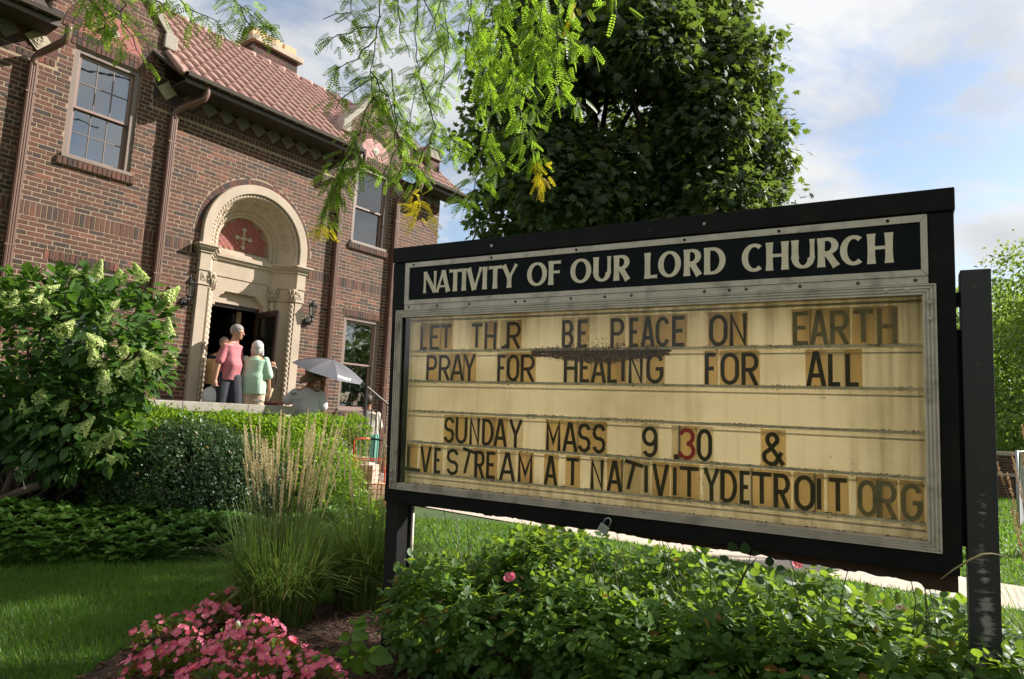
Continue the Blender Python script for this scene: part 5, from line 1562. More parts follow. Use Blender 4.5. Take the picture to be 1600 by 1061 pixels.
def px_strands():
    S = [
     # top-left sprays over the first dormer
     ([(60, -120, 5.2), (120, -30, 5.3), (165, 30, 5.3), (150, 50, 5.3)], 12), ([(120, -30, 5.3), (190, 20, 5.4), (205, 60, 5.4), (225, 95, 5.4)], 13),
     ([(150, -60, 5.5), (200, 10, 5.5), (175, 25, 5.5), (145, 35, 5.5), (130, 45, 5.4)], 15), 
     ([(250, -90, 5.8), (285, 10, 5.8), (340, 35, 5.9), (345, 52, 5.9)], 18), 
     ([(330, -60, 6.0), (380, 15, 6.0), (415, 40, 6.0), (425, 48, 6.0)], 18), ([(380, 15, 6.0), (385, 35, 6.0), (395, 45, 6.0)], 18), ([(200, -80, 5.5), (240, -5, 5.5), (262, 20, 5.5)], 14),
     # left hanging strand with the yellow tip
     ([(600, -60, 6.4), (590, 40, 6.4), (580, 110, 6.4), (583, 175, 6.4), (555, 215, 6.4)], 13), ([(583, 150, 6.4), (548, 230, 6.5), (525, 268, 6.5), (505, 300, 6.5)], 17),
     ([(548, 240, 6.5), (512, 312, 6.5), (500, 350, 6.5), (498, 374, 6.5)], 30, True), ([(555, 215, 6.4), (565, 255, 6.4), (560, 262, 6.4)], 16),
     ([(560, -40, 6.3), (545, 20, 6.3), (505, 30, 6.3)], 15), ([(590, 40, 6.4), (530, 55, 6.4), (510, 70, 6.4)], 15), ([(590, 60, 6.4), (545, 100, 6.4), (520, 110, 6.4)], 14), ([(585, 120, 6.4), (540, 150, 6.5), (525, 170, 6.5)], 16),
     ([(580, 110, 6.4), (612, 165, 6.4), (620, 200, 6.4)], 16), ([(612, 110, 6.5), (618, 190, 6.5), (618, 225, 6.5), (640, 270, 6.5)], 15),
     # strand over the second dormer
     ([(660, -60, 6.8), (650, 60, 6.8), (655, 120, 6.8), (640, 190, 6.8), (625, 235, 6.8)], 13), ([(640, 190, 6.8), (615, 240, 6.8), (600, 268, 6.8), (607, 285, 6.8)], 22),
     ([(655, 120, 6.8), (680, 200, 6.8), (655, 250, 6.8), (652, 300, 6.8), (655, 330, 6.8), (664, 356, 6.8)], 24, True), ([(650, 250, 6.8), (632, 275, 6.8)], 20),
     ([(690, -60, 6.9), (700, 60, 6.9), (690, 130, 6.9), (680, 180, 6.9), (700, 215, 6.9), (712, 222, 6.9)], 13), ([(700, 60, 6.9), (660, 100, 6.9), (630, 140, 6.9)], 13), ([(700, 215, 6.9), (715, 225, 6.9), (705, 238, 6.9)], 28),
     # middle mass
     ([(760, -60, 6.6), (770, 40, 6.6), (760, 110, 6.6), (770, 175, 6.6), (755, 235, 6.6)], 10), ([(755, 225, 6.6), (750, 265, 6.6), (740, 300, 6.6), (725, 325, 6.6)], 21), ([(755, 230, 6.6), (775, 258, 6.6), (778, 270, 6.6)], 19),
     ([(820, -60, 6.2), (830, 40, 6.2), (860, 95, 6.2), (850, 120, 6.2)], 16), ([(800, 100, 6.4), (805, 160, 6.4), (820, 200, 6.4), (835, 240, 6.4), (840, 265, 6.4), (853, 292, 6.4)], 20, True), ([(830, 40, 6.2), (800, 90, 6.3), (800, 130, 6.3), (790, 165, 6.3)], 17),
     ([(880, -60, 6.0), (870, 40, 6.0), (868, 100, 6.0), (866, 150, 6.0), (862, 180, 6.0)], 8), ([(866, 140, 6.0), (895, 155, 6.0), (915, 170, 6.0)], 20), ([(870, 60, 6.0), (915, 70, 6.0), (940, 85, 6.0)], 17), ([(868, 80, 6.0), (905, 100, 6.0)], 17),
     ([(900, -60, 6.0), (905, 5, 6.0), (907, 25, 6.0)], 17, True), ([(950, -70, 6.1), (960, 5, 6.1), (965, 30, 6.1)], 12),
     ([(740, -60, 6.5), (735, 30, 6.5), (725, 90, 6.5), (715, 130, 6.5)], 16), ([(790, -60, 6.4), (780, 60, 6.4), (790, 110, 6.4)], 19), ([(850, -60, 6.1), (845, 50, 6.1), (835, 110, 6.2)], 19),
     ([(720, -60, 6.7), (740, 60, 6.7), (760, 140, 6.7), (735, 180, 6.7)], 13), ([(640, -60, 6.7), (670, 20, 6.7), (720, 70, 6.7)], 13), ([(620, -60, 6.6), (625, 50, 6.6), (640, 90, 6.6)], 12), ([(700, -60, 6.6), (680, 30, 6.6), (690, 80, 6.6)], 14),
     ([(800, -70, 6.3), (815, 20, 6.3), (870, 50, 6.3), (900, 60, 6.2)], 17), ([(780, -70, 6.3), (760, 20, 6.3), (740, 60, 6.3)], 17), ([(840, 90, 6.2), (820, 150, 6.3), (850, 185, 6.3)], 16),
    ]
    for s in S: strand(s[0], s[1], len(s) > 2 and s[2])
px_strands()
# high canopy above the picture: thin layers of sprays in broken patches, gap shaped to clear the window's reflection
ncan = 0
for i in range(150):
    x = rl.uniform(-3.4, 2.2); y = rl.uniform(3.8, 9.2); z = 6.6 + rl.uniform(0, 2.6) + max(0, y - 6.5) * .75
    if noise.noise(Vector((x * .8 + 5, y * .8, 3))) < -.16 or abs(y - (9.5 - .29 * (x + 6.2))) < 1.1: continue
    p0 = Vector((x, y, z)) - Vector(LB.tolist())
    for j in range(5):
        h = Vector((rl.gauss(0, 1), rl.gauss(0, 1), rl.gauss(0, .25))).normalized()
        e = p0 + h * rl.uniform(.4, .85)
        tw.tube([p0, p0.lerp(e, .5) + Vector((0, 0, .05)), e], [.008, .006, .002], 4)
        for m in range(13):
            q = p0.lerp(e, rl.random()) + Vector((rl.gauss(0, .06), rl.gauss(0, .06), rl.gauss(0, .05)))
            hh = Vector((rl.gauss(0, 1), rl.gauss(0, 1), rl.gauss(-.4, .3))).normalized()
            fP.append(tuple(q)); fF.append(tuple(hh)); fS.append(rl.uniform(.18, .27)); ncan += 1
# unseen canopy added over and behind the camera to darken the sign's reflections
for i in range(150):
    x = rl.uniform(-8, 3.0); y = rl.uniform(-6, 3.6); z = 4.6 + rl.uniform(0, 3.2) + max(0, y) * .5
    if noise.noise(Vector((x * .7 + 5, y * .7, 9))) < -.22 or (y > 1 and z < 2.2 + .68 * y + 1.2): continue
    p0 = Vector((x, y, z)) - Vector(LB.tolist())
    for m in range(17):
        q = p0 + Vector((rl.gauss(0, .38), rl.gauss(0, .38), rl.gauss(0, .22)))
        hh = Vector((rl.gauss(0, 1), rl.gauss(0, 1), rl.gauss(-.4, .3))).normalized()
        fP.append(tuple(q)); fF.append(tuple(hh)); fS.append(rl.uniform(.28, .40))
def put_fronds(name, P, F, S, mat):
    P = np.array(P); F = np.array(F); S = np.array(S)
    nr = unit(UP[None] * .8 + rng.normal(0, .5, P.shape))
    leaf_cloud(name, FROND, P, F, nr, S, mat, loc)
put_fronds('foliage', fP, fF, fS, M['locust_leaf'])
put_fronds('yellow_tip_foliage', yP, yF, yS, M['locust_yellow'])
# limbs from the trunk, out of the picture on the left, to the sprays
lim = MB()
for tgt in ((-3.2, 4.4, 7.2), (-1.2, 5.8, 6.9), (.2, 6.4, 6.6), (1.2, 5.2, 7.4), (-2.4, 7.8, 8.2), (-.5, 8.4, 8.6), (1.8, 7.4, 8.2), (-3.2, 6.2, 7.8)):
    a = Vector((0, 0, 4.6)); b = Vector((tgt[0] - LB[0], tgt[1] - LB[1], tgt[2])); pts = []
    for i in range(9):
        f = i / 8; p = a.lerp(b, f); p.z += math.sin(math.pi * f) * .9; p += Vector((rl.gauss(0, .06), rl.gauss(0, .06), 0)); pts.append(p)
    lim.tube(pts, [.10 - .082 * i / 8 for i in range(9)], 8)
lim.build('limbs', M['bark'], loc, smooth=True)
q = MB(); q.tube([(0, 0, -.1), (.02, 0, .4), (.05, .05, 2.4), (0, 0, 4.8)], [.30, .22, .19, .14], 12); q.build('trunk', M['bark'], loc, smooth=True)
tw.build('twigs', M['twig'], loc, kind='stuff')

# ---- blades and reeds
def blades(name, B, h, lean, L_, droop, w, mat, parent=None, segs=5, kind='stuff'):
    """B (n,3) base; h (n,2) heading; lean, L_, droop, w arrays"""
    n = len(B); t = np.linspace(0, 1, segs + 1)
    h3 = np.concatenate([unit(h), np.zeros((n, 1))], 1); sd = np.stack([-h3[:, 1], h3[:, 0], np.zeros(n)], 1)
    tt = t[None, :, None]
    ln = lean[:, None, None]; dr = droop[:, None, None]; LL = L_[:, None, None]
    ctr = B[:, None, :] + LL * (tt * np.cos(ln) * UP + tt * np.sin(ln) * h3[:, None, :] + dr * tt ** 2.2 * h3[:, None, :] * .75 - dr * tt ** 2.6 * .75 * UP)
    ww = (w[:, None, None] * (1 - tt ** 2.5) * .5)
    Lf = ctr[:, :-1] - sd[:, None, :] * ww[:, :-1]; Rt = ctr[:, :-1] + sd[:, None, :] * ww[:, :-1]
    V = np.concatenate([Lf, Rt, ctr[:, -1:]], 1)
    k = segs
    faces = [(i, k + i, k + i + 1, i + 1) for i in range(k - 1)] + [(k - 1, 2 * k - 1, 2 * k)]
    me = tile_mesh(name, np.zeros((2 * k + 1, 3)), faces, n, V.reshape(-1, 3))
    return link(name, me, mat, parent, kind=kind), ctr

def reed(label, cx, cy, r, nb, npl, hb, hp, lean_dir=(0, 0), plume_mat='plume', group='tall feather reed grass clumps', plen=.26):
    g = empty('reed_grass', (cx, cy, 0), 0, label, 'ornamental grass', group)
    a = rng.random(nb) * 2 * np.pi; rr_ = r * np.sqrt(rng.random(nb))
    B = np.stack([np.cos(a) * rr_, np.sin(a) * rr_, np.zeros(nb)], 1)
    a2 = a + rng.normal(0, .6, nb); h = np.stack([np.cos(a2), np.sin(a2)], 1) + np.array(lean_dir) * .4
    blades('blades', B, h, rng.uniform(.02, .30, nb), hb * rng.uniform(.55, 1.1, nb), rng.uniform(.03, .85, nb) ** 1.5, rng.uniform(.006, .014, nb), M['reed_blade'], g, 8)
    a = rng.random(npl) * 2 * np.pi; rr_ = r * .7 * np.sqrt(rng.random(npl))
    B = np.stack([np.cos(a) * rr_, np.sin(a) * rr_, np.zeros(npl)], 1)
    h = np.stack([np.cos(a), np.sin(a)], 1) + np.array(lean_dir)
    Ls = hp * rng.uniform(.72, 1.04, npl)
    ob, ctr = blades('stems', B, h, rng.uniform(.02, .17, npl) + .12 * np.linalg.norm(lean_dir), Ls, rng.uniform(.0, .07, npl), np.full(npl, .004), M['stem'], g, 8)
    # plumes: bristly slim spikes round the stem ends
    pp = []; pf = []
    for i in range(npl):
        e = ctr[i, -1]; d = unit(ctr[i, -1] - ctr[i, -3]); L_ = plen * rng.uniform(.75, 1.15)
        m = 210
        f = rng.random(m); base = e[None] - d[None] * (L_ * f)[:, None]
        rad_ = .0048 * np.sin(np.pi * np.clip(f * .92 + .06, 0, 1)) ** .6
        pr = rvec(m); base = base + pr * rad_[:, None]
        pp.append(base); pf.append(unit(d[None] * 2.6 + pr * .6))
    pp = np.concatenate(pp); pf = np.concatenate(pf)
    leaf_cloud('plumes', DIAM, pp, pf, rvec(len(pp)), rng.uniform(.008, .015, len(pp)), M[plume_mat], g, asp=np.full(len(pp), .7))
    return g
reed('large reed grass clump with tan plumes left of the sign post', -1.50, 4.85, .22, 1350, 115, .90, 1.42, (.05, 0))
reed('smaller reed grass clump directly behind the left sign post', -1.02, 5.35, .20, 1000, 40, .92, 1.34, (.12, 0))
reed('reed grass clump with rusty plumes right of the scraped post', 2.78, 3.35, .16, 500, 22, 1.0, 1.62, (-.25, .1), 'plume_red')

# ---- lawn blades
def in_poly(x, y, poly):
    c = np.zeros(len(x), bool); n = len(poly); j = n - 1
    for i in range(n):
        xi, yi = poly[i]; xj, yj = poly[j]
        k = ((yi > y) != (yj > y)) & (x < (xj - xi) * (y - yi) / (yj - yi + 1e-12) + xi); c ^= k; j = i
    return c
BED = [(-2.15, 3.7), (-2.2, 4.5), (-1.75, 4.95), (-1.3, 5.3), (-.6, 5.75), (.2, 5.5), (1.2, 4.75), (2.4, 3.95), (3.6, 3.1), (2.6, 1.2), (.5, .4), (-1.5, 1.6)]
def lawn_patch(x0, x1, y0, y1, n, L0, L1, w0, w1, segs=3):
    x = rng.uniform(x0, x1, n); y = rng.uniform(y0, y1, n)
    s = (x + .82) * WN[0] + (y - 10.46) * WN[1]
    keep = ~in_poly(x, y, BED) & ~((s > -.02) & (s < 1.32)) & (np.abs(x / y) < .86)
    x, y = x[keep], y[keep]; n = len(x)
    B = np.stack([x, y, np.zeros(n)], 1); a = rng.random(n) * 6.283
    return B, np.stack([np.cos(a), np.sin(a)], 1), rng.uniform(.05, .5, n), rng.uniform(L0, L1, n), rng.uniform(.1, .8, n), rng.uniform(w0, w1, n)
parts_ = [lawn_patch(-5.4, -.4, 3.3, 6.8, 95000, .05, .105, .003, .0055), lawn_patch(-2.6, 6.5, 5.2, 9.6, 80000, .05, .10, .006, .010), lawn_patch(2.0, 14, 8.0, 19, 60000, .07, .12, .012, .022), lawn_patch(1.9, 5.5, 3.4, 6.5, 25000, .05, .10, .005, .009)]
cc = [np.concatenate(z) for z in zip(*parts_)]
gr, _ = blades('grass', *cc, M['grass_blade'], None, 3)
gr['kind'] = 'stuff'; tag(gr, 'short mown green lawn grass around the flower bed', 'grass')

# ---- pachysandra ground cover
gx = []; 
n = 2700
fe = lambda x: np.interp(x, [-6.5, -4.13, -3.3, -2.3, -1.6], [5.25, 5.72, 6.12, 6.42, 6.95])
x = rng.uniform(-7.2, -1.75, n); y = fe(x) + .08 + rng.random(n) ** 1.1 * 2.2
z = .20 + .11 * np.sin(x * 3.1) * np.sin(y * 2.7) + .10 * np.minimum(1, (y - fe(x)) * 1.5) + rng.normal(0, .035, n)
z = np.where(y - fe(x) < .2, z * rng.uniform(.3, 1, n), z)
k = 8
az = (np.arange(k) / k * 2 * np.pi)[None] + rng.random(n)[:, None] * 6
el = rng.uniform(-.05, .75, (n, k))
F = np.stack([np.cos(az) * np.cos(el), np.sin(az) * np.cos(el), np.sin(el)], 2).reshape(-1, 3)
Pp = np.repeat(np.stack([x, y, z], 1), k, 0)
o = leaf_cloud('ground_cover', ROUND, Pp, F, np.tile(UP, (len(Pp), 1)) + rng.normal(0, .25, (len(Pp), 3)), rng.uniform(.055, .095, len(Pp)), M['pachy_leaf'], asp=np.full(len(Pp), .62))
tag(o, 'low glossy green ground cover between the lawn and the shrubs', 'ground cover')

# ---- hedges and dark shrubs
def box_hedge(label, u0, u1, w0, w1, top, n, mat, size):
    h = empty('clipped_hedge', tuple(fac(0, 0, 0)), ANG, label, 'hedge')
    x = rng.uniform(u0, u1, n); yy = rng.uniform(w0, w1, n)
    face = rng.random(n)
    P = np.zeros((n, 3)); d = np.zeros((n, 3))
    m = face < .42   # top
    P[m] = np.stack([x[m], -yy[m], top - .10 * rng.random(m.sum()) ** 2 + .05 * rng.random(m.sum())], 1); d[m] = (0, 0, 1)
    m = face >= .42  # front
    P[m] = np.stack([x[m], -(w1 - .14 * rng.random(m.sum()) ** 2), rng.random(m.sum()) * (top - .05) + .05], 1); d[m] = (0, -1, .2)
    bump = np.array([noise.noise(Vector((a * 2.1, b * 2.1, c * 2.1))) for a, b, c in P[:, :3]])
    P += d * (bump * .16)[:, None]
    leaf_cloud('foliage', DIAM, P, unit(d * .7 + rvec(n) * .8 + UP * .35), unit(d + rvec(n) * .8), size * rng.uniform(.6, 1.3, n), mat, h)
    # upright new shoots on the top
    ns = 900; sx_ = rng.uniform(u0, u1, ns); sy_ = -rng.uniform(w0, w1, ns); k = 9
    t = np.linspace(0, 1, k)[None]; hgt = rng.uniform(.04, .13, ns)[:, None]
    lx = rng.normal(0, .25, ns)[:, None]; ly = rng.normal(0, .25, ns)[:, None]
    bz = np.array([noise.noise(Vector((a * 2.1, b * 2.1, top * 2.1))) for a, b in zip(sx_, sy_)])[:, None] * .16
    Ps = np.stack([sx_[:, None] + lx * t * hgt, sy_[:, None] + ly * t * hgt, top + bz - .02 + hgt * t], 2).reshape(-1, 3)
    az = rng.random(len(Ps)) * 6.283; Fd = np.stack([np.cos(az), np.sin(az), np.full(len(Ps), .7)], 1)
    leaf_cloud('new_shoots', DIAM, Ps, Fd, np.tile(UP, (len(Ps), 1)) + rng.normal(0, .5, (len(Ps), 3)), size * rng.uniform(.7, 1.2, len(Ps)), M['privet_leaf'], h)
    q = MB(); q.box(u0 + .2, u1 - .2, -w1 + .25, -w0 - .15, 0, top - .3); q.build('woody_core', M['bark'], h)
box_hedge('long clipped hedge with bright new growth below the porch wall', 3.2, 6.9, 1.95, 3.0, 1.22, 42000, M['privet_leaf'], .042)

def shrub(name, label, blobs, n, size, mat, tmpl=DIAM, hang=.1, group=None, cat='shrub', inner=.7):
    b0 = np.mean(np.array(blobs)[:, :3], 0)
    s = empty(name, (b0[0], b0[1], 0), 0, label, cat, group)
    rel = [(b[0] - b0[0], b[1] - b0[1], b[2], b[3]) for b in blobs]
    P, d = shell_points(rel, n // 5, inner); keep = P[:, 2] > .03; P, d = P[keep], d[keep]
    Q, dd = clumpy(P, d, 0, size * .9, 5); m = len(Q)
    leaf_cloud('foliage', tmpl, Q, unit(dd * .6 + rvec(m) * .8 - UP * hang), unit(dd * .8 + rvec(m) * .5 + UP * .5), size * rng.uniform(.6, 1.3, m), mat, s)
    q = MB(); rnd = random.Random(n)
    for b in rel:
        for k in range(5):
            e = Vector((b[0] + rnd.gauss(0, b[3] * .5), b[1] + rnd.gauss(0, b[3] * .5), b[2] + rnd.uniform(0, b[3])))
            branchy(q, (rnd.gauss(0, .12), rnd.gauss(0, .12), 0), [tuple(e)], .012, .003, rnd, .12, 5)
    q.build('stems', M['twig'], s, kind='stuff')
    return s
def B_(px, py, depth, rp):
    p = at(px, py, depth); return (p[0], p[1], p[2], rp * depth / F_PX)
shrub('dark_shrub', 'broad dark green shrub growing between the hydrangea and the reed grass', [B_(235, 748, 7.7, 82), B_(295, 742, 7.6, 84), B_(350, 752, 7.7, 72), B_(300, 800, 7.5, 60), B_(400, 765, 7.9, 58), B_(200, 790, 7.8, 60), B_(370, 800, 7.7, 52), B_(260, 712, 7.8, 48), B_(325, 705, 7.8, 40)], 42000, .043, M['dark_leaf'])
shrub('green_shrub', 'loose mid green shrub behind the reed grass plumes', [B_(480, 735, 8.4, 60), B_(510, 765, 8.2, 55), B_(500, 790, 8.0, 60), B_(560, 820, 7.9, 42)], 15000, .05, M['privet_leaf'])
shrub('dark_shrub', 'dark undergrowth in the shade beneath the hydrangea at the left edge', [B_(40, 740, 8.4, 90), B_(130, 745, 8.4, 80), B_(-60, 730, 8.4, 90), B_(60, 660, 8.6, 90), B_(150, 660, 8.6, 70)], 16000, .07, M['dark_leaf'])

# ---- hydrangea
HB_ = [B_(60, 570, 7.4, 145), B_(165, 530, 7.2, 88), B_(205, 570, 7.1, 62), B_(125, 640, 7.0, 82), B_(-80, 570, 7.5, 160), B_(175, 690, 6.9, 38), B_(238, 500, 7.2, 30), B_(60, 470, 7.4, 50), B_(130, 455, 7.4, 38), B_(215, 450, 7.3, 25), B_(90, 690, 7.0, 60), B_(20, 640, 7.0, 70)]
hb0 = np.array([-5.1, 7.5])
hyd = empty('hydrangea_shrub', (hb0[0], hb0[1], 0), 0, 'large hydrangea shrub with lime green cone flowers in front of the brick wall', 'shrub')
rel = [(b[0] - hb0[0], b[1] - hb0[1], b[2], b[3]) for b in HB_]
P, d = shell_points(rel, 5200, .55, -1)
n = len(P)
F = unit(d * .75 + rvec(n) * .45 - UP * .35); NR = unit(d * .7 + UP * .7 + rvec(n) * .3); SZ = rng.uniform(.10, .17, n)
wpos = P + np.array([hb0[0], hb0[1], 0]); cd = np.linalg.norm(wpos - np.array([0, 0, 1.5]), axis=1)
inview = (wpos[:, 0] / wpos[:, 1] > -.76)
order = np.argsort(np.where(inview, cd, 99)); sel = order[:280]; rest_i = order[280:]
leaf_cloud('leaves', OVAL, P[rest_i], F[rest_i], NR[rest_i], SZ[rest_i], M['hyd_leaf'], hyd, asp=np.full(len(rest_i), 1.15))
def single_leaves(P, F, NR, SZ, idx, tmpl, mat, parent, name='leaf', aspect=1.15):
    mb = MB(); mb.add([(v[0] * aspect, v[1], v[2]) for v in tmpl[0]], tmpl[1]); me = mb.mesh(name); me.materials.append(mat)
    for i in idx:
        f = unit(F[i]); s = unit(np.cross(f, NR[i])); u = np.cross(s, f); k = SZ[i]
        o = bpy.data.objects.new(name, me); COL.objects.link(o); o.parent = parent
        o.matrix_local = Matrix(((s[0] * k, f[0] * k, u[0] * k, P[i][0]), (s[1] * k, f[1] * k, u[1] * k, P[i][1]), (s[2] * k, f[2] * k, u[2] * k, P[i][2]), (0, 0, 0, 1)))
single_leaves(P, F, NR, SZ, sel, OVAL, M['hyd_leaf'], hyd)
q = MB(); rnd = random.Random(9)
for b in rel[:9]:
    for k in range(4):
        branchy(q, (rnd.gauss(-.1, .12), rnd.gauss(.1, .12), 0), [(b[0] + rnd.gauss(0, b[3] * .4), b[1] + rnd.gauss(0, b[3] * .3), b[2] + rnd.uniform(-.1, .3))], .024, .007, rnd, .15, 6)
q.build('stems', M['bark'], hyd, smooth=True)
# cone flower heads
FLO = ([(0, 0, 0), (.32, .18, .05), (.42, .52, .02), (0, .30, 0), (.18, .9, 0), (-.18, .9, 0), (-.42, .52, .02), (-.32, .18, .05)], [(0, 1, 2, 3), (0, 3, 2, 4), (0, 3, 5, 6), (0, 6, 7)])
fl_me = []
for v in range(3):
    m = 420; t = rng.random(m) ** .8; a = rng.random(m) * 6.283; R_ = .080 * rng.uniform(.72, 1.05, m) * (1 - t * .88) * (1 + .15 * np.sin(a * 3 + v))
    Pf = np.stack([np.cos(a) * R_, np.sin(a) * R_, t * .20 - .05], 1); nf = unit(np.stack([np.cos(a), np.sin(a), np.full(m, .55)], 1) + rvec(m) * .3)
    tv = np.array([(0, .0, 0), (.5, .0, 0), (.5, .5, .1), (0, .5, .02), (-.5, .5, .1), (-.5, 0, 0), (-.5, -.5, .1), (0, -.5, .02), (.5, -.5, .1)]) ; tf = [(0, 1, 2, 3), (0, 3, 4, 5), (0, 5, 6, 7), (0, 7, 8, 1)]
    fdir = unit(np.cross(nf, rvec(m)))
    s_ = unit(np.cross(fdir, nf)); u = nf; k = rng.uniform(.011, .018, m)[:, None, None]
    V = Pf[:, None] + k * (tv[None, :, 0:1] * s_[:, None] + tv[None, :, 1:2] * fdir[:, None] + tv[None, :, 2:3] * u[:, None])
    me = tile_mesh('flower_head', tv, tf, m, V.reshape(-1, 3)); me.materials.append(M['hyd_flower']); fl_me.append(me)
fp = [(400, 65, 1.25), (310, 75, 1), (500, 85, 1.1), (585, 75, 1.15), (690, 165, 1.5), (150, 185, .9), (270, 295, 1.25), (395, 350, 1.2), (515, 380, .8), (395, 425, 1.1), (430, 470, .9), (520, 470, 1.3), (435, 525, 1.2), (640, 430, 1.3), (712, 425, .9), (700, 300, 1.0), (165, 570, .9), (260, 620, .8), (345, 705, 1.), (445, 750, 1.), (390, 785, .95), (565, 735, .8), (505, 730, .6), (470, 835, .6), (90, 345, .7), (210, 215, .9), (60, 195, 1.2), (445, 245, .5), (15, 150, 1.), (95, 615, .6), (200, 130, .9), (110, 150, .9), (470, 190, .6)]
for i, (x, y, s) in enumerate(fp):
    px, py = x / 2.653, 400 + y / 2.653
    best = 7.4
    for b in HB_:
        q2 = at(px, py, b[1]); dd_ = math.hypot(q2[0] - b[0], q2[2] - b[2])
        if dd_ < b[3]: best = min(best, b[1] - math.sqrt(b[3] ** 2 - dd_ ** 2))
    p = at(px, py, best - .03)
    o = bpy.data.objects.new('flower_head', fl_me[i % 3]); COL.objects.link(o); o.parent = hyd; o['kind'] = 'stuff'
    o.location = (p[0] - hb0[0], p[1] - hb0[1], p[2] - .03)
    o.rotation_euler = (rnd.uniform(-.1, .9), rnd.uniform(-.2, 1.0), rnd.uniform(0, 6)); o.scale = (s * .95,) * 3

# leaning stake, fallen rail and wire under the hydrangea
st = empty('broken_stake', (0, 0, 0), 0, 'weathered leaning wooden stake wired to a fallen rail under the hydrangea', 'stake')
a, b = at(4, 782, 6.9), at(38, 690, 6.9); q = MB(); q.tube([tuple(a), tuple((a + b) / 2 + np.array([.01, 0, 0])), tuple(b)], [.045, .040, .036], 8); q.build('stake', M['deadwood'], st, smooth=True)
a, b = at(2, 780, 6.75), at(60, 758, 6.75); q = MB(); q.tube([tuple(a), tuple((a + b) / 2), tuple(b)], [.036, .042, .040], 8); q.build('rail', M['deadwood'], st, smooth=True)
a, b = at(29, 712, 6.85), at(39, 764, 6.72); q = MB(); q.tube([tuple(a), tuple(b)], .005, 5); q.lathe([(.02, 0), (.02, .02)], 8, c=tuple(b)); q.build('tie_wire', M['alu'], st)

# ---- rose bushes under the sign
def sgn(sx, sy, z): 
    p = SO + EX * sx + np.array([BK[0], BK[1], 0]) * sy; return np.array([p[0], p[1], z])
rose_g = 'rose bushes in a row under the sign'
flower_me = {}
def petal_flower(name, n_pet, L_, w, cup, mat, stam=True):
    mb = MB()
    for k in range(n_pet):
        a = 2 * math.pi * k / n_pet; ca, sa = math.cos(a), math.sin(a)
        for (r, wd, z) in (): pass
        pr = [(0.0, .0, 0), (.45, .5, cup * .3), (.8, .55, cup * .8), (1.0, .0, cup)]
        vs = [(0, 0, 0), (.5, -.42, cup * .35), (.92, -.30, cup), (1.02, 0, cup * 1.0), (.92, .30, cup), (.5, .42, cup * .35), (.55, 0, cup * .12)]
        vs = [((x * ca - y * w * sa) * L_, (x * sa + y * w * ca) * L_, z * L_) for x, y, z in vs]
        mb.add(vs, [(0, 1, 6), (1, 2, 3, 6), (6, 3, 4, 5), (0, 6, 5)], 0)
    if stam: mb.lathe([(.16 * L_, .03 * L_), (.16 * L_, .18 * L_), (.05 * L_, .26 * L_)], 7, mi=1)
    me = mb.mesh(name); me.materials.append(mat); me.materials.append(M['stamen']); return me
rose_me = petal_flower('rose_flower', 5, .034, 1.3, .45, M['rose_petal'])
labels = ['first rose bush, nearest the left sign post, with one pink bloom', 'second rose bush from the left sign post', 'middle rose bush below the padlock with orange young leaves', 'rose bush below the right half of the sign, a tall dark shoot rising from it', 'rose bush by the lower right corner of the sign', 'nearest rose bush, beside the scraped right post']
for i in range(6):
    sx = .60 + i * .475
    c = sgn(sx, .22, 0)
    blobs = []
    rnd = random.Random(50 + i)
    for k in range(9):
        sy_ = -.14 + .98 * (k + .5) / 9; p = sgn(sx + rnd.uniform(-.26, .26), sy_, rnd.uniform(.24, .44) + max(0, sy_) * .14); blobs.append((p[0], p[1], p[2], rnd.uniform(.17, .26)))
    b0 = sgn(sx, .2, 0)
    s = empty('rose_bush', (b0[0], b0[1], 0), 0, labels[i], 'rose bush', rose_g)
    rel = [(b[0] - b0[0], b[1] - b0[1], b[2], b[3]) for b in blobs]
    P, d = shell_points(rel, 1150, .45); keep = P[:, 2] > .05; P, d = P[keep], d[keep]
    # compound leaves: five leaflets on a short stalk
    n = len(P); ax = unit(d * .7 + rvec(n) * .7 - UP * .15); nr = unit(d * .5 + UP * .8 + rvec(n) * .4); sd_ = unit(np.cross(ax, nr))
    LP = []; LF = []; LN = []
    for (t, k) in ((.11, 0), (.075, 1), (.075, -1), (.038, 1), (.038, -1)):
        LP.append(P + ax * t * .9); LF.append(unit(ax * (1 if k == 0 else .45) + sd_ * k + rvec(n) * .15)); LN.append(nr + rvec(n) * .15)
    LP, LF, LN = map(np.concatenate, (LP, LF, LN)); LS = rng.uniform(.030, .064, len(LP))
    wpos = LP + b0; cd = np.linalg.norm(wpos - np.array([0, 0, 1.5]), axis=1); order = np.argsort(cd); sel, ri = order[:90], order[90:]
    leaf_cloud('leaves', ROUND, LP[ri], LF[ri], LN[ri], LS[ri], M['rose_leaf'], s)
    single_leaves(LP, LF, LN, LS, sel, ROUND, M['rose_leaf'], s, aspect=1.0)
    q = MB()
    for b in rel:
        branchy(q, (rnd.gauss(0, .06), rnd.gauss(0, .06), 0), [(b[0], b[1], b[2] + b[3])], .007, .0025, rnd, .15, 5)
    for k in range(5):
        e = (rnd.uniform(-.3, .3), rnd.uniform(-.2, .5), rnd.uniform(.78, .95)); branchy(q, (rnd.gauss(0, .05), rnd.gauss(0, .05), .2), [e], .005, .0018, rnd, .1, 5)
    q.build('canes', M['stem'], s, kind='stuff')
def flower_at(me, px, py, depth, parent, sc=1.0):
    p = at(px, py, depth); o = bpy.data.objects.new(me.name.split('.')[0], me); COL.objects.link(o); o.parent = parent
    inv = parent.location; o.location = (p[0] - inv[0], p[1] - inv[1], p[2] - inv[2])
    o.rotation_euler = (rl.uniform(.5, 1.3), rl.uniform(-.3, .3), rl.uniform(-.5, .5)); o.scale = (sc,) * 3
roses = [o for o in COL.objects if o.name.startswith('rose_bush')]
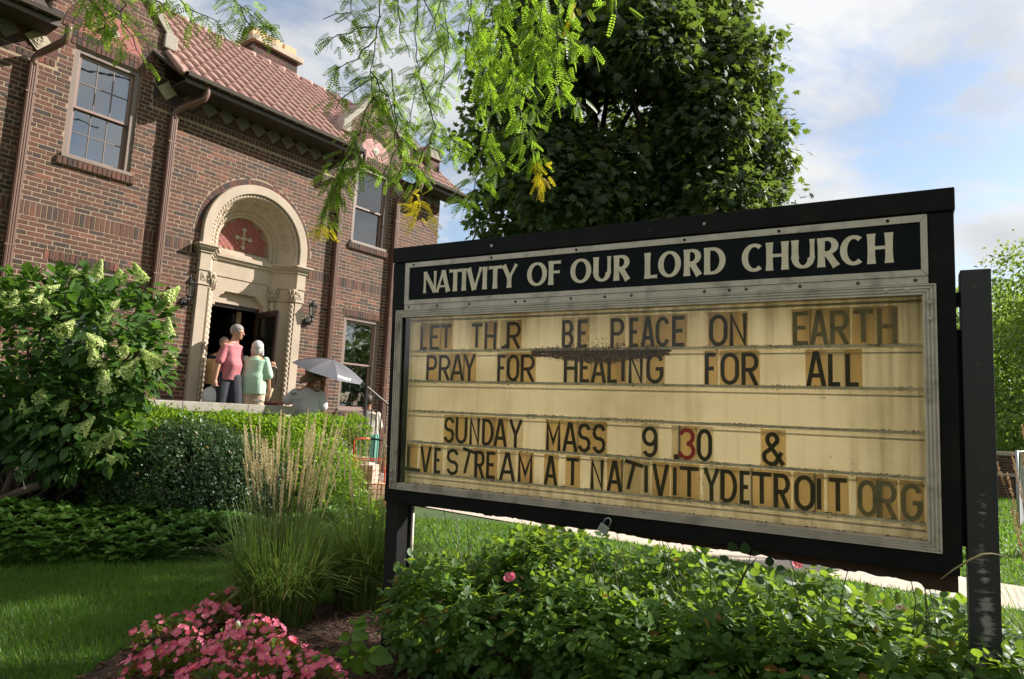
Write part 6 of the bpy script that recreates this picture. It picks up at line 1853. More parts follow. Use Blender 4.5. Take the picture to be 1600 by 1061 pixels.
flower_at(rose_me, 797, 904, 3.95, roses[0], 1.0); flower_at(rose_me, 1245, 884, 3.6, roses[3], .8); flower_at(rose_me, 1010, 878, 4.2, roses[2], .7); flower_at(rose_me, 668, 930, 4.2, roses[0], .5)

# tall dark shoot in front of the lower frame, and the dry stalk by the right post
sh = empty('rose_shoot', (0, 0, 0), 0, 'dark leafy rose shoot standing up against the lower edge of the sign', 'shoot')
pts = [at(1145, 930, 3.3), at(1160, 905, 3.3), at(1170, 885, 3.3), at(1182, 872, 3.3)]; q = MB(); q.tube([tuple(p) for p in pts], [.005, .004, .003, .002], 5); q.build('stem', M['twig'], sh)
lp = [(1150, 862, 1.2), (1165, 866, 1.3), (1178, 868, .9), (1138, 876, .9), (1195, 880, 1.1), (1120, 884, 1.0), (1212, 890, 1.1), (1225, 905, 1.2), (1135, 900, 1.), (1180, 900, 1.)]
Pn = np.array([at(x, y, 3.3 + rl.uniform(-.04, .04)) for x, y, s in lp]); cen = at(1168, 888, 3.3)
single_leaves(Pn, unit(Pn - cen + 1e-3), np.tile(np.array([-.2, -1, .4]), (len(Pn), 1)) + rng.normal(0, .3, (len(Pn), 3)), np.array([s * .052 for _, _, s in lp]), range(len(lp)), ROUND, M['dark_leaf'], sh, aspect=1.0)
q = MB(); pts = [at(*p) for p in ((1470, 905, 2.75), (1490, 890, 2.7), (1515, 875, 2.62), (1535, 866, 2.6), (1550, 865, 2.6), (1575, 870, 2.6), (1600, 892, 2.6))]
q.tube([tuple(p) for p in pts], [.002, .003, .0042, .004, .0024, .001, .0008], 6)
M['straw'] = mat_simple('dry straw', (.42, .33, .17), .8, .2, 30, .2)
tag(q.build('dry_stalk', M['straw'], smooth=True), 'dry straw coloured grass stalk bent across the right sign post', 'stalk')

# ---- begonias
beg_me = petal_flower('flower', 4, .0235, 1.35, .28, M['begonia_petal'])
bpos = [(262, 985), (325, 965), (392, 985), (300, 1025), (362, 1020), (432, 1020), (250, 1035), (480, 1050), (405, 1055), (330, 1062), (358, 940), (415, 950)]
blab = ['leftmost', 'upper', 'upper right', 'left of centre', 'central', 'right of centre', 'lower left', 'rightmost', 'lower right', 'lowest', 'shaded far', 'shaded far right']
M['begonia_dark'] = mat_leaf('deep pink begonia petal', (.55, .04, .10), (.75, .12, .22), (.8, .15, .22), .4, .5)
beg_me2 = petal_flower('flower', 4, .021, 1.35, .4, M['begonia_dark'])
def begonia(gx_, gy_, label, nf=34, r=.19, hgt=.17, group='pink begonias in the flower bed'):
    s = empty('begonia_plant', (gx_, gy_, 0), 0, label, 'begonia', group)
    m = 260; a = rng.random(m) * 6.283; el = np.arcsin(rng.random(m)); R_ = r * rng.uniform(.7, 1, m)
    d = np.stack([np.cos(a) * np.cos(el), np.sin(a) * np.cos(el), np.sin(el)], 1); P = d * R_[:, None] * np.array([1, 1, hgt / r]); 
    leaf_cloud('leaves', ROUND, P, unit(d + rvec(m) * .5), unit(UP + d * .6 + rvec(m) * .3), rng.uniform(.028, .045, m), M['begonia_leaf'], s)
    for k in range(nf):
        a = rl.uniform(0, 6.283); el = math.asin(rl.random() ** .8); R_ = r * rl.uniform(.92, 1.22)
        dd = Vector((math.cos(a) * math.cos(el), math.sin(a) * math.cos(el), math.sin(el)))
        o = bpy.data.objects.new('flower', beg_me if rl.random() < .75 else beg_me2); COL.objects.link(o); o.parent = s
        o.location = (dd.x * R_, dd.y * R_, dd.z * hgt * 1.12 + .01)
        qn = (dd + Vector((rl.gauss(0, .4) - .1, rl.gauss(0, .4) - .5, .5))).to_track_quat('Z', 'Y'); o.rotation_euler = qn.to_euler(); sc = rl.uniform(.55, 1.2); o.scale = (sc,) * 3
def gpt(px, py, z=0.0):
    r = ray(px, py); t = (z - CAM_H) / r[2]; return r * t
for (px, py), lb in zip(bpos, blab):
    g_ = gpt(px, py, .12)
    begonia(g_[0], g_[1], lb + ' pink begonia of the clump left of the reed grass', nf=56)
for (px, py), lb in zip([(1105, 1052), (1150, 1058), (1205, 1062)], ['left', 'middle', 'right']):
    g_ = gpt(px, py, .15); begonia(g_[0] * .88, g_[1] * .88, lb + ' begonia of three low under the rose bushes at the bottom edge', nf=20, r=.12, hgt=.26, group='begonias under the rose bushes')

# ---- broad leaved seedling by the post
sdl = empty('seedling', (0, 0, 0), 0, 'young broad leaved seedling in the mulch left of the sign post', 'seedling')
D0 = 3.9
Z_ = lambda x, y: (470 + x / 9.41, 960 + y / 9.41)
stem = [at(*Z_(790, 140), D0), at(*Z_(745, 270), D0), at(*Z_(720, 430), D0), at(*Z_(705, 560), D0), gpt(*Z_(715, 760), 0)]
stem[-1] = np.array([stem[-2][0] + .01, D0 + .03, 0.0])
q = MB(); q.tube([tuple(p) for p in stem], [.002, .003, .004, .005, .006], 6); q.build('stem', M['stem'], sdl)
lv = [((790, 105), (975, 185), .2), ((800, 95), (700, 125), .1), ((800, 90), (930, 95), .15), ((760, 270), (1000, 350), .1), ((730, 305), (550, 360), .1), ((735, 430), (975, 520), .0),
      ((715, 490), (540, 560), .1), ((720, 590), (485, 570), -.05), ((775, 610), (575, 800), -.2), ((800, 625), (905, 925), -.25), ((980, 540), (1370, 700), 0), ((960, 630), (1090, 880), -.1), ((430, 690), (60, 640), 0), ((440, 690), (370, 485), .1), ((900, 640), (920, 480), .15), ((470, 700), (480, 860), -.15), ((980, 560), (830, 500), .1)]
Pn = []; Fn = []; Sn = []; Nn = []
for (a, b, dy) in lv:
    pa = at(*Z_(*a), D0); pb = at(*Z_(*b), D0 - .04 + dy * -.25)
    Pn.append(pa); Fn.append(pb - pa); Sn.append(np.linalg.norm(pb - pa)); Nn.append(unit(np.array([rl.gauss(0, .25), -1.0, .75 + rl.gauss(0, .2)])))
BROAD = ([(0, 0, 0), (.20, .12, .03), (.32, .32, .05), (.28, .58, .03), (.14, .82, -.01), (0, 1, -.05), (-.14, .82, -.01), (-.28, .58, .03), (-.32, .32, .05), (-.20, .12, .03), (0, .3, -.01), (0, .62, -.01)],
         [(0, 1, 2, 10), (10, 2, 3, 11), (11, 3, 4, 5), (0, 10, 8, 9), (10, 11, 7, 8), (11, 5, 6, 7)])
single_leaves(Pn, Fn, Nn, Sn, range(len(Pn)), BROAD, M['seed_leaf'], sdl, aspect=1.0)

# ---- mulch chips
n = 14000
x = rng.uniform(-2.2, 2.6, n); y = rng.uniform(2.3, 5.7, n); k = in_poly(x, y, BED); x, y = x[k], y[k]; n = len(x)
o = leaf_cloud('mulch_chips', ([(-.18, 0, 0), (.18, 0, 0), (.14, 1, 0), (-.14, 1, 0), (0, .5, .12)], [(0, 1, 4), (1, 2, 4), (2, 3, 4), (3, 0, 4)]), np.stack([x, y, .014 + rng.random(n) * .02], 1), np.stack([rng.normal(0, 1, n), rng.normal(0, 1, n), rng.normal(0, .18, n)], 1), UP[None] + rng.normal(0, .3, (n, 3)), rng.uniform(.018, .05, n), M['chip'])
tag(o, 'red brown shredded bark mulch on the flower bed', 'mulch')

# ---- background on the right: trees, low brick wall, chain link fence
def bg_tree(label, x, y, h, r, n, size, mat, seed, tmpl=DIAM, group=None, th=2.2, tr=.2):
    bl = blobs_in(x, y, h - r * 1.05, r, r, r * 1.25, 34, r * .22, r * .36, seed)
    return tree(label, (x, y, 0), th, bl, n, size, tmpl, mat, trunk_r=tr, name='street_tree', group=group, inner=.5, spread=.26, clump=6)
bg_tree('sunlit bright green tree right of the scraped sign post', 22.6, 25.5, 9.6, 4.6, 36000, .19, M['bright_tree'], 3, OVAL, th=2.6, tr=.28)
bg_tree('tree with a dark trunk beyond the low brick wall', 25.0, 34, 9.5, 5.0, 16000, .34, M['bright_tree'], 5, th=3.0, tr=.35)
bg_tree('second dark trunked tree beyond the low brick wall', 30.2, 38, 10, 5.0, 14000, .36, M['bright_tree'], 6, th=3.0, tr=.4)
for i, (x, y, h, r) in enumerate(((46, 66, 11, 6.5), (56, 70, 12, 7), (38, 74, 11, 6.5), (66, 72, 11, 7), (22, 78, 12, 7), (8, 80, 11, 7))):
    bg_tree(['hazy', 'rounded', 'darker', 'outermost right', 'leafy', 'farthest left'][i] + ' tree in the far row across the road', x, y, h, r, 6000, .75, M['far_tree'], 20 + i, th=3, tr=.4, group='trees across the road')
tree('tall slim street tree just beyond the right edge whose shade falls on the front lawn', (13.0, 11.5, 0), 6.5, blobs_in(13.0, 11.55, 10.6, 2.7, .9, 2.6, 26, .45, .8, 31), 2700, .24, OVAL, M['bright_tree'], trunk_r=.15, name='street_tree', inner=.4, spread=.22, clump=6)  # unseen tree; crown flattened and thinned to shape the lawn's dappled shade
# trees added out of the picture to darken what the windows mirror
for i, (x, y, h, r) in enumerate(((18, 1.5, 8.5, 3.8), (13, -9, 9, 4.4), (25, 13, 8.5, 4.6), (33, 20, 9, 4.6), (3, -16, 8, 4.4), (-10, -15, 8, 4.4))):
    bg_tree(['maple', 'linden', 'ash', 'elm', 'oak', 'birch', 'beech'][i] + ' added out of view for the windows to mirror', x, y, h, r, 5200, .42, M['far_tree'], 40 + i, th=2.6, tr=.3, group='added reflection trees')

bw = empty('low_brick_wall', (12.9, 18.2, 0), rad(-6), 'low brick wall with a stone cap behind the chain link fence', 'wall')
q = MB(); q.box(0, 9.0, 0, .30, 0, 1.12); q.build('mortar_core', M['mortar'], bw)
q = MB(); z = .02
for j in range(16):
    x = -(j % 2) * .106
    while x < 9.0:
        a, b = max(.002, x + .005), min(8.998, x + .207)
        if b - a > .03: q.box(a, b, -.006, .005, z + .005, z + .0627)
        x += .212
    z += .0677
q.build('brickwork', M['brick'], bw, kind='stuff')
q = MB(); q.box(-.05, 9.05, -.06, .36, 1.121, 1.22); q.build('cap_stone', M['stone'], bw, bevel=.01)
q = MB(); q.box(-.03, 9.03, -.04, .04, .0, .0); 
q = MB(); q.box(-.02, 9.02, -.02, -.0065, .58, .66); q.build('stone_band', M['stone'], bw)
# chain link fence, posts and woven wire
cf = empty('chain_link_fence', (8.82, 11.9, 0), rad(50), 'galvanised chain link fence at the right edge', 'fence')
M['galv'] = mat_simple('galvanised wire', (.42, .42, .42), .45, .1, 20, 0, metal=.6)
for k in range(4):
    q = MB(); q.tube([(k * 2.4, 0, 0), (k * 2.4, 0, 1.35)], .022, 8); q.build('post', M['galv'], cf, smooth=True)
q = MB(); q.tube([(0, 0, 1.32), (7.2, 0, 1.32)], .02, 6); q.build('top_rail', M['galv'], cf)
q = MB(); s = .09
for k in range(-15, 81):
    for sg in (1, -1):
        a = (k * s, .012 * sg, 0.03) if sg > 0 else (k * s + 1.28, .012 * sg, .03); b = (k * s + 1.28, .012 * sg, 1.31) if sg > 0 else (k * s, .012 * sg, 1.31)
        if min(a[0], b[0]) < 0 or max(a[0], b[0]) > 7.2: continue
        q.tube([a, b], .003, 3, caps=False)
q.build('wire_mesh', M['galv'], cf, kind='stuff')
# ------------------------------------------------------------------ people
M['skin'] = mat_simple('skin', (.50, .26, .17), .55, .06, 20, .05)
M['skin_dark'] = mat_simple('tanned skin', (.30, .13, .075), .55, .06, 20, .05)
M['hair_grey'] = mat_simple('grey hair', (.26, .24, .22), .7, .25, 60, .6, 120)
M['hair_white'] = mat_simple('silver hair', (.50, .48, .46), .6, .2, 70, .5, 120)
M['hair_brown'] = mat_simple('brown hair', (.05, .03, .02), .6, .25, 60, .5, 120)
M['eye'] = mat_simple('dark eye', (.02, .015, .012), .2, 0, 5, 0)
M['lip'] = mat_simple('lip', (.36, .13, .10), .5, 0, 5, 0)
def cloth(name, c, b=.25): return mat_simple(name, c, .9, .08, 9, b, 35)
M['pink_shirt'] = cloth('dusty rose cotton', (.46, .15, .17)); M['navy_shorts'] = cloth('charcoal navy cloth', (.030, .032, .042))
M['mint_shirt'] = cloth('mint green cotton', (.42, .60, .44)); M['beige_pants'] = cloth('beige trousers', (.58, .43, .31))
M['dark_shirt'] = cloth('dark navy cotton', (.022, .022, .032)); M['grey_shirt'] = cloth('light grey cotton', (.52, .50, .53)); M['cream_shirt'] = cloth('cream shirt', (.72, .63, .54))
M['teal_pants'] = cloth('teal trousers', (.17, .42, .34)); M['dark_pants'] = cloth('dark trousers', (.05, .05, .055)); M['straw_hat'] = cloth('brown camouflage sun hat', (.17, .12, .07), .6)
M['shoe'] = mat_simple('dark shoe', (.05, .045, .04), .6, .1, 10, .1); M['plastic_bag'] = mat_leaf('white plastic bag', (.80, .80, .80), (.88, .88, .88), (.9, .9, .9), .35, .35)
M['peach_bag'] = mat_simple('pale peach bag', (.70, .48, .38), .7, .15, 14, .3, 30); M['card'] = mat_simple('cardboard', (.52, .36, .22), .85, .06, 6, .05); M['umb'] = mat_simple('grey umbrella cloth', (.105, .103, .118), .55, .08, 7, .1); M['umb_dark'] = mat_simple('darker umbrella cloth', (.030, .032, .055), .5, .08, 7, .1)
M['white_print'] = mat_simple('white print', (.8, .8, .8), .6, 0, 5, 0); M['grey_print'] = mat_simple('dark grey print', (.10, .10, .12), .7, 0, 5, 0)

def sphere(mb, c, r, sc=(1, 1, 1), M0=None, n=14):
    prof = [(max(.0005, r * math.sin(math.pi * i / 9)), -r * math.cos(math.pi * i / 9)) for i in range(10)]
    Mx = Matrix.Translation(c) @ (M0 or Matrix.Identity(4)) @ Matrix.Diagonal((sc[0], sc[1], sc[2], 1))
    mb.lathe(prof, n, M=Mx)
def limb(mb, pts, rads, sq=None):
    pts = [Vector(p) for p in pts]
    P = []; R_ = []
    for i in range(len(pts) - 1):
        for t in (0, .34, .67): P.append(pts[i].lerp(pts[i + 1], t)); R_.append(rads[i] + (rads[i + 1] - rads[i]) * t)
    P.append(pts[-1]); R_.append(rads[-1])
    mb.tube(P, R_, 12, squash=sq)
    for p, r in zip(pts, rads): sphere(mb, p, r * .99)
def remeshed(mb, name, mat, parent, voxel=.010, smooth=4):
    me = mb.mesh(name + '_raw')
    bm = bmesh.new(); bm.from_mesh(me); bmesh.ops.recalc_face_normals(bm, faces=bm.faces); bm.to_mesh(me); bm.free()
    o = bpy.data.objects.new('tmp', me); COL.objects.link(o)
    r = o.modifiers.new('r', 'REMESH'); r.mode = 'VOXEL'; r.voxel_size = voxel
    s = o.modifiers.new('s', 'SMOOTH'); s.iterations = smooth; s.factor = .5
    dg = bpy.context.evaluated_depsgraph_get()
    m2 = bpy.data.meshes.new_from_object(o.evaluated_get(dg)); m2.name = name
    bpy.data.objects.remove(o); bpy.data.meshes.remove(me)
    m2.materials.clear()
    return link(name, m2, mat, parent, smooth=True)

def hand(mb, wrist, direction, palm_n, curl=.6, L=.18):
    """palm and five fingers, continuing from the wrist"""
    w = Vector(wrist); d = Vector(direction).normalized(); nn = Vector(palm_n); nn = (nn - d * nn.dot(d)).normalized(); s = d.cross(nn)
    pc = w + d * .045; limb(mb, [w, pc, w + d * .085], [.026, .036, .034])
    sphere(mb, pc + d * .015, .040, (1, 1, 1))
    for i, (off, ln) in enumerate(((-.028, .062), (-.010, .072), (.009, .068), (.027, .054))):
        b = w + d * .085 + s * off
        d1 = (d * math.cos(curl * .7) + nn * math.sin(curl * .7)); d2 = (d * math.cos(curl * 1.9) + nn * math.sin(curl * 1.9)); d3 = (d * math.cos(curl * 2.8) + nn * math.sin(curl * 2.8))
        p1 = b + d1 * ln * .5; p2 = p1 + d2 * ln * .35; p3 = p2 + d3 * ln * .25
        limb(mb, [b, p1, p2, p3], [.0105, .0098, .009, .008])
    b = w + d * .03 - s * .030; p1 = b - s * .020 + d * .03 + nn * .012; p2 = p1 + d * .028 + nn * .016
    limb(mb, [b, p1, p2], [.014, .012, .010])

def head(mb, c, face, up=(0, 0, 1), r=.098):
    """skull, jaw, nose, ears, brow; face: direction looked at"""
    f = Vector(face).normalized(); u = Vector(up); s = f.cross(u).normalized(); u = s.cross(f).normalized()
    c = Vector(c); Mx = Matrix(((s.x, f.x, u.x, 0), (s.y, f.y, u.y, 0), (s.z, f.z, u.z, 0), (0, 0, 0, 1)))
    P = lambda a, b, z: c + s * a + f * b + u * z
    sphere(mb, P(0, -.008, .022), .100, (.78, .98, .98), Mx)
    sphere(mb, P(0, .022, -.045), .070, (.86, .90, 1.0), Mx)
    sphere(mb, P(0, .060, -.088), .027, (1.1, .8, .8), Mx)
    limb(mb, [P(0, .088, .012), P(0, .108, -.022), P(0, .098, -.030)], [.008, .013, .012])
    sphere(mb, P(.011, .098, -.030), .009); sphere(mb, P(-.011, .098, -.030), .009)
    limb(mb, [P(-.034, .076, .022), P(0, .088, .020), P(.034, .076, .022)], [.011, .011, .011])
    sphere(mb, P(.034, .066, -.022), .018); sphere(mb, P(-.034, .066, -.022), .018)
    limb(mb, [P(-.018, .084, -.056), P(.018, .084, -.056)], [.007, .007])
    for k in (-1, 1): sphere(mb, P(k * .079, -.008, -.006), .030, (.35, .65, 1.05), Mx)
    return P, Mx
def face_parts(P, Mx, parent):
    q = MB()
    for k in (-1, 1): sphere(q, P(k * .031, .0815, .003), .0075, (1.2, .6, .8), Mx)
    q.build('eyes', M['eye'], parent, smooth=True)
    q = MB(); sphere(q, P(0, .0885, -.058), .014, (1.3, .35, .38), Mx); q.build('lips', M['lip'], parent, smooth=True)

def person(label, px, depth, floor, skin, build, cat='person', name='person', group=None):
    """local axes: X to the right in the picture, Y away, Z up; floor: height of what the feet stand on"""
    r = ray(px, 620); x = r[0] / r[1] * depth
    rz_ = math.atan2(-x, depth)
    e = empty(name, (x, depth, floor), rz_, label, cat, group)
    build(e, M[skin]); return e

def loft(mb, rings, n=28, sub=5, folds=0.0, seed=1, fold_n=7):
    """rings: (centre, half width, half depth, turn about z) from bottom to top, blended smoothly"""
    R_ = []
    for i in range(len(rings) - 1):
        for k in range(sub):
            t = k / sub; t = t * t * (3 - 2 * t); c0, a0, b0, g0 = rings[i]; c1, a1, b1, g1 = rings[i + 1]
            R_.append((Vector(c0).lerp(Vector(c1), k / sub), a0 + (a1 - a0) * t, b0 + (b1 - b0) * t, g0 + (g1 - g0) * t))
    R_.append((Vector(rings[-1][0]), *rings[-1][1:]))
    b = len(mb.v); vs = []
    for i, (c, rx_, ry_, g) in enumerate(R_):
        z = i / len(R_)
        for k in range(n):
            th = 2 * math.pi * k / n
            f = 1 + folds * (math.sin(fold_n * th + 3 * z + seed) * .6 + noise.noise(Vector((math.cos(th) * 2.2 + seed, math.sin(th) * 2.2, z * 3.2))) * 1.2) * (1 - .6 * z)
            x = rx_ * f * math.copysign(abs(math.cos(th)) ** .86, math.cos(th)); y = ry_ * f * math.copysign(abs(math.sin(th)) ** .92, math.sin(th))
            vs.append((c.x + x * math.cos(g) - y * math.sin(g), c.y + x * math.sin(g) + y * math.cos(g), c.z))
    m = len(R_)
    mb.add(vs, [(i * n + k, i * n + (k + 1) % n, (i + 1) * n + (k + 1) % n, (i + 1) * n + k) for i in range(m - 1) for k in range(n)] + [tuple(range(n))[::-1], tuple(range((m - 1) * n, m * n))])

def torso(mb, hip, chest, neck, sh, rw, g=0.0, belly=.0, fdir=(0, -1, 0), hem=None, folds=0.0, seed=1):
    """smooth trunk; hip, chest, neck base centres; sh: half shoulder vector; rw: hip, waist, chest half widths; g: growth for clothes"""
    hip, chest, neck, sh = map(Vector, (hip, chest, neck, sh)); fd = Vector(fdir).normalized()
    ga = math.atan2(sh.y, sh.x); SL = sh.length
    lo = hip - Vector((0, 0, .06)) if hem is None else Vector((hip.x, hip.y, hem))
    mid = hip.lerp(chest, .45) + fd * belly
    rings = [(lo, rw[0] + g, rw[0] * .68 + g, ga), (hip.lerp(chest, .12) + fd * belly * .6, rw[0] * .98 + g, rw[0] * .70 + g + belly * .3, ga), (mid, rw[1] + g, rw[1] * .76 + g + belly * .5, ga),
             (hip.lerp(chest, .82) + fd * belly * .4, rw[2] + g, rw[2] * .66 + g, ga), (chest.lerp(neck, .35), max(rw[2], SL * .98) + g, rw[2] * .60 + g, ga),
             (chest.lerp(neck, .70), SL * 1.08 + g, .090 + g, ga), (neck + Vector((0, 0, -.012)), SL * .66 + g * .5, .072 + g, ga), (neck + Vector((0, 0, .03)), .062 + g * .5, .060 + g * .5, ga)]
    loft(mb, rings, folds=folds, seed=seed)

def leg(mb, a, k, f, r=(.088, .055, .038), g=0): limb(mb, [a, k, f], [r[0] + g, r[1] + g, r[2] + g])
def shoe(e, f, d=(0, -1, 0)):
    q = MB(); f = Vector(f); d = Vector(d).normalized(); limb(q, [f + Vector((0, 0, -.02)) - d * .05, f + d * .08 + Vector((0, 0, -.035)), f + d * .15 + Vector((0, 0, -.045))], [.045, .045, .034])
    q.build('shoe', M['shoe'], e, smooth=True)

# -- man in the rose shirt, carrying the bag
def man(e, skin):
    H0 = Vector((.055, 0, 1.645)); face = (.93, -.36, -.04)
    q = MB(); P, Mx = head(q, H0, face)
    limb(q, [(.035, .01, 1.55), (.005, .015, 1.44)], [.060, .066])
    torso(q, (-.03, 0, .92), (-.01, 0, 1.32), (.0, .01, 1.47), (.115, .145, 0), (.150, .145, .145), belly=.02, fdir=(.75, -.66, 0))
    limb(q, [(-.120, -.14, 1.41), (-.185, -.165, 1.12), (-.21, -.19, .87)], [.046, .040, .029]); hand(q, (-.21, -.19, .86), (.0, 0, -1), (.5, .5, 0), .85)
    limb(q, [(.115, .15, 1.41), (.13, .20, 1.12), (.17, .16, .88)], [.045, .039, .028]); hand(q, (.17, .16, .87), (.1, 0, -1), (-.5, -.4, 0), .5)
    leg(q, (-.105, -.03, .88), (-.10, -.05, .49), (-.11, .02, .09)); leg(q, (.06, .05, .88), (.10, .0, .49), (.11, .04, .09))
    remeshed(q, 'body', skin, e, .0075)
    face_parts(P, Mx, e)
    q = MB(); sphere(q, P(0, -.018, .040), .112, (.84, .98, .92), Mx); 
    bmq = remeshed(q, 'hair', M['hair_grey'], e, .008, 2)
    # trim the hair below the fringe and above the ears
    bm = bmesh.new(); bm.from_mesh(bmq.data); inv = Mx.inverted()
    kill = [v for v in bm.verts if ((inv @ (v.co - H0)).y > .045 and (inv @ (v.co - H0)).z < .058) or (inv @ (v.co - H0)).z < -.035]
    bmesh.ops.delete(bm, geom=kill, context='VERTS'); bm.to_mesh(bmq.data); bm.free()
    q = MB(); torso(q, (-.02, 0, .93), (-.01, 0, 1.32), (.0, .01, 1.455), (.115, .145, 0), (.160, .158, .150), .014, .035, (.75, -.66, 0), hem=.86, folds=.05, seed=3)
    limb(q, [(-.110, -.13, 1.405), (-.172, -.160, 1.165)], [.056, .070]); limb(q, [(.105, .14, 1.405), (.125, .185, 1.17)], [.054, .068])
    s = remeshed(q, 'shirt', M['pink_shirt'], e, .010, 3)
    q = MB(); limb(q, [(-.10, -.03, .90), (-.115, -.05, .66), (-.12, -.05, .47)], [.125, .122, .112]); limb(q, [(.06, .04, .90), (.095, .01, .66), (.11, .0, .47)], [.125, .122, .112]); sphere(q, (-.02, 0, .93), 1, (.172, .135, .10))
    remeshed(q, 'shorts', M['navy_shorts'], e, .011, 3)
    shoe(e, (-.11, .02, .07), (.8, -.6, 0)); shoe(e, (.11, .04, .07), (.8, -.6, 0))
man_e = person('grey haired man in a dusty rose t-shirt and dark shorts looking right from the porch', 356, 11.15, .95, 'skin', man)

def bag(px, py, depth, w, h, label, hand_p=None):
    p = at(px, py, depth); e = empty('plastic_bag', tuple(p), math.atan2(-p[0], p[1]), label, 'bag')
    q = MB(); n = 20; rnd = random.Random(px)
    for i, (z, rw, rd) in enumerate(((-h * .5, .55, .6), (-h * .46, .85, .9), (-h * .25, 1.0, 1.0), (0, .95, .95), (h * .2, .78, .8), (h * .36, .5, .5))):
        for k in range(n):
            th = 6.283 * k / n; j = 1 + .07 * math.sin(3 * th + i) + rnd.uniform(-.05, .05)
            q.v.append((math.cos(th) * w / 2 * rw * j, math.sin(th) * w * .3 * rd * j, z + rnd.uniform(-.006, .006)))
    q.f = [(i * n + k, i * n + (k + 1) % n, (i + 1) * n + (k + 1) % n, (i + 1) * n + k) for i in range(5) for k in range(n)] + [tuple(range(n))[::-1], tuple(range(5 * n, 6 * n))]; q.mi = [0] * len(q.f)
    q.build('bag_body', M['plastic_bag'], e, smooth=True)
    q = MB()
    for s in (-1, 1):
        pts = [(s * w * .16, 0, h * .30), (s * w * .10 + w * .06, -.01, h * .48), (s * .02 + w * .12, -.01, h * .66)]; q.tube([Vector(pts[0]).lerp(Vector(pts[1]), 0), pts[1], pts[2]], [.035, .022, .012], 8, squash=.5)
    q.build('bag_handles', M['plastic_bag'], e, smooth=True); return e
bag(332, 616, 11.0, .33, .30, 'full white plastic carrier bag in the hand of the man in the rose shirt')

# -- woman in mint, seen from behind
def woman(e, skin):
    H0 = Vector((.02, .02, 1.425)); face = (.35, .93, -.05)
    q = MB(); P, Mx = head(q, H0, face, r=.095)
    limb(q, [(.015, .01, 1.34), (.0, .0, 1.26)], [.052, .056])
    torso(q, (-.01, 0, .80), (.0, 0, 1.14), (.0, .0, 1.28), (.165, -.03, 0), (.185, .165, .160))
    limb(q, [(.165, -.03, 1.23), (.225, -.045, .95), (.255, .03, .74)], [.044, .039, .028]); hand(q, (.255, .03, .73), (.15, .1, -1), (-.4, .5, 0), 1.0)
    limb(q, [(-.150, .05, 1.23), (-.02, .24, 1.16), (.20, .22, 1.19)], [.050, .038, .028]); hand(q, (.21, .22, 1.19), (1, .0, .12), (0, .6, -.5), 1.0)
    leg(q, (-.10, 0, .76), (-.10, -.02, .42), (-.10, .0, .08), (.105, .06, .04)); leg(q, (.085, 0, .76), (.09, -.02, .42), (.09, .0, .08), (.105, .06, .04))
    remeshed(q, 'body', skin, e, .0075); face_parts(P, Mx, e)
    q = MB(); sphere(q, P(0, -.02, .030), .112, (.86, .95, .95), Mx); sphere(q, P(0, -.035, -.045), .10, (.90, .72, .85), Mx); limb(q, [P(-.07, -.02, -.02), P(-.075, -.01, -.10)], [.038, .030]); limb(q, [P(.07, -.02, -.02), P(.082, .0, -.105)], [.038, .028])
    remeshed(q, 'hair', M['hair_white'], e, .008, 2)
    q = MB(); torso(q, (-.015, 0, .76), (.0, 0, 1.12), (.0, .0, 1.265), (.165, -.03, 0), (.205, .182, .163), .016, hem=.66, folds=.045, seed=8)
    limb(q, [(.160, -.03, 1.235), (.225, -.045, .985)], [.058, .078]); limb(q, [(-.150, .03, 1.235), (-.085, .16, 1.18)], [.058, .072])
    remeshed(q, 'shirt', M['mint_shirt'], e, .010, 3)
    q = MB(); limb(q, [(-.10, 0, .74), (-.10, -.02, .42), (-.10, 0, .10)], [.125, .10, .082]); limb(q, [(.085, 0, .74), (.09, -.02, .42), (.09, 0, .10)], [.125, .10, .082]); sphere(q, (-.01, 0, .74), 1, (.19, .15, .12))
    remeshed(q, 'trousers', M['beige_pants'], e, .011, 3)
    shoe(e, (-.10, .0, .07), (.2, .9, 0)); shoe(e, (.09, .0, .07), (.2, .9, 0))
person('silver haired woman in a mint t-shirt and beige trousers holding the door, seen from behind', 394, 11.42, .95, 'skin', woman)
cn = empty('paper_roll', (0, 0, 0), 0, 'tan rolled paper held low by the woman in mint', 'roll')
a, b = at(425.5, 607, 11.38), at(417, 627, 11.33); q = MB(); q.tube([tuple(a), tuple((a + b) / 2), tuple(b)], [.022, .024, .030], 10); q.build('roll', M['card'], cn, smooth=True)

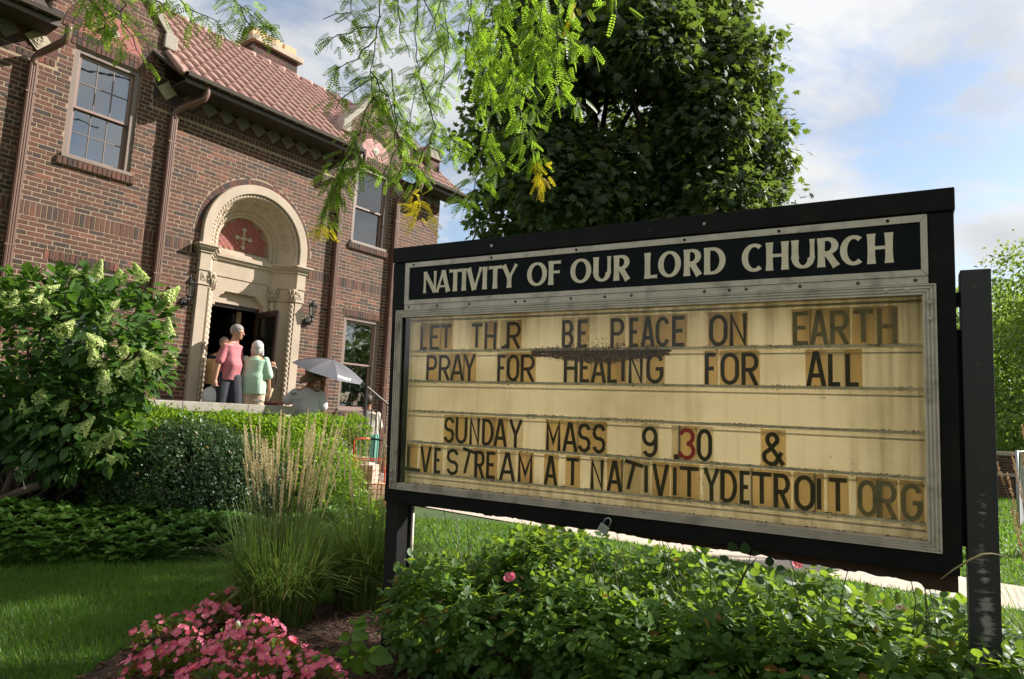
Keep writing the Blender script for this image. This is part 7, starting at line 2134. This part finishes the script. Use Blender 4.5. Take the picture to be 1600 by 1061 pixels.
# -- man in the doorway with a box
def doorman(e, skin):
    H0 = Vector((.03, 0, 1.51)); face = (.55, -.80, -.28)
    q = MB(); P, Mx = head(q, H0, face)
    limb(q, [(.01, .02, 1.43), (-.02, .04, 1.33)], [.056, .06])
    torso(q, (-.06, .05, .82), (-.04, .05, 1.20), (-.02, .04, 1.34), (.17, .08, 0), (.16, .16, .17))
    limb(q, [(-.19, -.02, 1.28), (-.25, -.06, 1.02), (-.10, -.26, .93)], [.045, .040, .029]); hand(q, (-.10, -.26, .93), (1, -.2, -.1), (0, .3, 1), .5)
    limb(q, [(.15, .12, 1.28), (.20, .02, 1.02), (.12, -.24, .93)], [.045, .040, .029]); hand(q, (.12, -.24, .93), (-.2, -1, -.1), (-.3, .3, 1), .5)
    leg(q, (-.14, .03, .80), (-.14, .03, .45), (-.14, .05, .09)); leg(q, (.04, .07, .80), (.05, .05, .45), (.05, .07, .09))
    remeshed(q, 'body', skin, e, .0075); face_parts(P, Mx, e)
    q = MB(); sphere(q, P(0, -.028, .036), .106, (.82, .90, .90), Mx); remeshed(q, 'hair', M['hair_grey'], e, .009, 2)
    q = MB(); torso(q, (-.06, .05, .84), (-.04, .05, 1.20), (-.02, .04, 1.325), (.17, .08, 0), (.165, .16, .16), .014, hem=.80, folds=.04)
    limb(q, [(-.19, -.02, 1.275), (-.24, -.055, 1.06)], [.060, .070]); limb(q, [(.15, .12, 1.275), (.195, .04, 1.06)], [.060, .070]); remeshed(q, 'shirt', M['dark_shirt'], e, .011, 3)
    q = MB(); limb(q, [(-.14, .03, .80), (-.14, .03, .45), (-.14, .05, .12)], [.115, .09, .075]); limb(q, [(.04, .07, .80), (.05, .05, .45), (.05, .07, .12)], [.115, .09, .075]); remeshed(q, 'trousers', M['dark_pants'], e, .012, 3)
    shoe(e, (-.14, .05, .07), (.3, -1, 0)); shoe(e, (.05, .07, .07), (.3, -1, 0))
dm = person('grey haired man in dark clothes in the doorway, behind the man in the rose shirt', 340, 12.0, .95, 'skin', doorman)
bx = empty('cardboard_box', tuple(at(331, 578, 11.7)), -.15, 'tan cardboard box carried by the man in the doorway', 'box')
q = MB(); q.box(-.10, .22, -.12, .14, -.24, .18); q.build('box_body', M['card'], bx, bevel=.004)
q = MB(); q.box(.045, .075, -.1215, -.1201, -.24, .18); q.build('tape', M['straw'], bx)

# -- woman with the umbrella
def umb_woman(e, skin):
    H0 = Vector((.03, .0, 1.46)); face = (.62, .75, -.12)
    q = MB(); P, Mx = head(q, H0, face)
    limb(q, [(.01, -.01, 1.37), (-.03, -.02, 1.26)], [.054, .064])
    torso(q, (-.02, 0, .82), (-.04, -.02, 1.12), (-.03, -.02, 1.27), (.20, -.05, 0), (.22, .215, .205))
    limb(q, [(-.23, .02, 1.20), (-.36, .06, 1.05), (-.44, .10, 1.01)], [.052, .046, .032]); hand(q, (-.44, .10, 1.015), (-1, .1, -.05), (0, 0, -1), .35)
    limb(q, [(.17, -.07, 1.19), (.21, -.10, .93), (.19, .02, 1.29)], [.052, .047, .030]); hand(q, (.19, .02, 1.29), (-.06, .0, 1), (-.3, .8, 0), 1.05)
    leg(q, (-.12, 0, .78), (-.12, .02, .42), (-.12, .0, .08), (.11, .065, .045)); leg(q, (.10, 0, .78), (.10, .02, .42), (.10, .0, .08), (.11, .065, .045))
    remeshed(q, 'body', skin, e, .0075); face_parts(P, Mx, e)
    q = MB(); sphere(q, P(0, -.028, .01), .104, (.84, .85, .95), Mx); remeshed(q, 'hair', M['hair_brown'], e, .009, 2)
    hm = Matrix.Translation(H0 + Vector((-.01, 0, .055))) @ Matrix.Rotation(rad(-17), 4, 'Y') @ Matrix.Rotation(rad(12), 4, 'X')
    q = MB(); n = 28
    prof = [(.005, .125), (.07, .12), (.105, .09), (.118, .03), (.122, .0), (.155, -.015), (.215, -.05), (.235, -.085), (.228, -.088), (.15, -.025), (.118, -.008), (.11, .03), (.06, .11), (.005, .115)]
    q.lathe(prof, n, M=hm)
    for i, v in enumerate(q.v):
        vv = Vector(v); k = i % n; a = 6.283 * k / n; rr3 = prof[i // n][0]
        if rr3 > .14: vv += Vector((0, 0, .018 * math.sin(3 * a + .5) + .010 * math.sin(7 * a)))
        q.v[i] = tuple(vv)
    q.build('sun_hat', M['straw_hat'], e, smooth=True)
    q = MB(); torso(q, (-.02, 0, .80), (-.04, -.02, 1.10), (-.03, -.02, 1.255), (.20, -.05, 0), (.235, .222, .208), .016, hem=.72, folds=.05, seed=5)
    limb(q, [(-.23, .02, 1.195), (-.33, .05, 1.07)], [.070, .086]); limb(q, [(.17, -.07, 1.185), (.205, -.095, 1.00)], [.070, .090])
    sh_ = remeshed(q, 'shirt', M['grey_shirt'], e, .010, 3)
    q = MB(); limb(q, [(-.12, 0, .78), (-.12, .02, .42), (-.12, .0, .12)], [.13, .10, .08]); limb(q, [(.10, 0, .78), (.10, .02, .42), (.10, .0, .12)], [.13, .10, .08]); sphere(q, (-.01, 0, .80), 1, (.21, .16, .12)); remeshed(q, 'trousers', M['dark_pants'], e, .012, 3)
    shoe(e, (-.12, .0, .07), (.3, .9, 0)); shoe(e, (.10, .0, .07), (.3, .9, 0))
UD = 11.0
uw = person('woman in grey printed t-shirt and brown sun hat under a grey umbrella', 484, UD, .47, 'skin_dark', umb_woman)
from mathutils.bvhtree import BVHTree
def project_strokes(target, strokes_px, width_px, mat, name, off=.004):
    """ink strokes laid on a surface where they stand on it"""
    bpy.context.view_layer.update()
    mw = target.matrix_world; bm = bmesh.new(); bm.from_mesh(target.data); bm.transform(mw); bvh = BVHTree.FromBMesh(bm); bm.free()
    mb = MB(); O_ = Vector((0, 0, CAM_H))
    for st in strokes_px:
        tmp = MB(); ribbon(tmp, [(x, -y) for x, y in st], width_px, 0, 0)
        nq = len(tmp.v) // 4; vs = []; ok = True
        for (x, _, ny) in tmp.v[:2 * nq]:
            d = Vector(ray(x, -ny).tolist()).normalized(); h = bvh.ray_cast(O_, d)
            if h[0] is None: ok = False; break
            vs.append(h[0] - d * off)
        if ok: mb.add(vs, [(i, i + 1, nq + i + 1, nq + i) for i in range(nq - 1)])
    me = mb.mesh(name); o = link(name, me, mat, target)
    o.matrix_parent_inverse = mw.inverted(); return o
shirt_o = [c for c in uw.children if c.name.startswith('shirt')][0]
ZU = lambda x, y: (435 + x / 8.16, 545 + y / 8.16)
lines = []
for k in range(9):
    y = 640 + k * 26; x0 = 165 + k * 3; x1 = 300 - (k % 3) * 18 + k * 3
    x = x0
    while x < x1: lines.append([ZU(x, y + (x - x0) * .06), ZU(min(x1, x + 18), y + (x + 18 - x0) * .06)]); x += 26
project_strokes(shirt_o, lines, .75, M['grey_print'], 'small_print')
word = []
for gch, gx in (('P', 160), ('A', 180), ('R', 200), ('K', 220)):
    GK = G.get(gch) or [[(0, -.08), (0, 1.08)], [(1, 1.08), (0, .4)], [(.3, .6), (1.05, -.08)]]
    for st in GK: word.append([ZU(gx + p[0] * 12, 592 - p[1] * 34 + (gx - 160) * -.02) for p in st])
project_strokes(shirt_o, word, .62, M['grey_print'], 'shirt_lettering')

# umbrella
hp = at(502.4, 612.5, UD + .02); ap = at(519.5, 562.5, UD - .045)
axis = Vector((ap - hp).tolist()).normalized()
um = empty('umbrella', tuple(hp), 0, 'open grey umbrella with a white bank logo held over the woman in the sun hat', 'umbrella')
LU = (Vector(ap.tolist()) - Vector(hp.tolist())).length
qz = axis.to_track_quat('Z', 'Y').to_matrix().to_4x4() @ Matrix.Rotation(rad(9), 4, 'Z')
q = MB(); q.tube([tuple(qz @ Vector((0, 0, -.10))), tuple(qz @ Vector((0, 0, LU + .035)))], .006, 8); q.build('shaft', M['black_metal'], um)
q = MB(); q.tube([tuple(qz @ Vector((0, 0, -.12))), tuple(qz @ Vector((0, 0, .02)))], .015, 8); q.build('handle', M['black_metal'], um, smooth=True)
RU, SAG, NRB = .60, .205, 8
def ump(r, th):
    k = (th / (math.pi / 4)) % 1.0; scal = 1 - .085 * math.sin(math.pi * k) * (r / RU) ** 1.5      # cloth pulled in between the ribs
    z = LU - SAG * (r / RU) ** 1.75 * (1) + .025 * math.sin(math.pi * k) * (r / RU) * (1 - r / RU) * 4 * -.5
    return qz @ Vector((r * scal * math.cos(th), r * scal * math.sin(th), z))
pan = []
for g in range(8):
    vs = []; nr_, nt_ = 8, 6
    for i in range(nr_ + 1):
        for j in range(nt_ + 1): vs.append(tuple(ump(RU * max(.012, i / nr_), math.pi / 4 * (g + j / nt_))))
    w_ = nt_ + 1; q = MB(); q.add(vs, [(i * w_ + j, i * w_ + j + 1, (i + 1) * w_ + j + 1, (i + 1) * w_ + j) for i in range(nr_) for j in range(nt_)])
    cen = np.mean(np.array(vs), 0); 
    pan.append((cen[0], q))
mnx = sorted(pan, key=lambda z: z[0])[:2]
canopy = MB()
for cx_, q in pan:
    (q.build('canopy_panel', M['umb_dark'] if cx_ == mnx[0][0] else M['umb'], um, smooth=True))  # leftmost panel gets the darker cloth
    canopy.add(q.v, q.f)
for g in range(8):
    q = MB(); q.tube([tuple(ump(RU * t, math.pi / 4 * g) - axis * .005) for t in (.02, .25, .5, .75, .99)], .003, 5); q.build('rib', M['black_metal'], um)
# lettering on the cloth: C H A S E and an octagon mark
helper_me = canopy.mesh('tmp_canopy'); helper = bpy.data.objects.new('tmp', helper_me); COL.objects.link(helper); helper.parent = um
GE = G['E']; wd = []
for i, ch in enumerate('CHASE'):
    for st in G[ch]:
        pp_ = []
        for p in st:
            x = 762 + i * 26 + p[0] * 17; y = 330 + (x - 762) * .36 + 30 - p[1] * 27; pp_.append(ZU(x, y))
        wd.append(pp_)
oc = []
for k in range(9):
    a = math.pi / 4 * k + math.pi / 8; oc.append(ZU(911 + 13 * math.cos(a), 388 + 14 * math.sin(a)))
wd.append(oc)
lo_ = project_strokes(helper, wd, .8, M['white_print'], 'umbrella_logo')
mwl = lo_.matrix_world.copy(); bpy.context.view_layer.update(); mwl = lo_.matrix_world.copy(); lo_.parent = um; lo_.matrix_parent_inverse = Matrix.Identity(4); lo_.matrix_world = mwl
bpy.data.objects.remove(helper)

# -- person in cream and teal behind the railing
def fifth(e, skin):
    H0 = Vector((-.02, 0, 1.50)); face = (.3, .9, -.1)
    q = MB(); P, Mx = head(q, H0, face); limb(q, [(-.02, .0, 1.42), (.0, .0, 1.32)], [.05, .056])
    torso(q, (.02, 0, .82), (.02, 0, 1.18), (.0, 0, 1.33), (.17, .03, 0), (.17, .155, .160))
    limb(q, [(-.16, 0, 1.27), (-.19, .06, 1.00), (-.15, .20, .85)], [.05, .04, .028]); hand(q, (-.15, .20, .85), (.3, .8, 0), (1, 0, 0), .7)
    limb(q, [(.17, 0, 1.27), (.22, .03, 1.0), (.23, .08, .78)], [.05, .04, .028]); hand(q, (.23, .08, .77), (0, .1, -1), (-1, 0, 0), .5)
    leg(q, (-.08, 0, .80), (-.08, 0, .44), (-.10, 0, .08)); leg(q, (.10, 0, .80), (.11, 0, .44), (.12, 0, .08))
    remeshed(q, 'body', skin, e, .0085); face_parts(P, Mx, e)
    q = MB(); sphere(q, P(0, -.026, .03), .108, (.84, .92, .96), Mx); sphere(q, P(0, -.07, .05), .05); remeshed(q, 'hair', M['hair_brown'], e, .009, 2)
    q = MB(); torso(q, (.02, 0, .86), (.02, 0, 1.18), (.0, 0, 1.315), (.17, .03, 0), (.18, .165, .165), .016, hem=.86, folds=.04); limb(q, [(-.16, 0, 1.265), (-.19, .05, 1.05)], [.058, .072]); limb(q, [(.17, 0, 1.265), (.215, .03, 1.05)], [.058, .072]); remeshed(q, 'shirt', M['cream_shirt'], e, .011, 3)
    q = MB(); limb(q, [(-.08, 0, .84), (-.09, 0, .44), (-.10, 0, .12)], [.130, .12, .12]); limb(q, [(.10, 0, .84), (.11, 0, .44), (.12, 0, .12)], [.130, .12, .12]); sphere(q, (.01, 0, .88), 1, (.19, .15, .11)); remeshed(q, 'trousers', M['teal_pants'], e, .012, 3)
    shoe(e, (-.10, 0, .07), (.3, .9, 0)); shoe(e, (.12, 0, .07), (.3, .9, 0))
person('person in a cream shirt and teal trousers going up the steps behind the railing', 578, 12.8, .10, 'skin_dark', fifth)

# -- things on the cap stone and by the steps
it = empty('white_packet', tuple(at(406, 627, 10.35)), 0, 'crumpled white plastic packet on the right end of the porch cap stone', 'packet')
q = MB(); rnd = random.Random(4)
for k in range(3): sphere(q, (rnd.uniform(-.05, .05), rnd.uniform(-.03, .03), .005), .045, (1.5, .9, .42))
o = remeshed(q, 'packet', M['plastic_bag'], it, .007, 1)
it = empty('red_purse', tuple(at(425, 630.5, 10.55)), -.3, 'dark red purse lying on the end of the porch cap stone', 'purse')
M['maroon'] = mat_simple('dark red leather', (.13, .015, .02), .45, .1, 10, .2)
q = MB(); q.box(-.09, .07, -.05, .05, -.025, .012); q.build('purse_body', M['maroon'], it, bevel=.01); q = MB(); q.tube([(-.09, 0, .01), (-.13, -.02, .02), (-.17, 0, .0)], .008, 6); q.build('strap', M['maroon'], it)
bp_ = empty('backpack', tuple(at(511, 666, 10.6)), 0, 'dark backpack at the right hip of the woman with the umbrella', 'bag')
q = MB(); sphere(q, (0, 0, 0), .15, (.82, .6, 1.1)); sphere(q, (.02, -.06, -.03), .10, (.9, .6, .9)); remeshed(q, 'bag_body', M['dark_shirt'], bp_, .010, 2); q = MB(); q.tube([(-.05, -.05, .12), (-.02, -.09, .04), (.02, -.10, -.06)], .010, 6); q.build('strap', M['grey_print'], bp_)

# orange utility cart behind the reed grass
M['orange'] = mat_simple('orange red painted wire', (.62, .075, .03), .4, .1, 10, .03)
cx0 = at(577, 772, 9.3); ct = empty('utility_cart', (cx0[0], cx0[1], 0.0), .35, 'orange red wire utility cart loaded with white bags beside the reed grass', 'cart')
w_, d_, h0, h1 = .22, .19, .18, .80
q = MB()
for z in (h0, (h0 + h1) / 2, h1): q.tube([(-w_, -d_, z), (w_, -d_, z), (w_, d_, z), (-w_, d_, z), (-w_, -d_, z)], .008, 6)
for x in (-w_, w_):
    for y in (-d_, d_): q.tube([(x, y, .06 if y > 0 else .04), (x, y, h1)], .009, 6)
q.build('frame', M['orange'], ct)
q = MB()
for k in range(1, 9): x = -w_ + 2 * w_ * k / 9; [q.tube([(x, y, h0), (x, y, h1)], .0028, 4) for y in (-d_, d_)]
for k in range(1, 7): y = -d_ + 2 * d_ * k / 7; [q.tube([(x, y, h0), (x, y, h1)], .0028, 4) for x in (-w_, w_)]
for k in range(1, 10): z = h0 + (h1 - h0) * k / 10; q.tube([(-w_, -d_, z), (w_, -d_, z), (w_, d_, z), (-w_, d_, z), (-w_, -d_, z)], .0028, 4)
for k in range(1, 9): x = -w_ + 2 * w_ * k / 9; q.tube([(x, -d_, h0), (x, d_, h0)], .0028, 4)
q.build('wire_basket', M['orange'], ct, kind='stuff')
q = MB(); q.tube([(-w_, d_, h1), (-w_, d_ + .05, 1.02), (-w_ + .03, d_ + .06, 1.06), (0, d_ + .06, 1.065)], .013, 8); q.build('handle', M['orange'], ct, smooth=True)
q = MB(); q.tube([(0, d_ + .06, 1.065), (w_ - .05, d_ + .06, 1.05), (w_ + .02, d_ + .03, .92), (w_, d_, h1)], .014, 8); q.build('grip', M['black_metal'], ct, smooth=True)
for x in (-w_ - .02, w_ + .02):
    q = MB(); q.lathe([(.07, -.012), (.085, -.012), (.085, .012), (.07, .012)], 18, M=Matrix.Translation((x, d_, .086)) @ Matrix.Rotation(math.pi / 2, 4, 'Y')); q.lathe([(.001, -.005), (.075, -.005), (.075, .005), (.001, .005)], 8, M=Matrix.Translation((x, d_, .086)) @ Matrix.Rotation(math.pi / 2, 4, 'Y')); q.build('wheel', M['black_metal'], ct)
cwp = Vector((cx0[0], cx0[1], 0))
for i, (dx_, dy_, dz_, r_) in enumerate(((-.07, 0, .36, .14), (.07, .03, .38, .13), (-.03, -.02, .62, .14))):
    b_ = empty('grocery_bag', tuple(cwp + Vector((dx_, dy_, dz_))), i * .7, ['lowest left', 'lowest right', 'topmost'][i] + ' pale bag in the orange cart', 'bag', 'pale bags in the orange cart')
    q = MB(); q.box(-r_, r_, -r_ * .8, r_ * .8, -r_ * .9, r_ * .8); sphere(q, (.03, 0, r_ * .8), r_ * .5, (1.4, 1, .5)); remeshed(q, 'bag_body', M['card'] if i == 1 else M['peach_bag'], b_, .014, 3)
